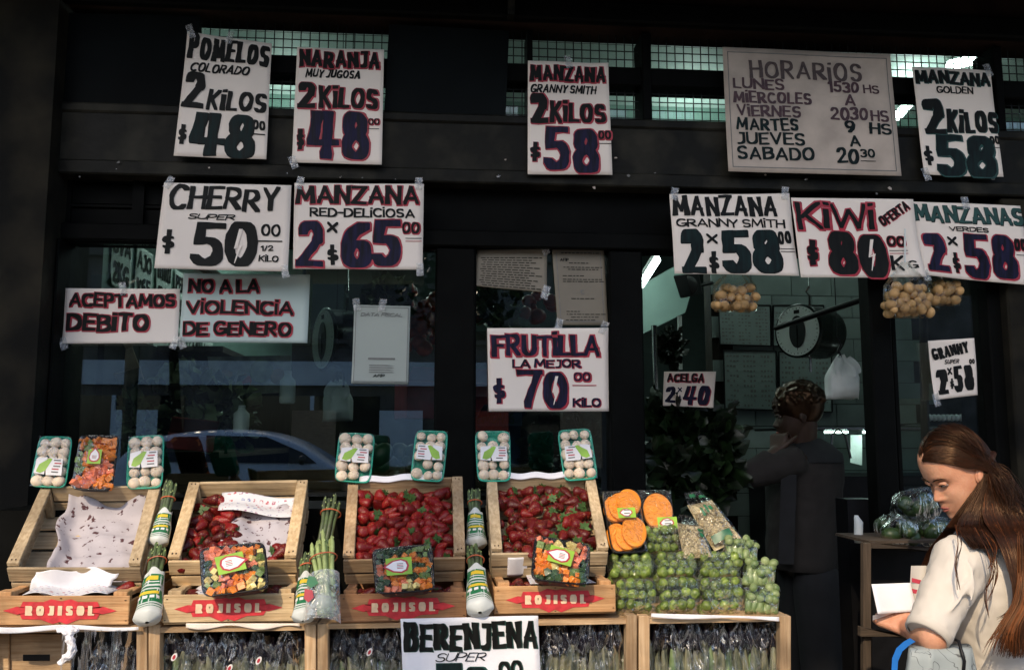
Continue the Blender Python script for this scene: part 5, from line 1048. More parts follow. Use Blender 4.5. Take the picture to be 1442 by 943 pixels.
# bean sprout bags
M['noodle'] = mat('bean_sprout', (.55, .45, .27), .5, .3, 40); M['bagprint'] = mat('green_bag_print', (.02, .14, .06), .4, .3, 30)
def sprout_bag(label, c, Yt, Yb, seed, prints, n=190, nozzle=True):
    S = face(c, Yt, Yb); t = thing('bean_sprout_bag', label, 'bag of sprouts', S(.5, .5), 'clear bags of bean sprouts'); r = random.Random(seed)
    def pr(u): return max(.02, math.sin(math.pi * min(1, max(0, u)))) ** .45
    mb = MB()
    for k in range(n):
        u, v = r.uniform(.12, .88), r.uniform(.28, .95); h_ = r.uniform(-.012, .016) * pr(u) * pr(v); a = r.uniform(0, 3.14); l = r.uniform(.1, .2); pts = []
        for q in range(4): s = (q / 3 - .5) * l; pts.append(S(min(.97, max(.03, u + math.cos(a + q * .25) * s)), min(.98, max(.2, v + math.sin(a + q * .25) * s * S.W / S.H)), h_ + .003 * math.sin(q * 2 + k)))
        mb.tube(pts, .0013, 4)
    mb.mk('bean_sprouts', M['noodle'], t, smooth=True, kind='stuff')
    MB().grid(lambda u, v: S(.03 + .94 * u, .2 + .78 * v, -.022 * pr(u) * pr(v)), 14, 14).mk('sprout_mass', M['noodle'], t, smooth=True)
    def bag(u, v, e=0):
        nk = 1 - .35 * max(0, .3 - v) / .3 * (1 if nozzle else 0); return S(.5 + (u - .5) * nk, v, (.022 + e) * pr(u) * min(1, .25 + v * 2.2) * pr(v * .98 + .01) + .0025 * noise.noise(Vector((u * 6, v * 8, seed))) + .003 * math.sin(u * 30) * max(0, .25 - v) * 4)
    MB().grid(bag, 24, 30).mk('bag_film', M['bagfilm'], t, smooth=True)
    for (u0, v0, u1, v1) in prints:
        MB().grid(lambda u, v: bag(u0 + (u1 - u0) * u, v0 + (v1 - v0) * v, .0012), 6, 6).mk('bag_print', M['bagprint'], t, smooth=True)
sprout_bag('large bag of bean sprouts with a dark green print, sloping right', [(957, 695), (993, 690), (1046, 757), (1006, 778)], -.50, -.62, 3, [(.25, .36, .34, .5), (.42, .33, .5, .47), (.55, .36, .66, .44), (.1, .80, .75, .92), (.2, .05, .45, .12), (.6, .1, .85, .16)])
sprout_bag('smaller bag of bean sprouts beside the top sprout pack', [(950, 722), (984, 730), (1004, 784), (962, 786)], -.60, -.68, 4, [(.62, .4, .85, .47), (.66, .5, .8, .6)], n=150)
# celery packs
M['celery'] = mat('celery_cut', (.27, .33, .14), .45, .3, 30, c2=(.10, .16, .05)); 
def celery(label, c, Yt, Yb, seed):
    S = face(c, Yt, Yb); t = thing('celery_pack', label, 'celery hearts', S(.5, .5), 'wrapped celery hearts'); r = random.Random(seed)
    for i in range(5):
        for j in range(2):
            u = .12 + .19 * i + r.uniform(-.03, .03); a, b = S(u, .22 + .25 * j, -.004 - .01 * j), S(u + r.uniform(-.08, .08), 1.0, -.01); d = (b - a)
            MB().tube([a - d * .05, a, a + d * .5, b], [.004, .0085, .0095, .009], 9).mk('celery_stalk', M['celery'], t, smooth=True)
    for i in range(11):
        c_ = S(r.uniform(.06, .94), r.uniform(.05, .62), r.uniform(-.002, .012)); MB().ball(c_, (.012, .010, .011), 9, 7, rrot(r)).mk('celery_heart', M['celery'], t, smooth=True)
    MB().grid(lambda u, v: S(-.05 + 1.1 * u, -.04 + 1.08 * v, -.015 + .034 * (math.sin(math.pi * u) * math.sin(math.pi * v)) ** .3 + .003 * noise.noise(Vector((u * 6, v * 6, seed)))), 20, 16).mk('film', M['bagfilm'], t, smooth=True)
celery('wrapped celery heart on top at the right, against the sprout bag', [(1020, 757), (1067, 760), (1066, 786), (1024, 780)], -.62, -.66, 1)
celery('wrapped celery heart on the middle step at the right end', [(1050, 789), (1093, 790), (1090, 822), (1050, 820)], -.68, -.72, 2)
celery('wrapped celery heart at the right end of the bottom row', [(1050, 824), (1100, 828), (1094, 861), (1051, 858)], -.74, -.78, 3)
# asparagus
M['asp'] = mat('asparagus', (.09, .14, .05), .5, .35, 40, c2=(.05, .06, .035)); M['asp_w'] = mat('pale_asparagus', (.30, .38, .14), .5, .3, 30); M['sleeve'] = mat('white_sleeve', (.60, .63, .60), .45, .06, 12, bump=.3, bscale=20); M['rubber'] = mat('rubber_band', (.5, .12, .05), .5)
def asparagus(label, top, bot, Yt, Yb, wpx, sleeve, m='asp', seed=0, n=9, prints=True):
    a, b = P(*top, Yt), P(*bot, Yb); d = (b - a); L = d.length; dn = d.normalized(); r = random.Random(seed); W = wpx / 560 / 2 * .76
    side = dn.cross(Vector((0, 1, 0))).normalized() * -1; fw = side.cross(dn).normalized()
    if fw.y > 0: fw = -fw
    t = thing('asparagus_bundle', label, 'asparagus', (a + b) / 2, 'wrapped asparagus bundles')
    for i in range(n):
        q = i * 2.4; rr = math.sqrt((i + .5) / n) * .85; off = lambda k: side * (W * rr * math.cos(q) * k) + fw * (W * .7 * rr * math.sin(q) * k); l0 = r.uniform(-.02, .10) * L
        A = a + dn * l0 + off(1.15); B = a + d * .45 + off(.85); C_ = b - d * .06 + off(.8)
        MB().tube([A, A + dn * .006, A + dn * .018, A + dn * .03, B, C_], [.0012, .0038, .0050, .0046, .0055, .006], 8).mk('spear', M[m], t, smooth=True)
        mb = MB()
        for s_ in range(3):
            pt = A + dn * (.012 + s_ * .012) + (side * math.cos(s_ * 2 + i) + fw * 1.0) * .0042; mb.add([pt - side * .002, pt + side * .002, pt - dn * .006], [(0, 1, 2)])
        mb.mk('spear_scale', M['asp_w'], t)
    def cyl(v, q, k=1.0): c = a + d * v; return c + side * (W * 1.08 * k * math.cos(q)) + fw * (W * .85 * k * math.sin(q))
    if sleeve:
        v0, v1 = sleeve
        def sl(u, v, k=1.0): vv = v0 + (v1 - v0) * v; q = 2 * math.pi * u + 0; fl = 1.05 + .55 * v - 60.0 * max(0, v - .93) ** 1.42; return cyl(vv, q, k * fl * (1 + .04 * math.sin(q * 5 + v * 6) + .10 * noise.noise(Vector((math.cos(q) * 1.6, math.sin(q) * 1.6, v * 3 + seed))))) + dn * (.006 * math.sin(q * 3) * (v < .1))
        MB().grid(lambda u, v: sl(u, v), 32, 14).mk('sleeve', M['sleeve'], t, smooth=True)
        if prints:
            for (u0, u1, y0, y1, mm) in ((.03, .47, .12, .34, 'lab_dg'), (.14, .36, .16, .25, 'lab_y'), (.12, .38, .28, .30, 'lab_w'), (.08, .42, .38, .42, 'bagprint'), (.02, .48, .45, .659, 'lab_dg'), (.10, .40, .49, .55, 'lab_y'), (.08, .16, .58, .64, 'lab_w'), (.19, .25, .58, .64, 'lab_w'), (.28, .34, .58, .64, 'lab_w'), (.37, .42, .58, .64, 'lab_w'), (.02, .48, .66, .72, 'lab_dg'), (.03, .47, .75, .77, 'bagprint'), (.03, .47, .80, .815, 'lab_dg')):
                MB().grid(lambda u, v: sl(u0 + (u1 - u0) * u, y0 + (y1 - y0) * v, 1.012 + .014 * (mm in ('lab_y', 'lab_w'))), 10, 4).mk('sleeve_print', M[mm], t, smooth=True)
    mb = MB(); vb = .3 if not sleeve else sleeve[0] * .6; mb.tube([cyl(vb, 2 * math.pi * k / 20, 1.05) for k in range(21)], .0018, 5); mb.mk('rubber_band', M['rubber'], t)
    return t
asparagus('dark asparagus bundle with green label standing high between the first two crates', (243, 676), (222, 768), -.50, -.62, 22, (.50, 1.0), seed=1)
asparagus('asparagus bundle in a white and green sleeve low between the first two crates', (226, 765), (207, 876), -.66, -.84, 27, (.40, 1.0), seed=2)
asparagus('dark asparagus bundle hidden high between the second and third crates', (470, 700), (455, 780), -.48, -.60, 34, None, seed=3)
asparagus('asparagus bundle in a green sleeve just left of the pale bundle', (434, 778), (427, 874), -.72, -.86, 22, (.36, 1.0), seed=4)
t = asparagus('pale green asparagus bundle in clear film between the second and third crates', (453, 752), (462, 872), -.76, -.90, 40, None, 'asp_w', seed=5, n=10)
S = face([(434, 812), (478, 806), (480, 878), (428, 876)], -.84, -.90); MB().grid(lambda u, v: S(u, v, .028 * math.sin(math.pi * u) ** .5 + .003 * noise.noise(Vector((u * 5, v * 5, 1)))), 20, 20).mk('film_wrap', film_mat('milky_wrap', (.97, 1, .98), .06, .15, 26, .8, milk=.35, milk_c=(.7, .74, .7)), t, smooth=True)
printpoly('label_print', S, [(.02, .4), (.26, .45), (.3, .6), (.16, .7), (.02, .62)], .031, 'lab_r', t); printpoly('label_print', S, [(.1, .12), (.3, .16), (.42, .3), (.2, .4), (.05, .3)], .031, 'lab_dg', t)
asparagus('upper asparagus bundle in a white sleeve right of the third crate', (668, 688), (671, 770), -.50, -.62, 24, (.42, 1.0), seed=6)
asparagus('lower asparagus bundle in a white and green sleeve right of the third crate', (668, 770), (676, 862), -.68, -.86, 27, (.36, 1.0), seed=7)
# potato bags
M['potato'] = mat('potato_skin', (.50, .30, .12), .7, .35, 30, bump=.3, indiv=.15)
ME_PO = MB().ball((0, 0, 0), (.019, .016, .016), 12, 8).mesh('potato', M['potato'])
def potatoes(label, x0, y0, x1, y1, Y, n, seed):
    r = random.Random(seed); c = P((x0 + x1) / 2, (y0 + y1) / 2, Y); t = thing('potato_bag', label, 'bag of potatoes', c, 'hanging bags of small potatoes')
    W = P(x1, y0, Y).x - P(x0, y0, Y).x; H = P(x0, y0, Y).z - P(x0, y1, Y).z; cols = max(3, round(W / .030)); rows = max(2, round(H / .028))
    for L_ in range(2):
        for j in range(rows):
            for i in range(cols):
                u = (i + .5 + (.2 if j % 2 else -.2)) / cols + r.uniform(-.05, .05); v = (j + .5) / rows + r.uniform(-.08, .08)
                if (v < .3 and (u < .12 or u > .88)): continue
                inst('potato', ME_PO, t, Vector((c.x + (u - .5) * W * .92, Y - .012 + L_ * .03 + r.uniform(-.005, .005), c.z + (.5 - v) * H * .92)), rrot(r) * r.uniform(.8, 1.1))
    def bag(u, v):
        q = 2 * math.pi * u; vv = v * 1.75; k = (1 if vv < 1 else max(.12, 1 - (vv - 1) * 1.15)); k2 = min(1, .45 + vv * 2.5)
        return Vector((c.x + (W * .5) * k * math.copysign(abs(math.cos(q)) ** .6, math.cos(q)) * (.93 + .07 * k2) + .002 * math.sin(9 * q), Y + .005 + .036 * k * k2 * math.sin(q) + .003 * math.sin(7 * q + v * 9), c.z - H * .54 + H * vv))
    MB().grid(bag, 40, 26).mk('bag_film', M['bagfilm'], t, smooth=True)
    MB().tube([(c.x, Y + .005, c.z + H * 1.2), (c.x + .003, Y + .0, c.z + H * 1.3 + .1)], .003, 6).mk('bag_tie', M['white_plastic'], t)
potatoes('hanging bag of small potatoes under the MANZANA GRANNY SMITH doorway sign', 1005, 400, 1066, 437, -.06, 16, 1)
potatoes('larger hanging bag of potatoes under the right end of the KIWI sign', 1247, 400, 1310, 445, -.16, 18, 2)
potatoes('small hanging bag of potatoes behind, under the MANZANAS VERDES sign', 1308, 393, 1352, 428, -.07, 10, 3)
# ------------------------------------------------------------------ bottom row of standing crates
YB = -.80; zb0 = zf(1010, YB)
def px_board(name, x0, x1, y0, y1, Ya, Yb_, m, t, yr=None):
    a, b, c, d = P(x0, y0, Ya), P(x1, yr if yr is not None else y0, Ya), P(x1, y1, Ya), P(x0, y1, Ya); o = Vector((0, Yb_ - Ya, 0))
    return MB().hexa([d, c, c + o, d + o, a, b, b + o, a + o]).mk(name, M[m], t, bevel=.0012)
def stand_crate(label, xl, xr, ytop, pw_, left_post=True, right_post=True, yr=None):
    t = thing('standing_crate', label, 'wooden crate', P((xl + xr) / 2, 960, YB), 'crates standing on their sides in the bottom row')
    yr = ytop if yr is None else yr
    if left_post: px_board('corner_post', xl, xl + pw_, ytop, 1060, YB, YB + .03, 'wood_z', t)
    if right_post: px_board('corner_post', xr - pw_, xr, yr, 1060, YB, YB + .03, 'wood_z', t)
    a, b = P(xl, ytop, YB), P(xr, ytop, YB); zt = min(P(xl, ytop, YB).z, P(xr, yr, YB).z); zl = P(xl, 1060, YB).z
    box('top_board', (a.x + .002, YB + .002, zt - .012), (b.x - .002, YB + .30, zt - .001), M['wood_x'], t)
    for i in range(3):
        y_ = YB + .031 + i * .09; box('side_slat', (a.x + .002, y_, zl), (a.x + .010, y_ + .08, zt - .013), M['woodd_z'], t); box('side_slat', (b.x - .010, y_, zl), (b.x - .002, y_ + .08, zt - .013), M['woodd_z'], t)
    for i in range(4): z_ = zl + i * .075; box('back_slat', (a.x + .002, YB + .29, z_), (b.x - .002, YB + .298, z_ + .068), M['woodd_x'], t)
    box('bottom_board', (a.x + .002, YB + .002, zl - .01), (b.x - .002, YB + .30, zl), M['wood_x'], t)
    box('dark_backing', (a.x + .012, YB + .27, zl + .001), (b.x - .012, YB + .272, zt - .013), M['black_plastic'], t)  # black sheet before the back slats, a dark backdrop
    return t
stand_crate('standing crate of bagged greens under the pale stamped crate', 209, 445, 879, 16)
stand_crate('wide standing crate behind the BERENJENA sign', 447, 897, 878, 15, yr=866)
stand_crate('standing crate of bagged greens under the sprout packs', 900, 1114, 867, 15)
t0 = stand_crate('light empty crate with torn film at the bottom left corner', -60, 207, 880, 15)
px_board('inner_panel', 14, 100, 892, 1060, YB + .10, YB + .108, 'wood_x', t0); px_board('inner_panel', -50, 12, 888, 1060, YB + .09, YB + .098, 'wood_x', t0); px_board('hand_slot', 32, 70, 921, 930, YB + .098, YB + .0995, 'woodd_x', t0).data.materials[0] = M['black_plastic']
sheet('paper_strip', 'white paper strip along the top of the bottom left crate', 'paper', lambda u, v: P(-20 + 215 * u, 881 + 9 * v * (1 - .5 * u) + 2 * math.sin(u * 9), YB - .012 - .004 * math.sin(u * 20)), 'paper_w', 30, 4)
sheet('paper_strip', 'white paper ledge under the bottom row of sprout packs', 'paper', lambda u, v: P(917 + 180 * u, 863 + 5 * u + (5 + 2 * math.sin(u * 7)) * v, YB - .012 - .003 * math.sin(u * 20)), 'paper_w', 30, 4)
sheet('paper_strip', 'thin pinkish paper edge above the bagged greens in the second crate', 'paper', lambda u, v: P(262 + 160 * u, 877 + (6 + 3 * math.sin(u * 12)) * v, YB - .004 - .003 * math.sin(u * 20)), 'paper', 30, 4)
# torn film with a twisted knot, bottom left
tf = thing('torn_film', 'torn clear film with a twisted white knot at the bottom left', 'plastic film', P(120, 900, YB - .03))
MB().grid(lambda u, v: P(88 + 104 * u - 6 * v, 886 + 110 * v, YB - .012 - .012 * math.sin(u * 17 + v * 2) * (1 - .3 * v) + .004 * noise.noise(Vector((u * 6, v * 6, 3)))), 50, 20).mk('film_sheet', M['bagdark'], tf, smooth=True)
MB().tube([P(96, 886, YB - .03), P(98, 902, YB - .034), P(104, 912, YB - .036), P(98, 922, YB - .036), P(88, 930, YB - .034), P(84, 935, YB - .03)], [.006, .011, .009, .012, .006, .003], 12).mk('knot', M['paper_w'], tf, smooth=True)
MB().tube([P(80, 884, YB - .03), P(92, 890, YB - .035), P(104, 888, YB - .034), P(112, 884, YB - .03)], [.004, .01, .009, .004], 10).mk('knot', M['paper_w'], tf, smooth=True)
for o_ in [c for c in tf.children if c.name.startswith('knot')]:
    sb_ = o_.modifiers.new('sub', 'SUBSURF'); sb_.levels = sb_.render_levels = 3
    tx_ = bpy.data.textures.new('crumple', 'CLOUDS'); tx_.noise_scale = .012; dp_ = o_.modifiers.new('crumple', 'DISPLACE'); dp_.texture = tx_; dp_.strength = .016; dp_.mid_level = .55
# bagged greens
M['root'] = mat('pale_leafy_head', (.33, .30, .18), .6, .45, 14, c2=(.05, .055, .03), stretch=(8, 8, 1), bump=.4); M['darkveg'] = mat('dark_purple_skin', (.012, .008, .014), .18, .3, 10, coat=.6)
def green_bag(label, xc, wpx, ytop, seed, sticker=None):
    r = random.Random(seed); Y = YB + .055; c = P(xc, 960, Y); W = wpx / 590; ztop = P(xc, ytop, Y).z; zlow = P(xc, 1050, Y).z; t = thing('greens_bag', label, 'bag of vegetables', c, 'bags of vegetables in the standing crates')
    for i in range(5):
        x = c.x + (i - 2) * W * .22 + r.uniform(-.004, .004); h = ztop - r.uniform(.045, .085); dy = r.uniform(-.012, .014)
        MB().tube([(x + r.uniform(-.006, .006), Y + dy, h + .004), (x, Y + dy, h - .01), (x, Y + dy, h - .035), (x + r.uniform(-.004, .004), Y + dy, h - .09), (x, Y + dy, zlow)], [.002, W * .09, W * .13, W * .16, W * .18], 9).mk('leafy_head', M['root'] if r.random() < .93 else M['celery'], t, smooth=True)
    for i in range(3): MB().ball((c.x + (i - 1) * W * .3, Y + .005, ztop - .035 - r.uniform(0, .015)), (W * .19, .022, .036), 10, 8).mk('dark_top', M['darkveg'], t, smooth=True)
    ph = r.uniform(0, 6)
    def bag(u, v):
        q = math.pi * (u - .5); k = .45 + .55 * min(1, v * 5) if v < .2 else 1
        z = ztop + .006 * math.sin(u * 7 + ph) - (ztop - zlow) * v
        return Vector((c.x + W * .52 * k * math.sin(q) + .003 * math.sin(u * 23 + ph), Y - .016 - .018 * math.cos(q) - .014 * noise.noise(Vector((u * 6 + ph, v * 9, seed))) * 2 - .005 * math.sin(u * 34 + 3 * math.sin(v * 6 + ph)), z))
    MB().grid(bag, 46, 40).mk('bag_film', M['bagdark'], t, smooth=True)
    if sticker:
        u, v = sticker; b = bag(u, v); MB().loft([[b + Vector((.0075 * math.cos(q) * .8 + .003 * math.sin(q), -.004, .0085 * math.sin(q))) for q in [2 * math.pi * k / 16 for k in range(16)]], [b + Vector((.0075 * math.cos(q) * .8 + .003 * math.sin(q), -.006, .0085 * math.sin(q))) for q in [2 * math.pi * k / 16 for k in range(16)]]]).mk('sticker', M['lab_w'], t)
        MB().loft([[b + Vector((.004 * math.cos(q) * .8 + .0015 * math.sin(q), -.0062, .005 * math.sin(q))) for q in [2 * math.pi * k / 12 for k in range(12)]], [b + Vector((.004 * math.cos(q) * .8 + .0015 * math.sin(q), -.0068, .005 * math.sin(q))) for q in [2 * math.pi * k / 12 for k in range(12)]]]).mk('sticker_print', M['lab_r'], t)
ordn = ('first', 'second', 'third', 'fourth', 'fifth')
for i, x in enumerate((246, 285, 326, 367, 408)): green_bag('clear bag of greens, %s from left under the pale stamped crate' % ordn[i], x, 44, 884 + (i % 2) * 4, i + 1, (None if i in (1, 4) else (.55, .22 + .05 * (i % 3))))
for i, x in enumerate((483, 520, 556)): green_bag('clear bag of greens, %s from left beside the BERENJENA sign' % ordn[i], x, 42, 882, i + 11, ((.5, .16) if i == 1 else None))
for i, x in enumerate((610, 665, 720)): green_bag('clear bag of greens hidden behind the BERENJENA sign, %s from left' % ordn[i], x, 50, 882, i + 41)
for i, x in enumerate((782, 822, 860)): green_bag('clear bag of greens, %s from left, right of the BERENJENA sign' % ordn[i], x, 46, 874, i + 21)
for i, x in enumerate((936, 972, 1008, 1044, 1078)): green_bag('clear bag of greens, %s from left under the sprout packs' % ordn[i], x, 42, 872, i + 31)
for i, x in enumerate((150, 178)): green_bag('clear bag of greens, %s from left behind the torn film' % ordn[i], x, 44, 900, i + 51)
sign('white sign lettered BERENJENA SUPER 50 on the bottom row of crates', [(564, 870), (757, 865), (764, 1010), (570, 1012)], YB - .03, [
 ('BERENJENA', 4, 8, 192, 46, .19, .15, K, GN, {'gap': .06, 'grow': .7, 'caplead': .1}), ('SUPER', 48, 50, 118, 62, .12, .1, K, None, {'slant': .5}), ('50', 44, 66, 124, 136, .34, .18, 'inkteal', GN, {'grow': 1.6}), ('00', 134, 64, 168, 86, .24, .16, K, GN, {'grow': 1}), ('$', 10, 86, 30, 116, .2, .12, K)], group=SG, seed=21, wave=.004, paper='paper_w')
sl_ = P(660, 1010, -.5).z
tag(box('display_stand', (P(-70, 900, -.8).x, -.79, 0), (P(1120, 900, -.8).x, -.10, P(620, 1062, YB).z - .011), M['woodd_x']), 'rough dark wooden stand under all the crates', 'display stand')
tag(box('display_step', (P(-40, 900, -.5).x, -.43, P(620, 1062, YB).z - .010), (P(860, 900, -.5).x, -.10, P(620, 700, -.3).z - .02), M['black_paint']), 'dark step behind the upper crates that carries the mushroom trays', 'display stand')
# right hand crate with bagged greens
cr_ = thing('dark_crate', 'shade-darkened crate under the bagged green vegetables at the right', 'wooden crate', P(1265, 850, -.1))  # shade over this crate is put into its dark wood and black board
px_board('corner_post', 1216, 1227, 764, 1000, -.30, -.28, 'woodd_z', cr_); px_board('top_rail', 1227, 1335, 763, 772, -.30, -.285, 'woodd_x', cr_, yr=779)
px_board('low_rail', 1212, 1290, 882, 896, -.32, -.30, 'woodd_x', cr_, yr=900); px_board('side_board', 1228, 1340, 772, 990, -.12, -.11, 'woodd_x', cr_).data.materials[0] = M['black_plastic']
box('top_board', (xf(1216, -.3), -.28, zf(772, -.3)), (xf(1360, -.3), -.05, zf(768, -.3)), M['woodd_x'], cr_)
M['darkveg2'] = mat('green_peel', (.03, .06, .015), .4, .35, 20)
for i, (px, py, w_, h_) in enumerate(((1290, 712, 74, 44), (1262, 745, 56, 38), (1315, 748, 60, 40))):
    Y = -.20; c = P(px, py, Y); t = thing('vegetable_bag', ['clear bag of green vegetables on top of the pair at the right', 'clear bag of green vegetables at the lower left on the dark crate', 'clear bag of green vegetables lowest and nearest the woman'][i], 'bag of vegetables', c, 'bagged green vegetables on the dark crate'); r = random.Random(i)
    for k in range(7):
        q = c + Vector((r.uniform(-.4, .4) * w_ / 470, r.uniform(-.03, .03), r.uniform(-.3, .3) * h_ / 470)); MB().ball(q, (.030, .022, .024), 12, 8, rrot(r)).mk('green_vegetable', M['darkveg2'], t, smooth=True)
    ph = i * 2.; Mx = Matrix.Rotation(R((-12, 8, 4)[i]), 3, 'Y')
    rings = []
    for j in range(15):
        th = math.pi * j / 14; rings.append([c + Mx @ Vector((math.sin(th) * math.cos(q), math.sin(th) * math.sin(q) * .6, math.cos(th))).lerp(Vector((math.sin(th) * math.cos(q), 0, math.cos(th))), .0) * 1.0 if False else c + Mx @ Vector(((w_ / 900) * math.copysign(abs(math.cos(q)) ** .7, math.cos(q)) * math.sin(th) ** .6, .055 * math.sin(q) * math.sin(th) ** .6, (h_ / 850) * math.cos(th))) * (1 + .05 * math.sin(5 * q + 3 * th + ph)) for q in [2 * math.pi * k / 30 for k in range(30)]])
    MB().loft(rings, cap=False).mk('bag_film', M['bagfilm'], t, smooth=True)
tag(MB().tube([P(1209, 764, -.1), P(1209, 760, -.1), P(1209, 735, -.1), P(1206, 728, -.1), P(1206, 725, -.1)], [.012, .014, .014, .008, .006], 14).mk('white_bottle', M['white_plastic'], None, smooth=True), 'small pale bottle left of the bagged green vegetables', 'bottle')
tag(box('black_cabinet', (xf(1186, .02), .03, .061), (xf(1224, .02), .12, zf(706, .03)), M['black_plastic']), 'dark cabinet standing in the doorway left of the dark crate', 'cabinet')
# ------------------------------------------------------------------ people
def skin_mat(name, c, c2):
    m = mat(name, c, .52, .2, 22, c2=c2, sss=.2, bump=.25, bscale=260, detail=8); return m
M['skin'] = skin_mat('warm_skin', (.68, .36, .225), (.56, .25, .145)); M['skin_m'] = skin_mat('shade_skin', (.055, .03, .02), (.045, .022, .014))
M['lip'] = mat('lips', (.36, .11, .085), .4, .1, 60); M['hair_d'] = mat('dark_brown_hair', (.014, .006, .0035), .34, .4, 80, spec=.6); M['hair_m'] = mat('auburn_hair', (.034, .011, .005), .35, .4, 60, spec=.45); M['hair_l'] = mat('copper_tips', (.17, .055, .018), .4, .3, 60, spec=.3)
for n_ in ('hair_d', 'hair_m', 'hair_l'): M[n_].node_tree.nodes['Principled BSDF'].inputs['Specular Tint'].default_value = (1, .62, .38, 1)
M['eye'] = mat('dark_eye', (.01, .007, .005), .15, .1, 10); M['eyewhite'] = mat('eye_white', (.22, .17, .15), .3, .05, 10)
M['shirt'] = mat('cream_tshirt', (.62, .57, .50), .85, .06, 8, bump=.35, bscale=30, stretch=(1, 1, .5)); M['stripe'] = mat('red_stripe', (.50, .04, .07), .8, .1, 10)
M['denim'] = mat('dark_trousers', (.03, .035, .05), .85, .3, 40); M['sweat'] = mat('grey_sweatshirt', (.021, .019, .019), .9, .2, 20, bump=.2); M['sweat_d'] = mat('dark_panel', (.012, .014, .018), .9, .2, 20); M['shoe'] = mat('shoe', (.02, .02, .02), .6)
PROF = [(.1155, .000), (.112, .030), (.104, .053), (.092, .069), (.078, .079), (.062, .0845), (.045, .0865), (.030, .0865), (.018, .0865), (.008, .0815), (.000, .080), (-.008, .0845), (-.018, .0925), (-.027, .1005), (-.034, .1055), (-.039, .1040), (-.0425, .0965), (-.046, .0885), (-.051, .0870), (-.057, .0895), (-.0625, .0920), (-.0665, .0885), (-.0685, .0865), (-.072, .0900), (-.078, .0895), (-.084, .0835), (-.090, .0835), (-.098, .0855), (-.105, .0820), (-.111, .072), (-.1155, .055), (-.118, .030)]
def lerp_tab(tab, x):
    if x >= tab[0][0]: return tab[0][1]
    for (a, b), (c, d) in zip(tab[:-1], tab[1:]):
        if x >= c: return d + (b - d) * (x - c) / (a - c)
    return tab[-1][1]
EASE = [(.1155, .0), (.112, .030), (.104, .053), (.092, .069), (.078, .079), (.062, .0845), (.045, .0865), (.030, .0865), (.015, .084), (.0, .079), (-.02, .080), (-.045, .081), (-.07, .079), (-.09, .077), (-.105, .074), (-.1155, .052), (-.118, .03)]
WID = [(.1155, .0), (.112, .030), (.104, .047), (.09, .060), (.07, .069), (.04, .0745), (.0, .0735), (-.03, .0685), (-.055, .062), (-.075, .054), (-.09, .045), (-.105, .034), (-.1155, .022), (-.118, .012)]
BAK = [(.1155, .0), (.112, -.040), (.104, -.060), (.09, -.078), (.07, -.092), (.04, -.102), (.01, -.100), (-.02, -.088), (-.05, -.062), (-.075, -.035), (-.095, -.005), (-.11, .015), (-.118, .02)]
def head_mesh(HL, s=1.0):
    rings = []
    for j in range(47):
        z = .1154 - (.1154 + .1178) * j / 46
        xe, xp, w_, b_ = lerp_tab(EASE, z), lerp_tab(PROF, z), lerp_tab(WID, z), lerp_tab(BAK, z); ring = []
        for k in range(56):
            q = 2 * math.pi * k / 56; c, sn = math.cos(q), math.sin(q)
            xc = (xe + b_) / 2 + .01; e = .82 if c > 0 else 1.0
            x = xc + (xe - xc) * abs(c) ** e if c > 0 else xc + (xc - b_) * c
            y = w_ * math.copysign(abs(sn) ** .92, sn)
            if c > 0:
                sg = .010 + .006 * (1 if z < -.045 else 0) + (.006 if -.047 < z < -.036 else 0); x += (xp - xe) * math.exp(-(y / sg) ** 2 * .7)
                # eye sockets, cheek bones
                x -= .0085 * math.exp(-((z - .002) / .013) ** 2) * math.exp(-((abs(y) - .032) / .016) ** 2)
                x += .004 * math.exp(-((z + .028) / .018) ** 2) * math.exp(-((abs(y) - .042) / .02) ** 2); x += .003 * math.exp(-((z - .022) / .008) ** 2) * math.exp(-((abs(y) - .03) / .02) ** 2)
            ring.append(HL(x * s, y * s, z * s))
        rings.append(ring)
    return MB().loft(rings)
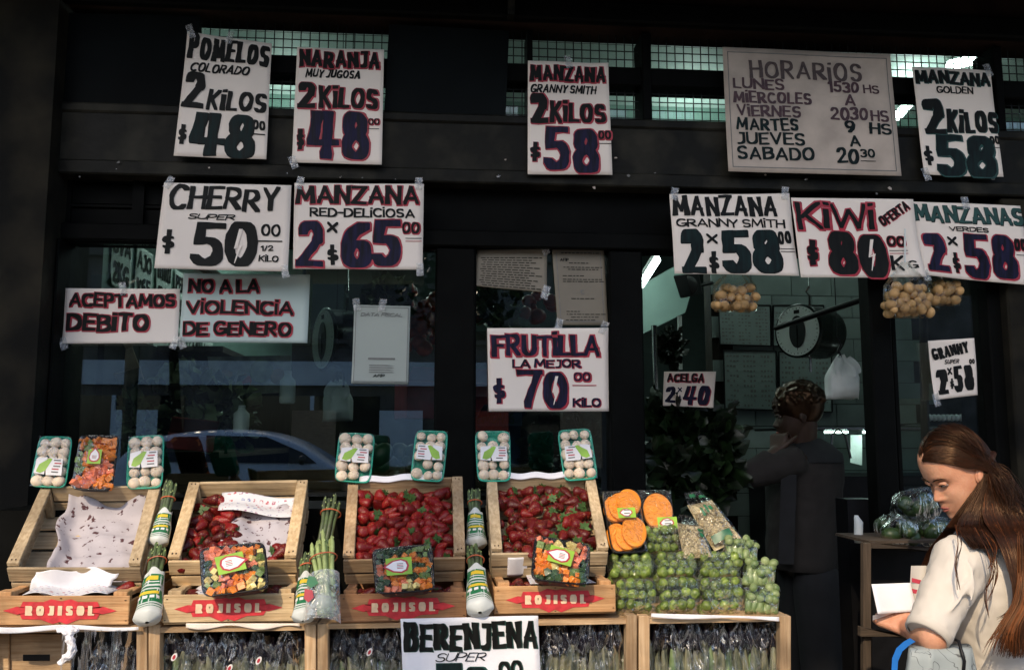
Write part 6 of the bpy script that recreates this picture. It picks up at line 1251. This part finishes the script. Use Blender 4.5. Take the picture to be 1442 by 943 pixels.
def face_parts(HL, s, t, skinm, brow='hair_d'):
    for sd in (1, -1):
        f = lambda x, y, z: HL(x * s, y * s * sd, z * s)
        mb = MB(); mb.loft([[f(.0660, .033, .001)] * 12] + [[f(.0655 + .0165 * math.cos(a), .032 + .0135 * math.sin(a) * math.cos(q), -.001 + .0045 * math.sin(a) * math.sin(q)) for q in [2 * math.pi * k / 12 for k in range(12)]] for a in (1.5, 1.1, .7, .3)], cap=True).mk('eye', M['eyewhite'], t, smooth=True)
        mb = MB(); mb.ball(f(.0772, .031, -.0010), (.0058 * s, .0058 * s, .0045 * s), 10, 8).mk('iris', M['eye'], t, smooth=True)
        up = [f(.0735, .046, .000), f(.0790, .040, .0040), f(.0825, .032, .0042), f(.0825, .025, .0015), f(.0800, .019, -.002)]
        MB().tube(up, [.0008, .0017, .0019, .0016, .0007], 6).mk('eyelash', M['eye'], t, smooth=True)
        lid = [[f(.0735 + dx, .047, .001 + dz), f(.0795 + dx, .040, .0050 + dz), f(.0830 + dx, .032, .0054 + dz), f(.083 + dx, .024, .0030 + dz), f(.080 + dx, .018, -.001 + dz)] for dx, dz in ((.0005, -.0014), (.0012, .0012), (.0002, .0045), (-.003, .007))]
        MB().loft(lid, cap=False, close=False).mk('eyelid', skinm, t, smooth=True)
        MB().tube([f(.070, .054, .0170), f(.078, .046, .0220), f(.0855, .034, .0225), f(.0885, .022, .0195), f(.0885, .014, .0165)], [.0006, .0017, .0022, .0021, .0012], 6).mk('eyebrow', M[brow], t, smooth=True)
        e0 = f(-.014, .074, -.012); MB().ball(e0, (.017 * s, .008 * s, .026 * s), 14, 10).mk('ear', skinm, t, smooth=True); MB().ball(f(-.010, .080, -.012), (.010 * s, .004 * s, .016 * s), 12, 8).mk('ear_shell', skinm, t, smooth=True)
    def lp(z0, zc, bulge, w_): return MB().tube([HL(a * s, b * s, c * s) for a, b, c in ((.0745, -w_, -.0695), (.0835, -w_ * .6, z0), (.0885 + bulge, -.004, zc), (.0885 + bulge, .004, zc), (.0835, w_ * .6, z0), (.0745, w_, -.0695))], [.0008, .0030, .0036, .0036, .0030, .0008], 8)
    lp(-.0665, -.0645, .0005, .022).mk('upper_lip', M['lip'], t, smooth=True); lp(-.0725, -.0745, -.0005, .020).mk('lower_lip', M['lip'], t, smooth=True)
def cap_seg(mb, a, ra, b, rb, n=16):
    a, b = Vector(a), Vector(b); mb.tube([a, b], [ra, rb], n); mb.ball(a, ra * .999, n, 10); mb.ball(b, rb * .999, n, 10)
def chain(mb, pts):
    for (a, ra), (b, rb) in zip(pts[:-1], pts[1:]): cap_seg(mb, a, ra, b, rb)
def remesh(o, vs, sm=4, disp=0, size=.08):
    m = o.modifiers.new('remesh', 'REMESH'); m.mode = 'VOXEL'; m.voxel_size = vs; m.use_smooth_shade = True
    s = o.modifiers.new('smooth', 'SMOOTH'); s.factor = .5; s.iterations = sm
    if disp:
        tx = bpy.data.textures.new('folds', 'CLOUDS'); tx.noise_scale = size; tx.noise_depth = 2; d = o.modifiers.new('folds', 'DISPLACE'); d.texture = tx; d.strength = disp; d.mid_level = .5; d.texture_coords = 'LOCAL'
def headframe(c, facing, pitch, roll=0):
    f = Vector(facing).normalized(); l = Vector((0, 0, 1)).cross(f).normalized(); u = Vector((0, 0, 1))
    f2 = f * math.cos(pitch) - u * math.sin(pitch); u2 = u * math.cos(pitch) + f * math.sin(pitch)
    return lambda x, y, z: c + f2 * x + l * y + u2 * z
def hand(mb, wrist, palm_dir, nrm, thumb_side, curl, sc=.92):
    """wrist: point; palm_dir: towards the knuckles; nrm: back of the hand; curl list per finger"""
    d = Vector(palm_dir).normalized(); n = Vector(nrm); n = (n - d * n.dot(d)).normalized(); s = d.cross(n) * thumb_side
    W = Vector(wrist)
    for k in range(5):
        o = (k - 2) * .016 * sc; cap_seg(mb, W + s * o * .55 + d * .01, .014 * sc, W + d * .075 * sc + s * o * 1.05, .0115 * sc, 10)
    for k, (off, ln) in enumerate(((.031, .066), (.0105, .074), (-.0105, .069), (-.030, .054))):
        b = W + d * .078 * sc + s * off * sc; dd = d.copy(); nn = n.copy(); r = .0088 * sc
        for seg, f_ in enumerate((.45, .31, .24)):
            a = curl[k] * (.85, 1.15, .8)[seg]; d2 = dd * math.cos(a) - nn * math.sin(a); nn = nn * math.cos(a) + dd * math.sin(a); dd = d2
            e = b + dd * ln * f_ * sc; cap_seg(mb, b, r, e, r * .9, 10); b = e; r *= .9
    b = W + d * .022 * sc + s * .030 * sc; dd = (d * .75 + s * .65 - n * .15).normalized()
    for ln, r0, r1 in ((.036, .0125, .0105), (.030, .0100, .0088), (.022, .0088, .0072)):
        e = b + dd * ln * sc; cap_seg(mb, b, r0 * sc, e, r1 * sc, 10); b = e; dd = (dd - n * .25 - s * .22).normalized()
# ---- the woman
WF = Vector((-.92, .39, 0)).normalized(); WL = Vector((0, 0, 1)).cross(WF)
T0 = P(1390, 780, -.62)
W_ = thing('person', 'woman with long brown hair in a cream T-shirt looking down at a folded paper', 'person', Vector((T0.x + .05, T0.y, 0)))
Hc = P(1348, 665, -.64); HS = .93; HL = headframe(Hc, (-1, -.06, 0), R(27))
body = head_mesh(HL, HS)
nb = P(1386, 768, -.63)
chain(body, [(HL(-.03, 0, -.055), .050), (nb, .052), (nb - Vector((0, 0, .08)), .07)])
def TW(f, l, z): return Vector((T0.x, T0.y, 0)) + WF * f + WL * l + Vector((0, 0, z))
zs = T0.z
cap_seg(body, TW(-.0, .10, zs - .02), .055, TW(-.0, -.10, zs - .02), .055); 
chain(body, [(TW(-.01, 0, zs - .06), .10), (TW(0, 0, zs - .25), .09), (TW(-.01, 0, zs - .42), .11)])
for l in (-1, 1):
    chain(body, [(TW(-.01, l * .075, .80 * zs / 1.2 + .02), .085), (TW(.01, l * .085, .42), .055), (TW(-.02, l * .09, .10), .036)]); chain(body, [(TW(-.02, l * .09, .07), .034), (TW(.10, l * .095, .035), .026)])
SHL, ELL, WRL = P(1354, 792, -.74), P(1314, 896, -.80), P(1279, 884, -.67)
chain(body, [(SHL, .046), (SHL.lerp(ELL, .5), .041), (ELL, .036), (ELL.lerp(WRL, .45), .036), (WRL, .0235)])
SHR, ELR, WRR = P(1420, 792, -.46), P(1372, 905, -.36), P(1300, 880, -.50)
chain(body, [(SHR, .046), (ELR, .036), (WRR, .024)])
hand(body, WRL + Vector((.006, 0, 0)), (P(1247, 864, -.63) - WRL), (-.25, -.8, .35), 1, (1.1, 1.2, 1.25, 1.3))
hand(body, WRR, (P(1272, 862, -.52) - WRR), (.1, .5, .6), -1, (.5, .55, .6, .6))
bo = body.mk('body', M['skin'], W_, smooth=True); remesh(bo, .0034, 3)
face_parts(HL, HS, W_, M['skin'], 'hair_d')
# shirt
def catmull_(p): a, b, c = p; return [(a * (1 - t) ** 2 + b * 2 * t * (1 - t) + c * t * t) for t in [k / 8 for k in range(9)]]
sh = MB()
def tring(z, hw, hd, f0=0, l0=0, n=40): return [TW(f0 + hd * math.cos(q), l0 + hw * math.copysign(abs(math.sin(q)) ** .85, math.sin(q)), z) for q in [2 * math.pi * k / n for k in range(n)]]
sh.loft([tring(zs + .055, .055, .055, -.005), tring(zs + .045, .085, .068, -.01), tring(zs + .02, .145, .085, -.012), tring(zs - .02, .178, .100, -.01), tring(zs - .08, .180, .118, .005), tring(zs - .15, .172, .128, .012), tring(zs - .24, .160, .118, .0), tring(zs - .34, .165, .118, -.005), tring(zs - .46, .185, .125, -.01), tring(zs - .52, .19, .128, -.01)])
def sleeve(mb, a, b, r0, r1, endcap=True):
    a, b = Vector(a), Vector(b); d = (b - a); mb.tube([a - d * .12, a, a + d * .35, a + d * .7, b - d * .03, b], [r0 * .7, r0, (r0 * .55 + r1 * .45) * 1.02, r1 * 1.08, r1 * 1.03, r1], 24)
HEM = P(1306, 892, -.80)
sleeve(sh, SHL + Vector((.01, .01, .012)), HEM, .070, .050); sleeve(sh, SHR, SHR.lerp(ELR, .85), .070, .052)
for (a, b, c_, r_) in (((1374, 790), (1366, 828), (1338, 862), .011), ((1362, 786), (1380, 826), (1360, 862), .010)):
    sh.tube(catmull_([P(*a, -.800), P(*b, -.835), P(*c_, -.838)]), [.002] + [r_ * q_ for q_ in (.35, .55, .65, .65, .6, .5, .3)] + [.002], 10)
so_ = sh.mk('shirt', M['shirt'], W_, smooth=True); remesh(so_, .0050, 5, .018, .075)
dH = (HEM - SHL).normalized(); MB().tube([HEM - dH * .016, HEM + dH * .003, HEM + dH * .004], [.0535, .0520, .046], 30, cap=False).mk('sleeve_hem', M['shirt'], W_, smooth=True)
# drawn folds in the sleeve: soft raised ridges that run from the armpit
for (a, b, c_) in (((1362, 800), (1358, 835), (1330, 868)), ((1350, 790), (1372, 826), (1362, 850)), ((1340, 815), (1335, 850), (1345, 880)), ((1378, 800), (1384, 830), (1368, 858))):
    MB().tube([P(*a, -.815), P(*b, -.842), P(*c_, -.845)], [.002, .010, .002], 8).mk('fold', M['shirt'], W_, smooth=True) if False else None
for (y0, y1) in ((813, 819), (828, 834)):
    MB().grid(lambda u, v: P(1284 + 16 * u, y0 + 4 * u + (y1 - y0) * v, -.655 - .02 * u), 6, 3).mk('shirt_stripe', M['stripe'], W_)
MB().grid(lambda u, v: P(1283 + 22 * u - 3 * v, 796 + 52 * v, -.645 - .028 * math.sin(u * 1.6)), 8, 10).mk('shirt_front', M['shirt'], W_, smooth=True)
tr = MB()
for l in (-1, 1): chain(tr, [(TW(-.01, l * .078, .86), .10), (TW(.01, l * .086, .44), .065), (TW(-.02, l * .09, .12), .055)])
to = tr.mk('trousers', M['denim'], W_, smooth=True); remesh(to, .012, 3)
for l in (-1, 1): MB().ball(TW(.04, l * .095, .04), (.12, .045, .04), 16, 10, Matrix((WF, WL, Vector((0, 0, 1)))).transposed()).mk('shoe', M['shoe'], W_, smooth=True)
# hair
rh = random.Random(4)
def on_head(x, th, side, k=1.07):
    """point on the scalp ellipsoid: th 0 at the top, 90 at ear level"""
    rx = max(.0, 1 - ((x + .008) / .103) ** 2) ** .5
    return HL(x * HS, side * .079 * math.sin(th) * rx * k * HS, (.008 + .116 * math.cos(th) * rx * k) * HS)
def catmull(pts, n=4):
    pts = [Vector(p) for p in pts]; P_ = [pts[0]] + pts + [pts[-1]]; out = []
    for i in range(1, len(P_) - 2):
        for k in range(n):
            t = k / n; a, b, c, d = P_[i - 1:i + 3]; out.append(.5 * ((2 * b) + (c - a) * t + (2 * a - 5 * b + 4 * c - d) * t * t + (3 * b - a - 3 * c + d) * t ** 3))
    return out + [pts[-1]]
hm = {'hair_d': MB(), 'hair_m': MB(), 'hair_l': MB()}
def strand(pts, r, m, n=3):
    q = catmull(pts); N_ = len(q); hm[m].tube(q, [r * (.5 + .5 * min(1, i / 3)) * min(1, (N_ - i) / (N_ * .35)) + .0003 for i in range(N_)], n, cap=False)
def top_path(x0, side, xe, lift=1.0):
    out = []
    for k in range(6):
        a = k / 5; th = R(4 + 92 * a); x = x0 + (xe - x0) * (a ** 1.25); out.append(on_head(x, th, side, (1.06 + .03 * math.sin(a * 3)) * lift + rh.uniform(-.008, .012)))
    return out
for i in range(4600):
    side = 1 if rh.random() < .74 else -1
    x0 = rh.uniform(-.085, .081); xe = -.025 - .075 * (1 - (x0 + .085) / .165) * rh.uniform(.7, 1.1) - rh.uniform(0, .03); xe = max(xe, -.088 + rh.uniform(0, .035)); lift = 1 + (.03 * rh.random() ** 2)
    p = top_path(x0, side, xe, lift); cm = rh.random(); m = 'hair_d' if cm < .76 else 'hair_m'
    if rh.random() < .13 and x0 > .03: m = 'hair_l'
    g = rh.random(); wv = lambda: rh.uniform(-3, 3)
    if side == 1:
        if g < .58:
            a = rh.uniform(0, 1); p += [P(1385 + 54 * a + wv(), 722, -.725), P(1408 + 48 * a + wv(), 765, -.80), P(1427 + 34 * a + wv(), 820, -.832), P(1428 + 40 * a + wv() * 2, 855 + wv(), -.838), P(1414 + 48 * a + wv() * 4, 865 + rh.uniform(0, 62), -.838)]
            if rh.random() < .25: m = 'hair_m'
        elif g < .84:
            a = rh.uniform(0, 1); p += [P(1352 + 50 * a, 728 + 6 * rh.random(), -.725), P(1352 + 55 * a + wv(), 748, -.765), P(1368 + 50 * a + wv(), 770 + wv(), -.80)]; m = 'hair_d' if rh.random() < .8 else 'hair_m'
        else:
            a = rh.uniform(0, 1); p += [P(1340 + 24 * a, 732, -.705), P(1328 + 16 * a, 748, -.68), P(1306 + 18 * a + wv(), 780, -.64), P(1297 + 10 * a + wv(), 800 + 15 * rh.random(), -.62)]; m = rh.choice(('hair_m', 'hair_d', 'hair_m'))
    else:
        a = rh.uniform(0, 1); p += [P(1390 + 45 * a, 720, -.56), P(1405 + 40 * a, 775, -.52), P(1425 + 30 * a, 840 + 60 * rh.random(), -.50)]
    strand(p, rh.uniform(.0006, .0015), m)
for i in range(90):   # copper ends fanning over the back of the shirt
    a = rh.random(); strand([P(1432 + 24 * a, 745 + 50 * rh.random(), -.81), P(1432 + 22 * a, 818, -.834), P(1424 + 28 * a, 850, -.842), P(1402 + 36 * a, 885, -.845), P(1386 + 54 * a + rh.uniform(-6, 6), 892 + 32 * rh.random(), -.845)], rh.uniform(.0004, .0010), 'hair_l' if rh.random() < .6 else 'hair_m')
for pts in (((1346, 738), (1352, 765), (1345, 795), (1350, 830)), ((1372, 742), (1392, 775), (1398, 805), (1388, 835), (1393, 870)), ((1380, 745), (1398, 780), (1402, 812), (1392, 845)), ((1388, 748), (1402, 770), (1394, 800))):
    for k in range(5): strand([P(x + rh.uniform(-3, 3), y, (-.80, -.845, -.862, -.866, -.866)[j]) for j, (x, y) in enumerate(pts)][:4] + ([P(*pts[4], -.865)] if len(pts) > 4 else []), .0006, 'hair_m' if k < 4 else 'hair_l')
for i in range(900):   # swept hair that covers the temple
    a = rh.random(); j = lambda: rh.uniform(-.0025, .0025)
    f_ = lambda x, y, z: HL((x + j()) * HS, (y + j()) * HS, (z + j()) * HS)
    strand([f_(.081 - .014 * a, .006 + .006 * a, .079 + .016 * a), f_(.072 - .022 * a, .046 - .004 * a, .071 + .026 * a), f_(.046 - .03 * a, .075 - .008 * a, .053 + .034 * a), f_(.018 - .03 * a, .084 - .002 * a, .027 + .032 * a), f_(-.018 - .02 * a, .089, .004 + .016 * a), f_(-.040 - .02 * a, .087, -.030)], rh.uniform(.0005, .0012), 'hair_d' if rh.random() < .7 else 'hair_m')
for i in range(130):   # flyaway hairs
    x0 = rh.uniform(-.08, .07); xe = -.03 - .05 * rh.random(); p = top_path(x0, 1, xe, 1.04 + .09 * rh.random() ** 2); e = p[-1]
    p += [e + Vector((rh.uniform(.0, .05), rh.uniform(-.03, .01), -rh.uniform(.03, .07))), e + Vector((rh.uniform(.01, .10), rh.uniform(-.04, .0), -rh.uniform(.08, .16)))]
    strand(p, rh.uniform(.0003, .0006), rh.choice(('hair_m', 'hair_d', 'hair_d', 'hair_m')))
for k, mb_ in hm.items(): mb_.mk('hair', M[k], W_, smooth=True)
cap_ = MB()
def capg(u, v):
    x0 = .082 - .174 * u; th = R(-96 + 192 * v); side = 1 if v > .5 else -1; xe = -.022 - .075 * u; a = abs(th) / R(96); x = x0 + (min(x0, xe) - x0) * a ** 1.25
    return on_head(x, abs(th), side, 1.065)
cap_.grid(capg, 30, 40).mk('hair_cap', M['hair_d'], W_, smooth=True)
hv = MB(); chain(hv, [(HL(-.03, 0, .01), .064), (HL(-.04, 0, -.05), .054), (P(1400, 748, -.640), .052), (P(1435, 800, -.64), .035), (P(1446, 850, -.64), .03)]); chain(hv, [(P(1378, 738, -.66), .040), (P(1395, 765, -.68), .035)])
ho = hv.mk('hair_mass', M['hair_d'], W_, smooth=True); remesh(ho, .006, 6)
# folded paper in her hand
pp = MB().grid(lambda u, v: P(1227 + 55 * u + 9 * v, 822 - 2 * u + 42 * v - 2 * u * v, -.655 + .01 * math.sin(u * 3) - .015 * v), 10, 10).mk('folded_paper', M['paper_w'], None, smooth=True)
tag(pp, 'white folded paper held in the woman\'s left hand', 'paper'); sd = pp.modifiers.new('thickness', 'SOLIDIFY'); sd.thickness = .0012
p2 = MB().grid(lambda u, v: P(1240 + 50 * u + 6 * v, 824 + 1 * u + 38 * v, -.640 + .012 * math.sin(u * 3)), 8, 8).mk('folded_paper', M['paper'], None, smooth=True); tag(p2, 'second paper leaf just behind the folded paper in the woman\'s hand', 'paper')
p3_ = MB().grid(lambda u, v: P(1229 + 34 * u, 866 - 8 * u + 7 * v - 4 * u * v, -.66 + .012 * v), 6, 4).mk('paper_corner', M['paper_w'], None, smooth=True); tag(p3_, 'creased lower paper corner curling under the woman\'s hand', 'paper')
# tote bag
def scribble(name):
    m, nt, b = newmat(name); L = nt.links.new; tc = N(nt, 'ShaderNodeTexCoord'); n1 = N(nt, 'ShaderNodeTexNoise'); n1.inputs['Scale'].default_value = 13; n1.inputs['Detail'].default_value = 1.5; n1.inputs['Distortion'].default_value = 2.5
    L(tc.outputs['Object'], n1.inputs['Vector']); cr = N(nt, 'ShaderNodeValToRGB'); cr.color_ramp.elements[0].position = .475; cr.color_ramp.elements[0].color = (.30, .34, .34, 1); cr.color_ramp.elements[1].position = .51; cr.color_ramp.elements[1].color = (.30, .34, .34, 1); e = cr.color_ramp.elements.new(.492); e.color = (.03, .03, .035, 1)
    L(n1.outputs['Fac'], cr.inputs[0]); L(cr.outputs[0], b.inputs['Base Color']); b.inputs['Roughness'].default_value = .6; return m
tb = thing('tote_bag', 'grey shoulder bag with black scribbled lines under the woman\'s arm', 'bag', P(1318, 960, -.80))
mb = MB(); rings = []
for j in range(13):
    v = j / 12; w_ = .078 + .035 * v; d_ = .035 + .03 * v; c = P(1318 + 6 * v, 908 + 175 * v, -.775)
    rings.append([c + Vector((w_ * math.copysign(abs(math.cos(q)) ** .7, math.cos(q)) + .004 * math.sin(q * 5 + v * 6), -.02 + d_ * math.sin(q) + .004 * math.sin(q * 7 + v * 5), .004 * math.sin(3 * q))) for q in [2 * math.pi * k / 40 for k in range(40)]])
mb.loft(rings).mk('bag_body', scribble('scribbled_grey_cloth'), tb, smooth=True)
M['blue'] = mat('blue_webbing', (.01, .16, .55), .6, .1, 30)
MB().loft([[P(x + dx * .9, y + dx * .55, -.80 + dy) for dx, dy in ((-4, 0), (5, 0), (5, .004), (-4, .004))] for x, y in ((1285, 900), (1276, 905), (1266, 914), (1260, 928), (1259, 945), (1262, 965), (1268, 1000))]).mk('blue_strap', M['blue'], tb, smooth=False)
MB().tube([P(1352, 1000, -.84), P(1358, 930, -.84), P(1350, 902, -.83), P(1340, 898, -.80)], .004, 8).mk('dark_strap', M['black_plastic'], tb, smooth=True)
# ---- the man in the doorway
MX = thing('person', 'man in a grey sweatshirt standing in the doorway with a hand at his chin', 'person', Vector((P(1130, 700, .72).x, .72, 0)))
Mc = P(1121, 583, .70); HM = headframe(Mc, (-1, .25, 0), R(8)); b2 = head_mesh(HM, 1.0)
def Q(x, y, Y=.72): return P(x, y, Y)
chain(b2, [(HM(-.02, 0, -.05), .058), (Q(1128, 635), .062)]); chain(b2, [(Q(1135, 660), .10), (Q(1135, 780), .11)])
EL = Q(1058, 668, .60); HD = Q(1093, 636, .60)
chain(b2, [(Q(1120, 650, .60), .05), (EL, .04), (HD, .026)]); hand(b2, HD, (P(1097, 612, .62) - HD), (-.7, -.6, 0), 1, (.9, 1.1, 1.1, 1.1), .9)
chain(b2, [(Q(1160, 650, .86), .05), (Q(1170, 730, .86), .04), (Q(1150, 790, .8), .028)]); hand(b2, Q(1150, 790, .8), (-.2, 0, -1), (0, -1, 0), 1, (.4, .4, .4, .4), 1.0)
fx = Vector((P(1135, 700, .72).x, .72, .06))
for s_ in (-.09, .09): chain(b2, [(fx + Vector((0, s_, .82)), .085), (fx + Vector((0, s_, .44)), .06), (fx + Vector((.01, s_, .07)), .04)]); chain(b2, [(fx + Vector((.01, s_, .04)), .035), (fx + Vector((-.13, s_, .03)), .03)])
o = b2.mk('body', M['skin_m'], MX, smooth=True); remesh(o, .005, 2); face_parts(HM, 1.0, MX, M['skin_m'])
sw = MB(); cx_ = Q(1133, 700)
def mring(py, wpx, dd, dx=0, n=32): c = Q(1133 + dx, py); return [c + Vector((wpx / 345 / 2 * math.cos(q), dd * math.sin(q), 0)) for q in [2 * math.pi * k / n for k in range(n)]]
sw.loft([mring(618, 34, .05, 4), mring(626, 62, .085, 4), mring(640, 92, .155, 4), mring(665, 104, .18, 0), mring(710, 100, .17, -2), mring(760, 98, .165, -4), mring(795, 96, .165, -4), mring(800, 92, .16, -4)])
sleeve(sw, Q(1122, 648, .60), EL.lerp(Q(1122, 648, .60), .02), .068, .055); sw.ball(EL, .054, 14, 10); sleeve(sw, EL, EL.lerp(HD, .8), .052, .040); sleeve(sw, Q(1162, 648, .86), Q(1166, 770, .84), .065, .048)
o = sw.mk('sweatshirt', M['sweat'], MX, smooth=True); remesh(o, .009, 4, .016, .09)
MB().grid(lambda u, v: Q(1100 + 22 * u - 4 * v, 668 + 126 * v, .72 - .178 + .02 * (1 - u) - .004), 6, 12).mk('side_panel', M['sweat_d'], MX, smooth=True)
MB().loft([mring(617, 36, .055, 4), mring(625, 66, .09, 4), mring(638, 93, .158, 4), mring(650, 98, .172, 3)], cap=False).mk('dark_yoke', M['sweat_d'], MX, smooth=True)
tr = MB()
for s_ in (-.085, .085): chain(tr, [(fx + Vector((0, s_, .84)), .10), (fx + Vector((0, s_, .44)), .075), (fx + Vector((.01, s_, .10)), .06)])
o = tr.mk('trousers', M['sweat_d'], MX, smooth=True); remesh(o, .015, 3)
hb = MB(); hb.ball(HM(-.018, 0, .035), (.104, .088, .098), 26, 18, None)
for i in range(260):
    d = Vector((rh.gauss(-.25, .6), rh.gauss(0, .7), abs(rh.gauss(.4, .6)))).normalized(); hb.ball(HM(-.020 + d.x * .102, d.y * .086, .040 + d.z * .092), rh.uniform(.009, .015), 8, 6)
o = hb.mk('hair', M['hair_d'], MX, smooth=True); remesh(o, .005, 1)
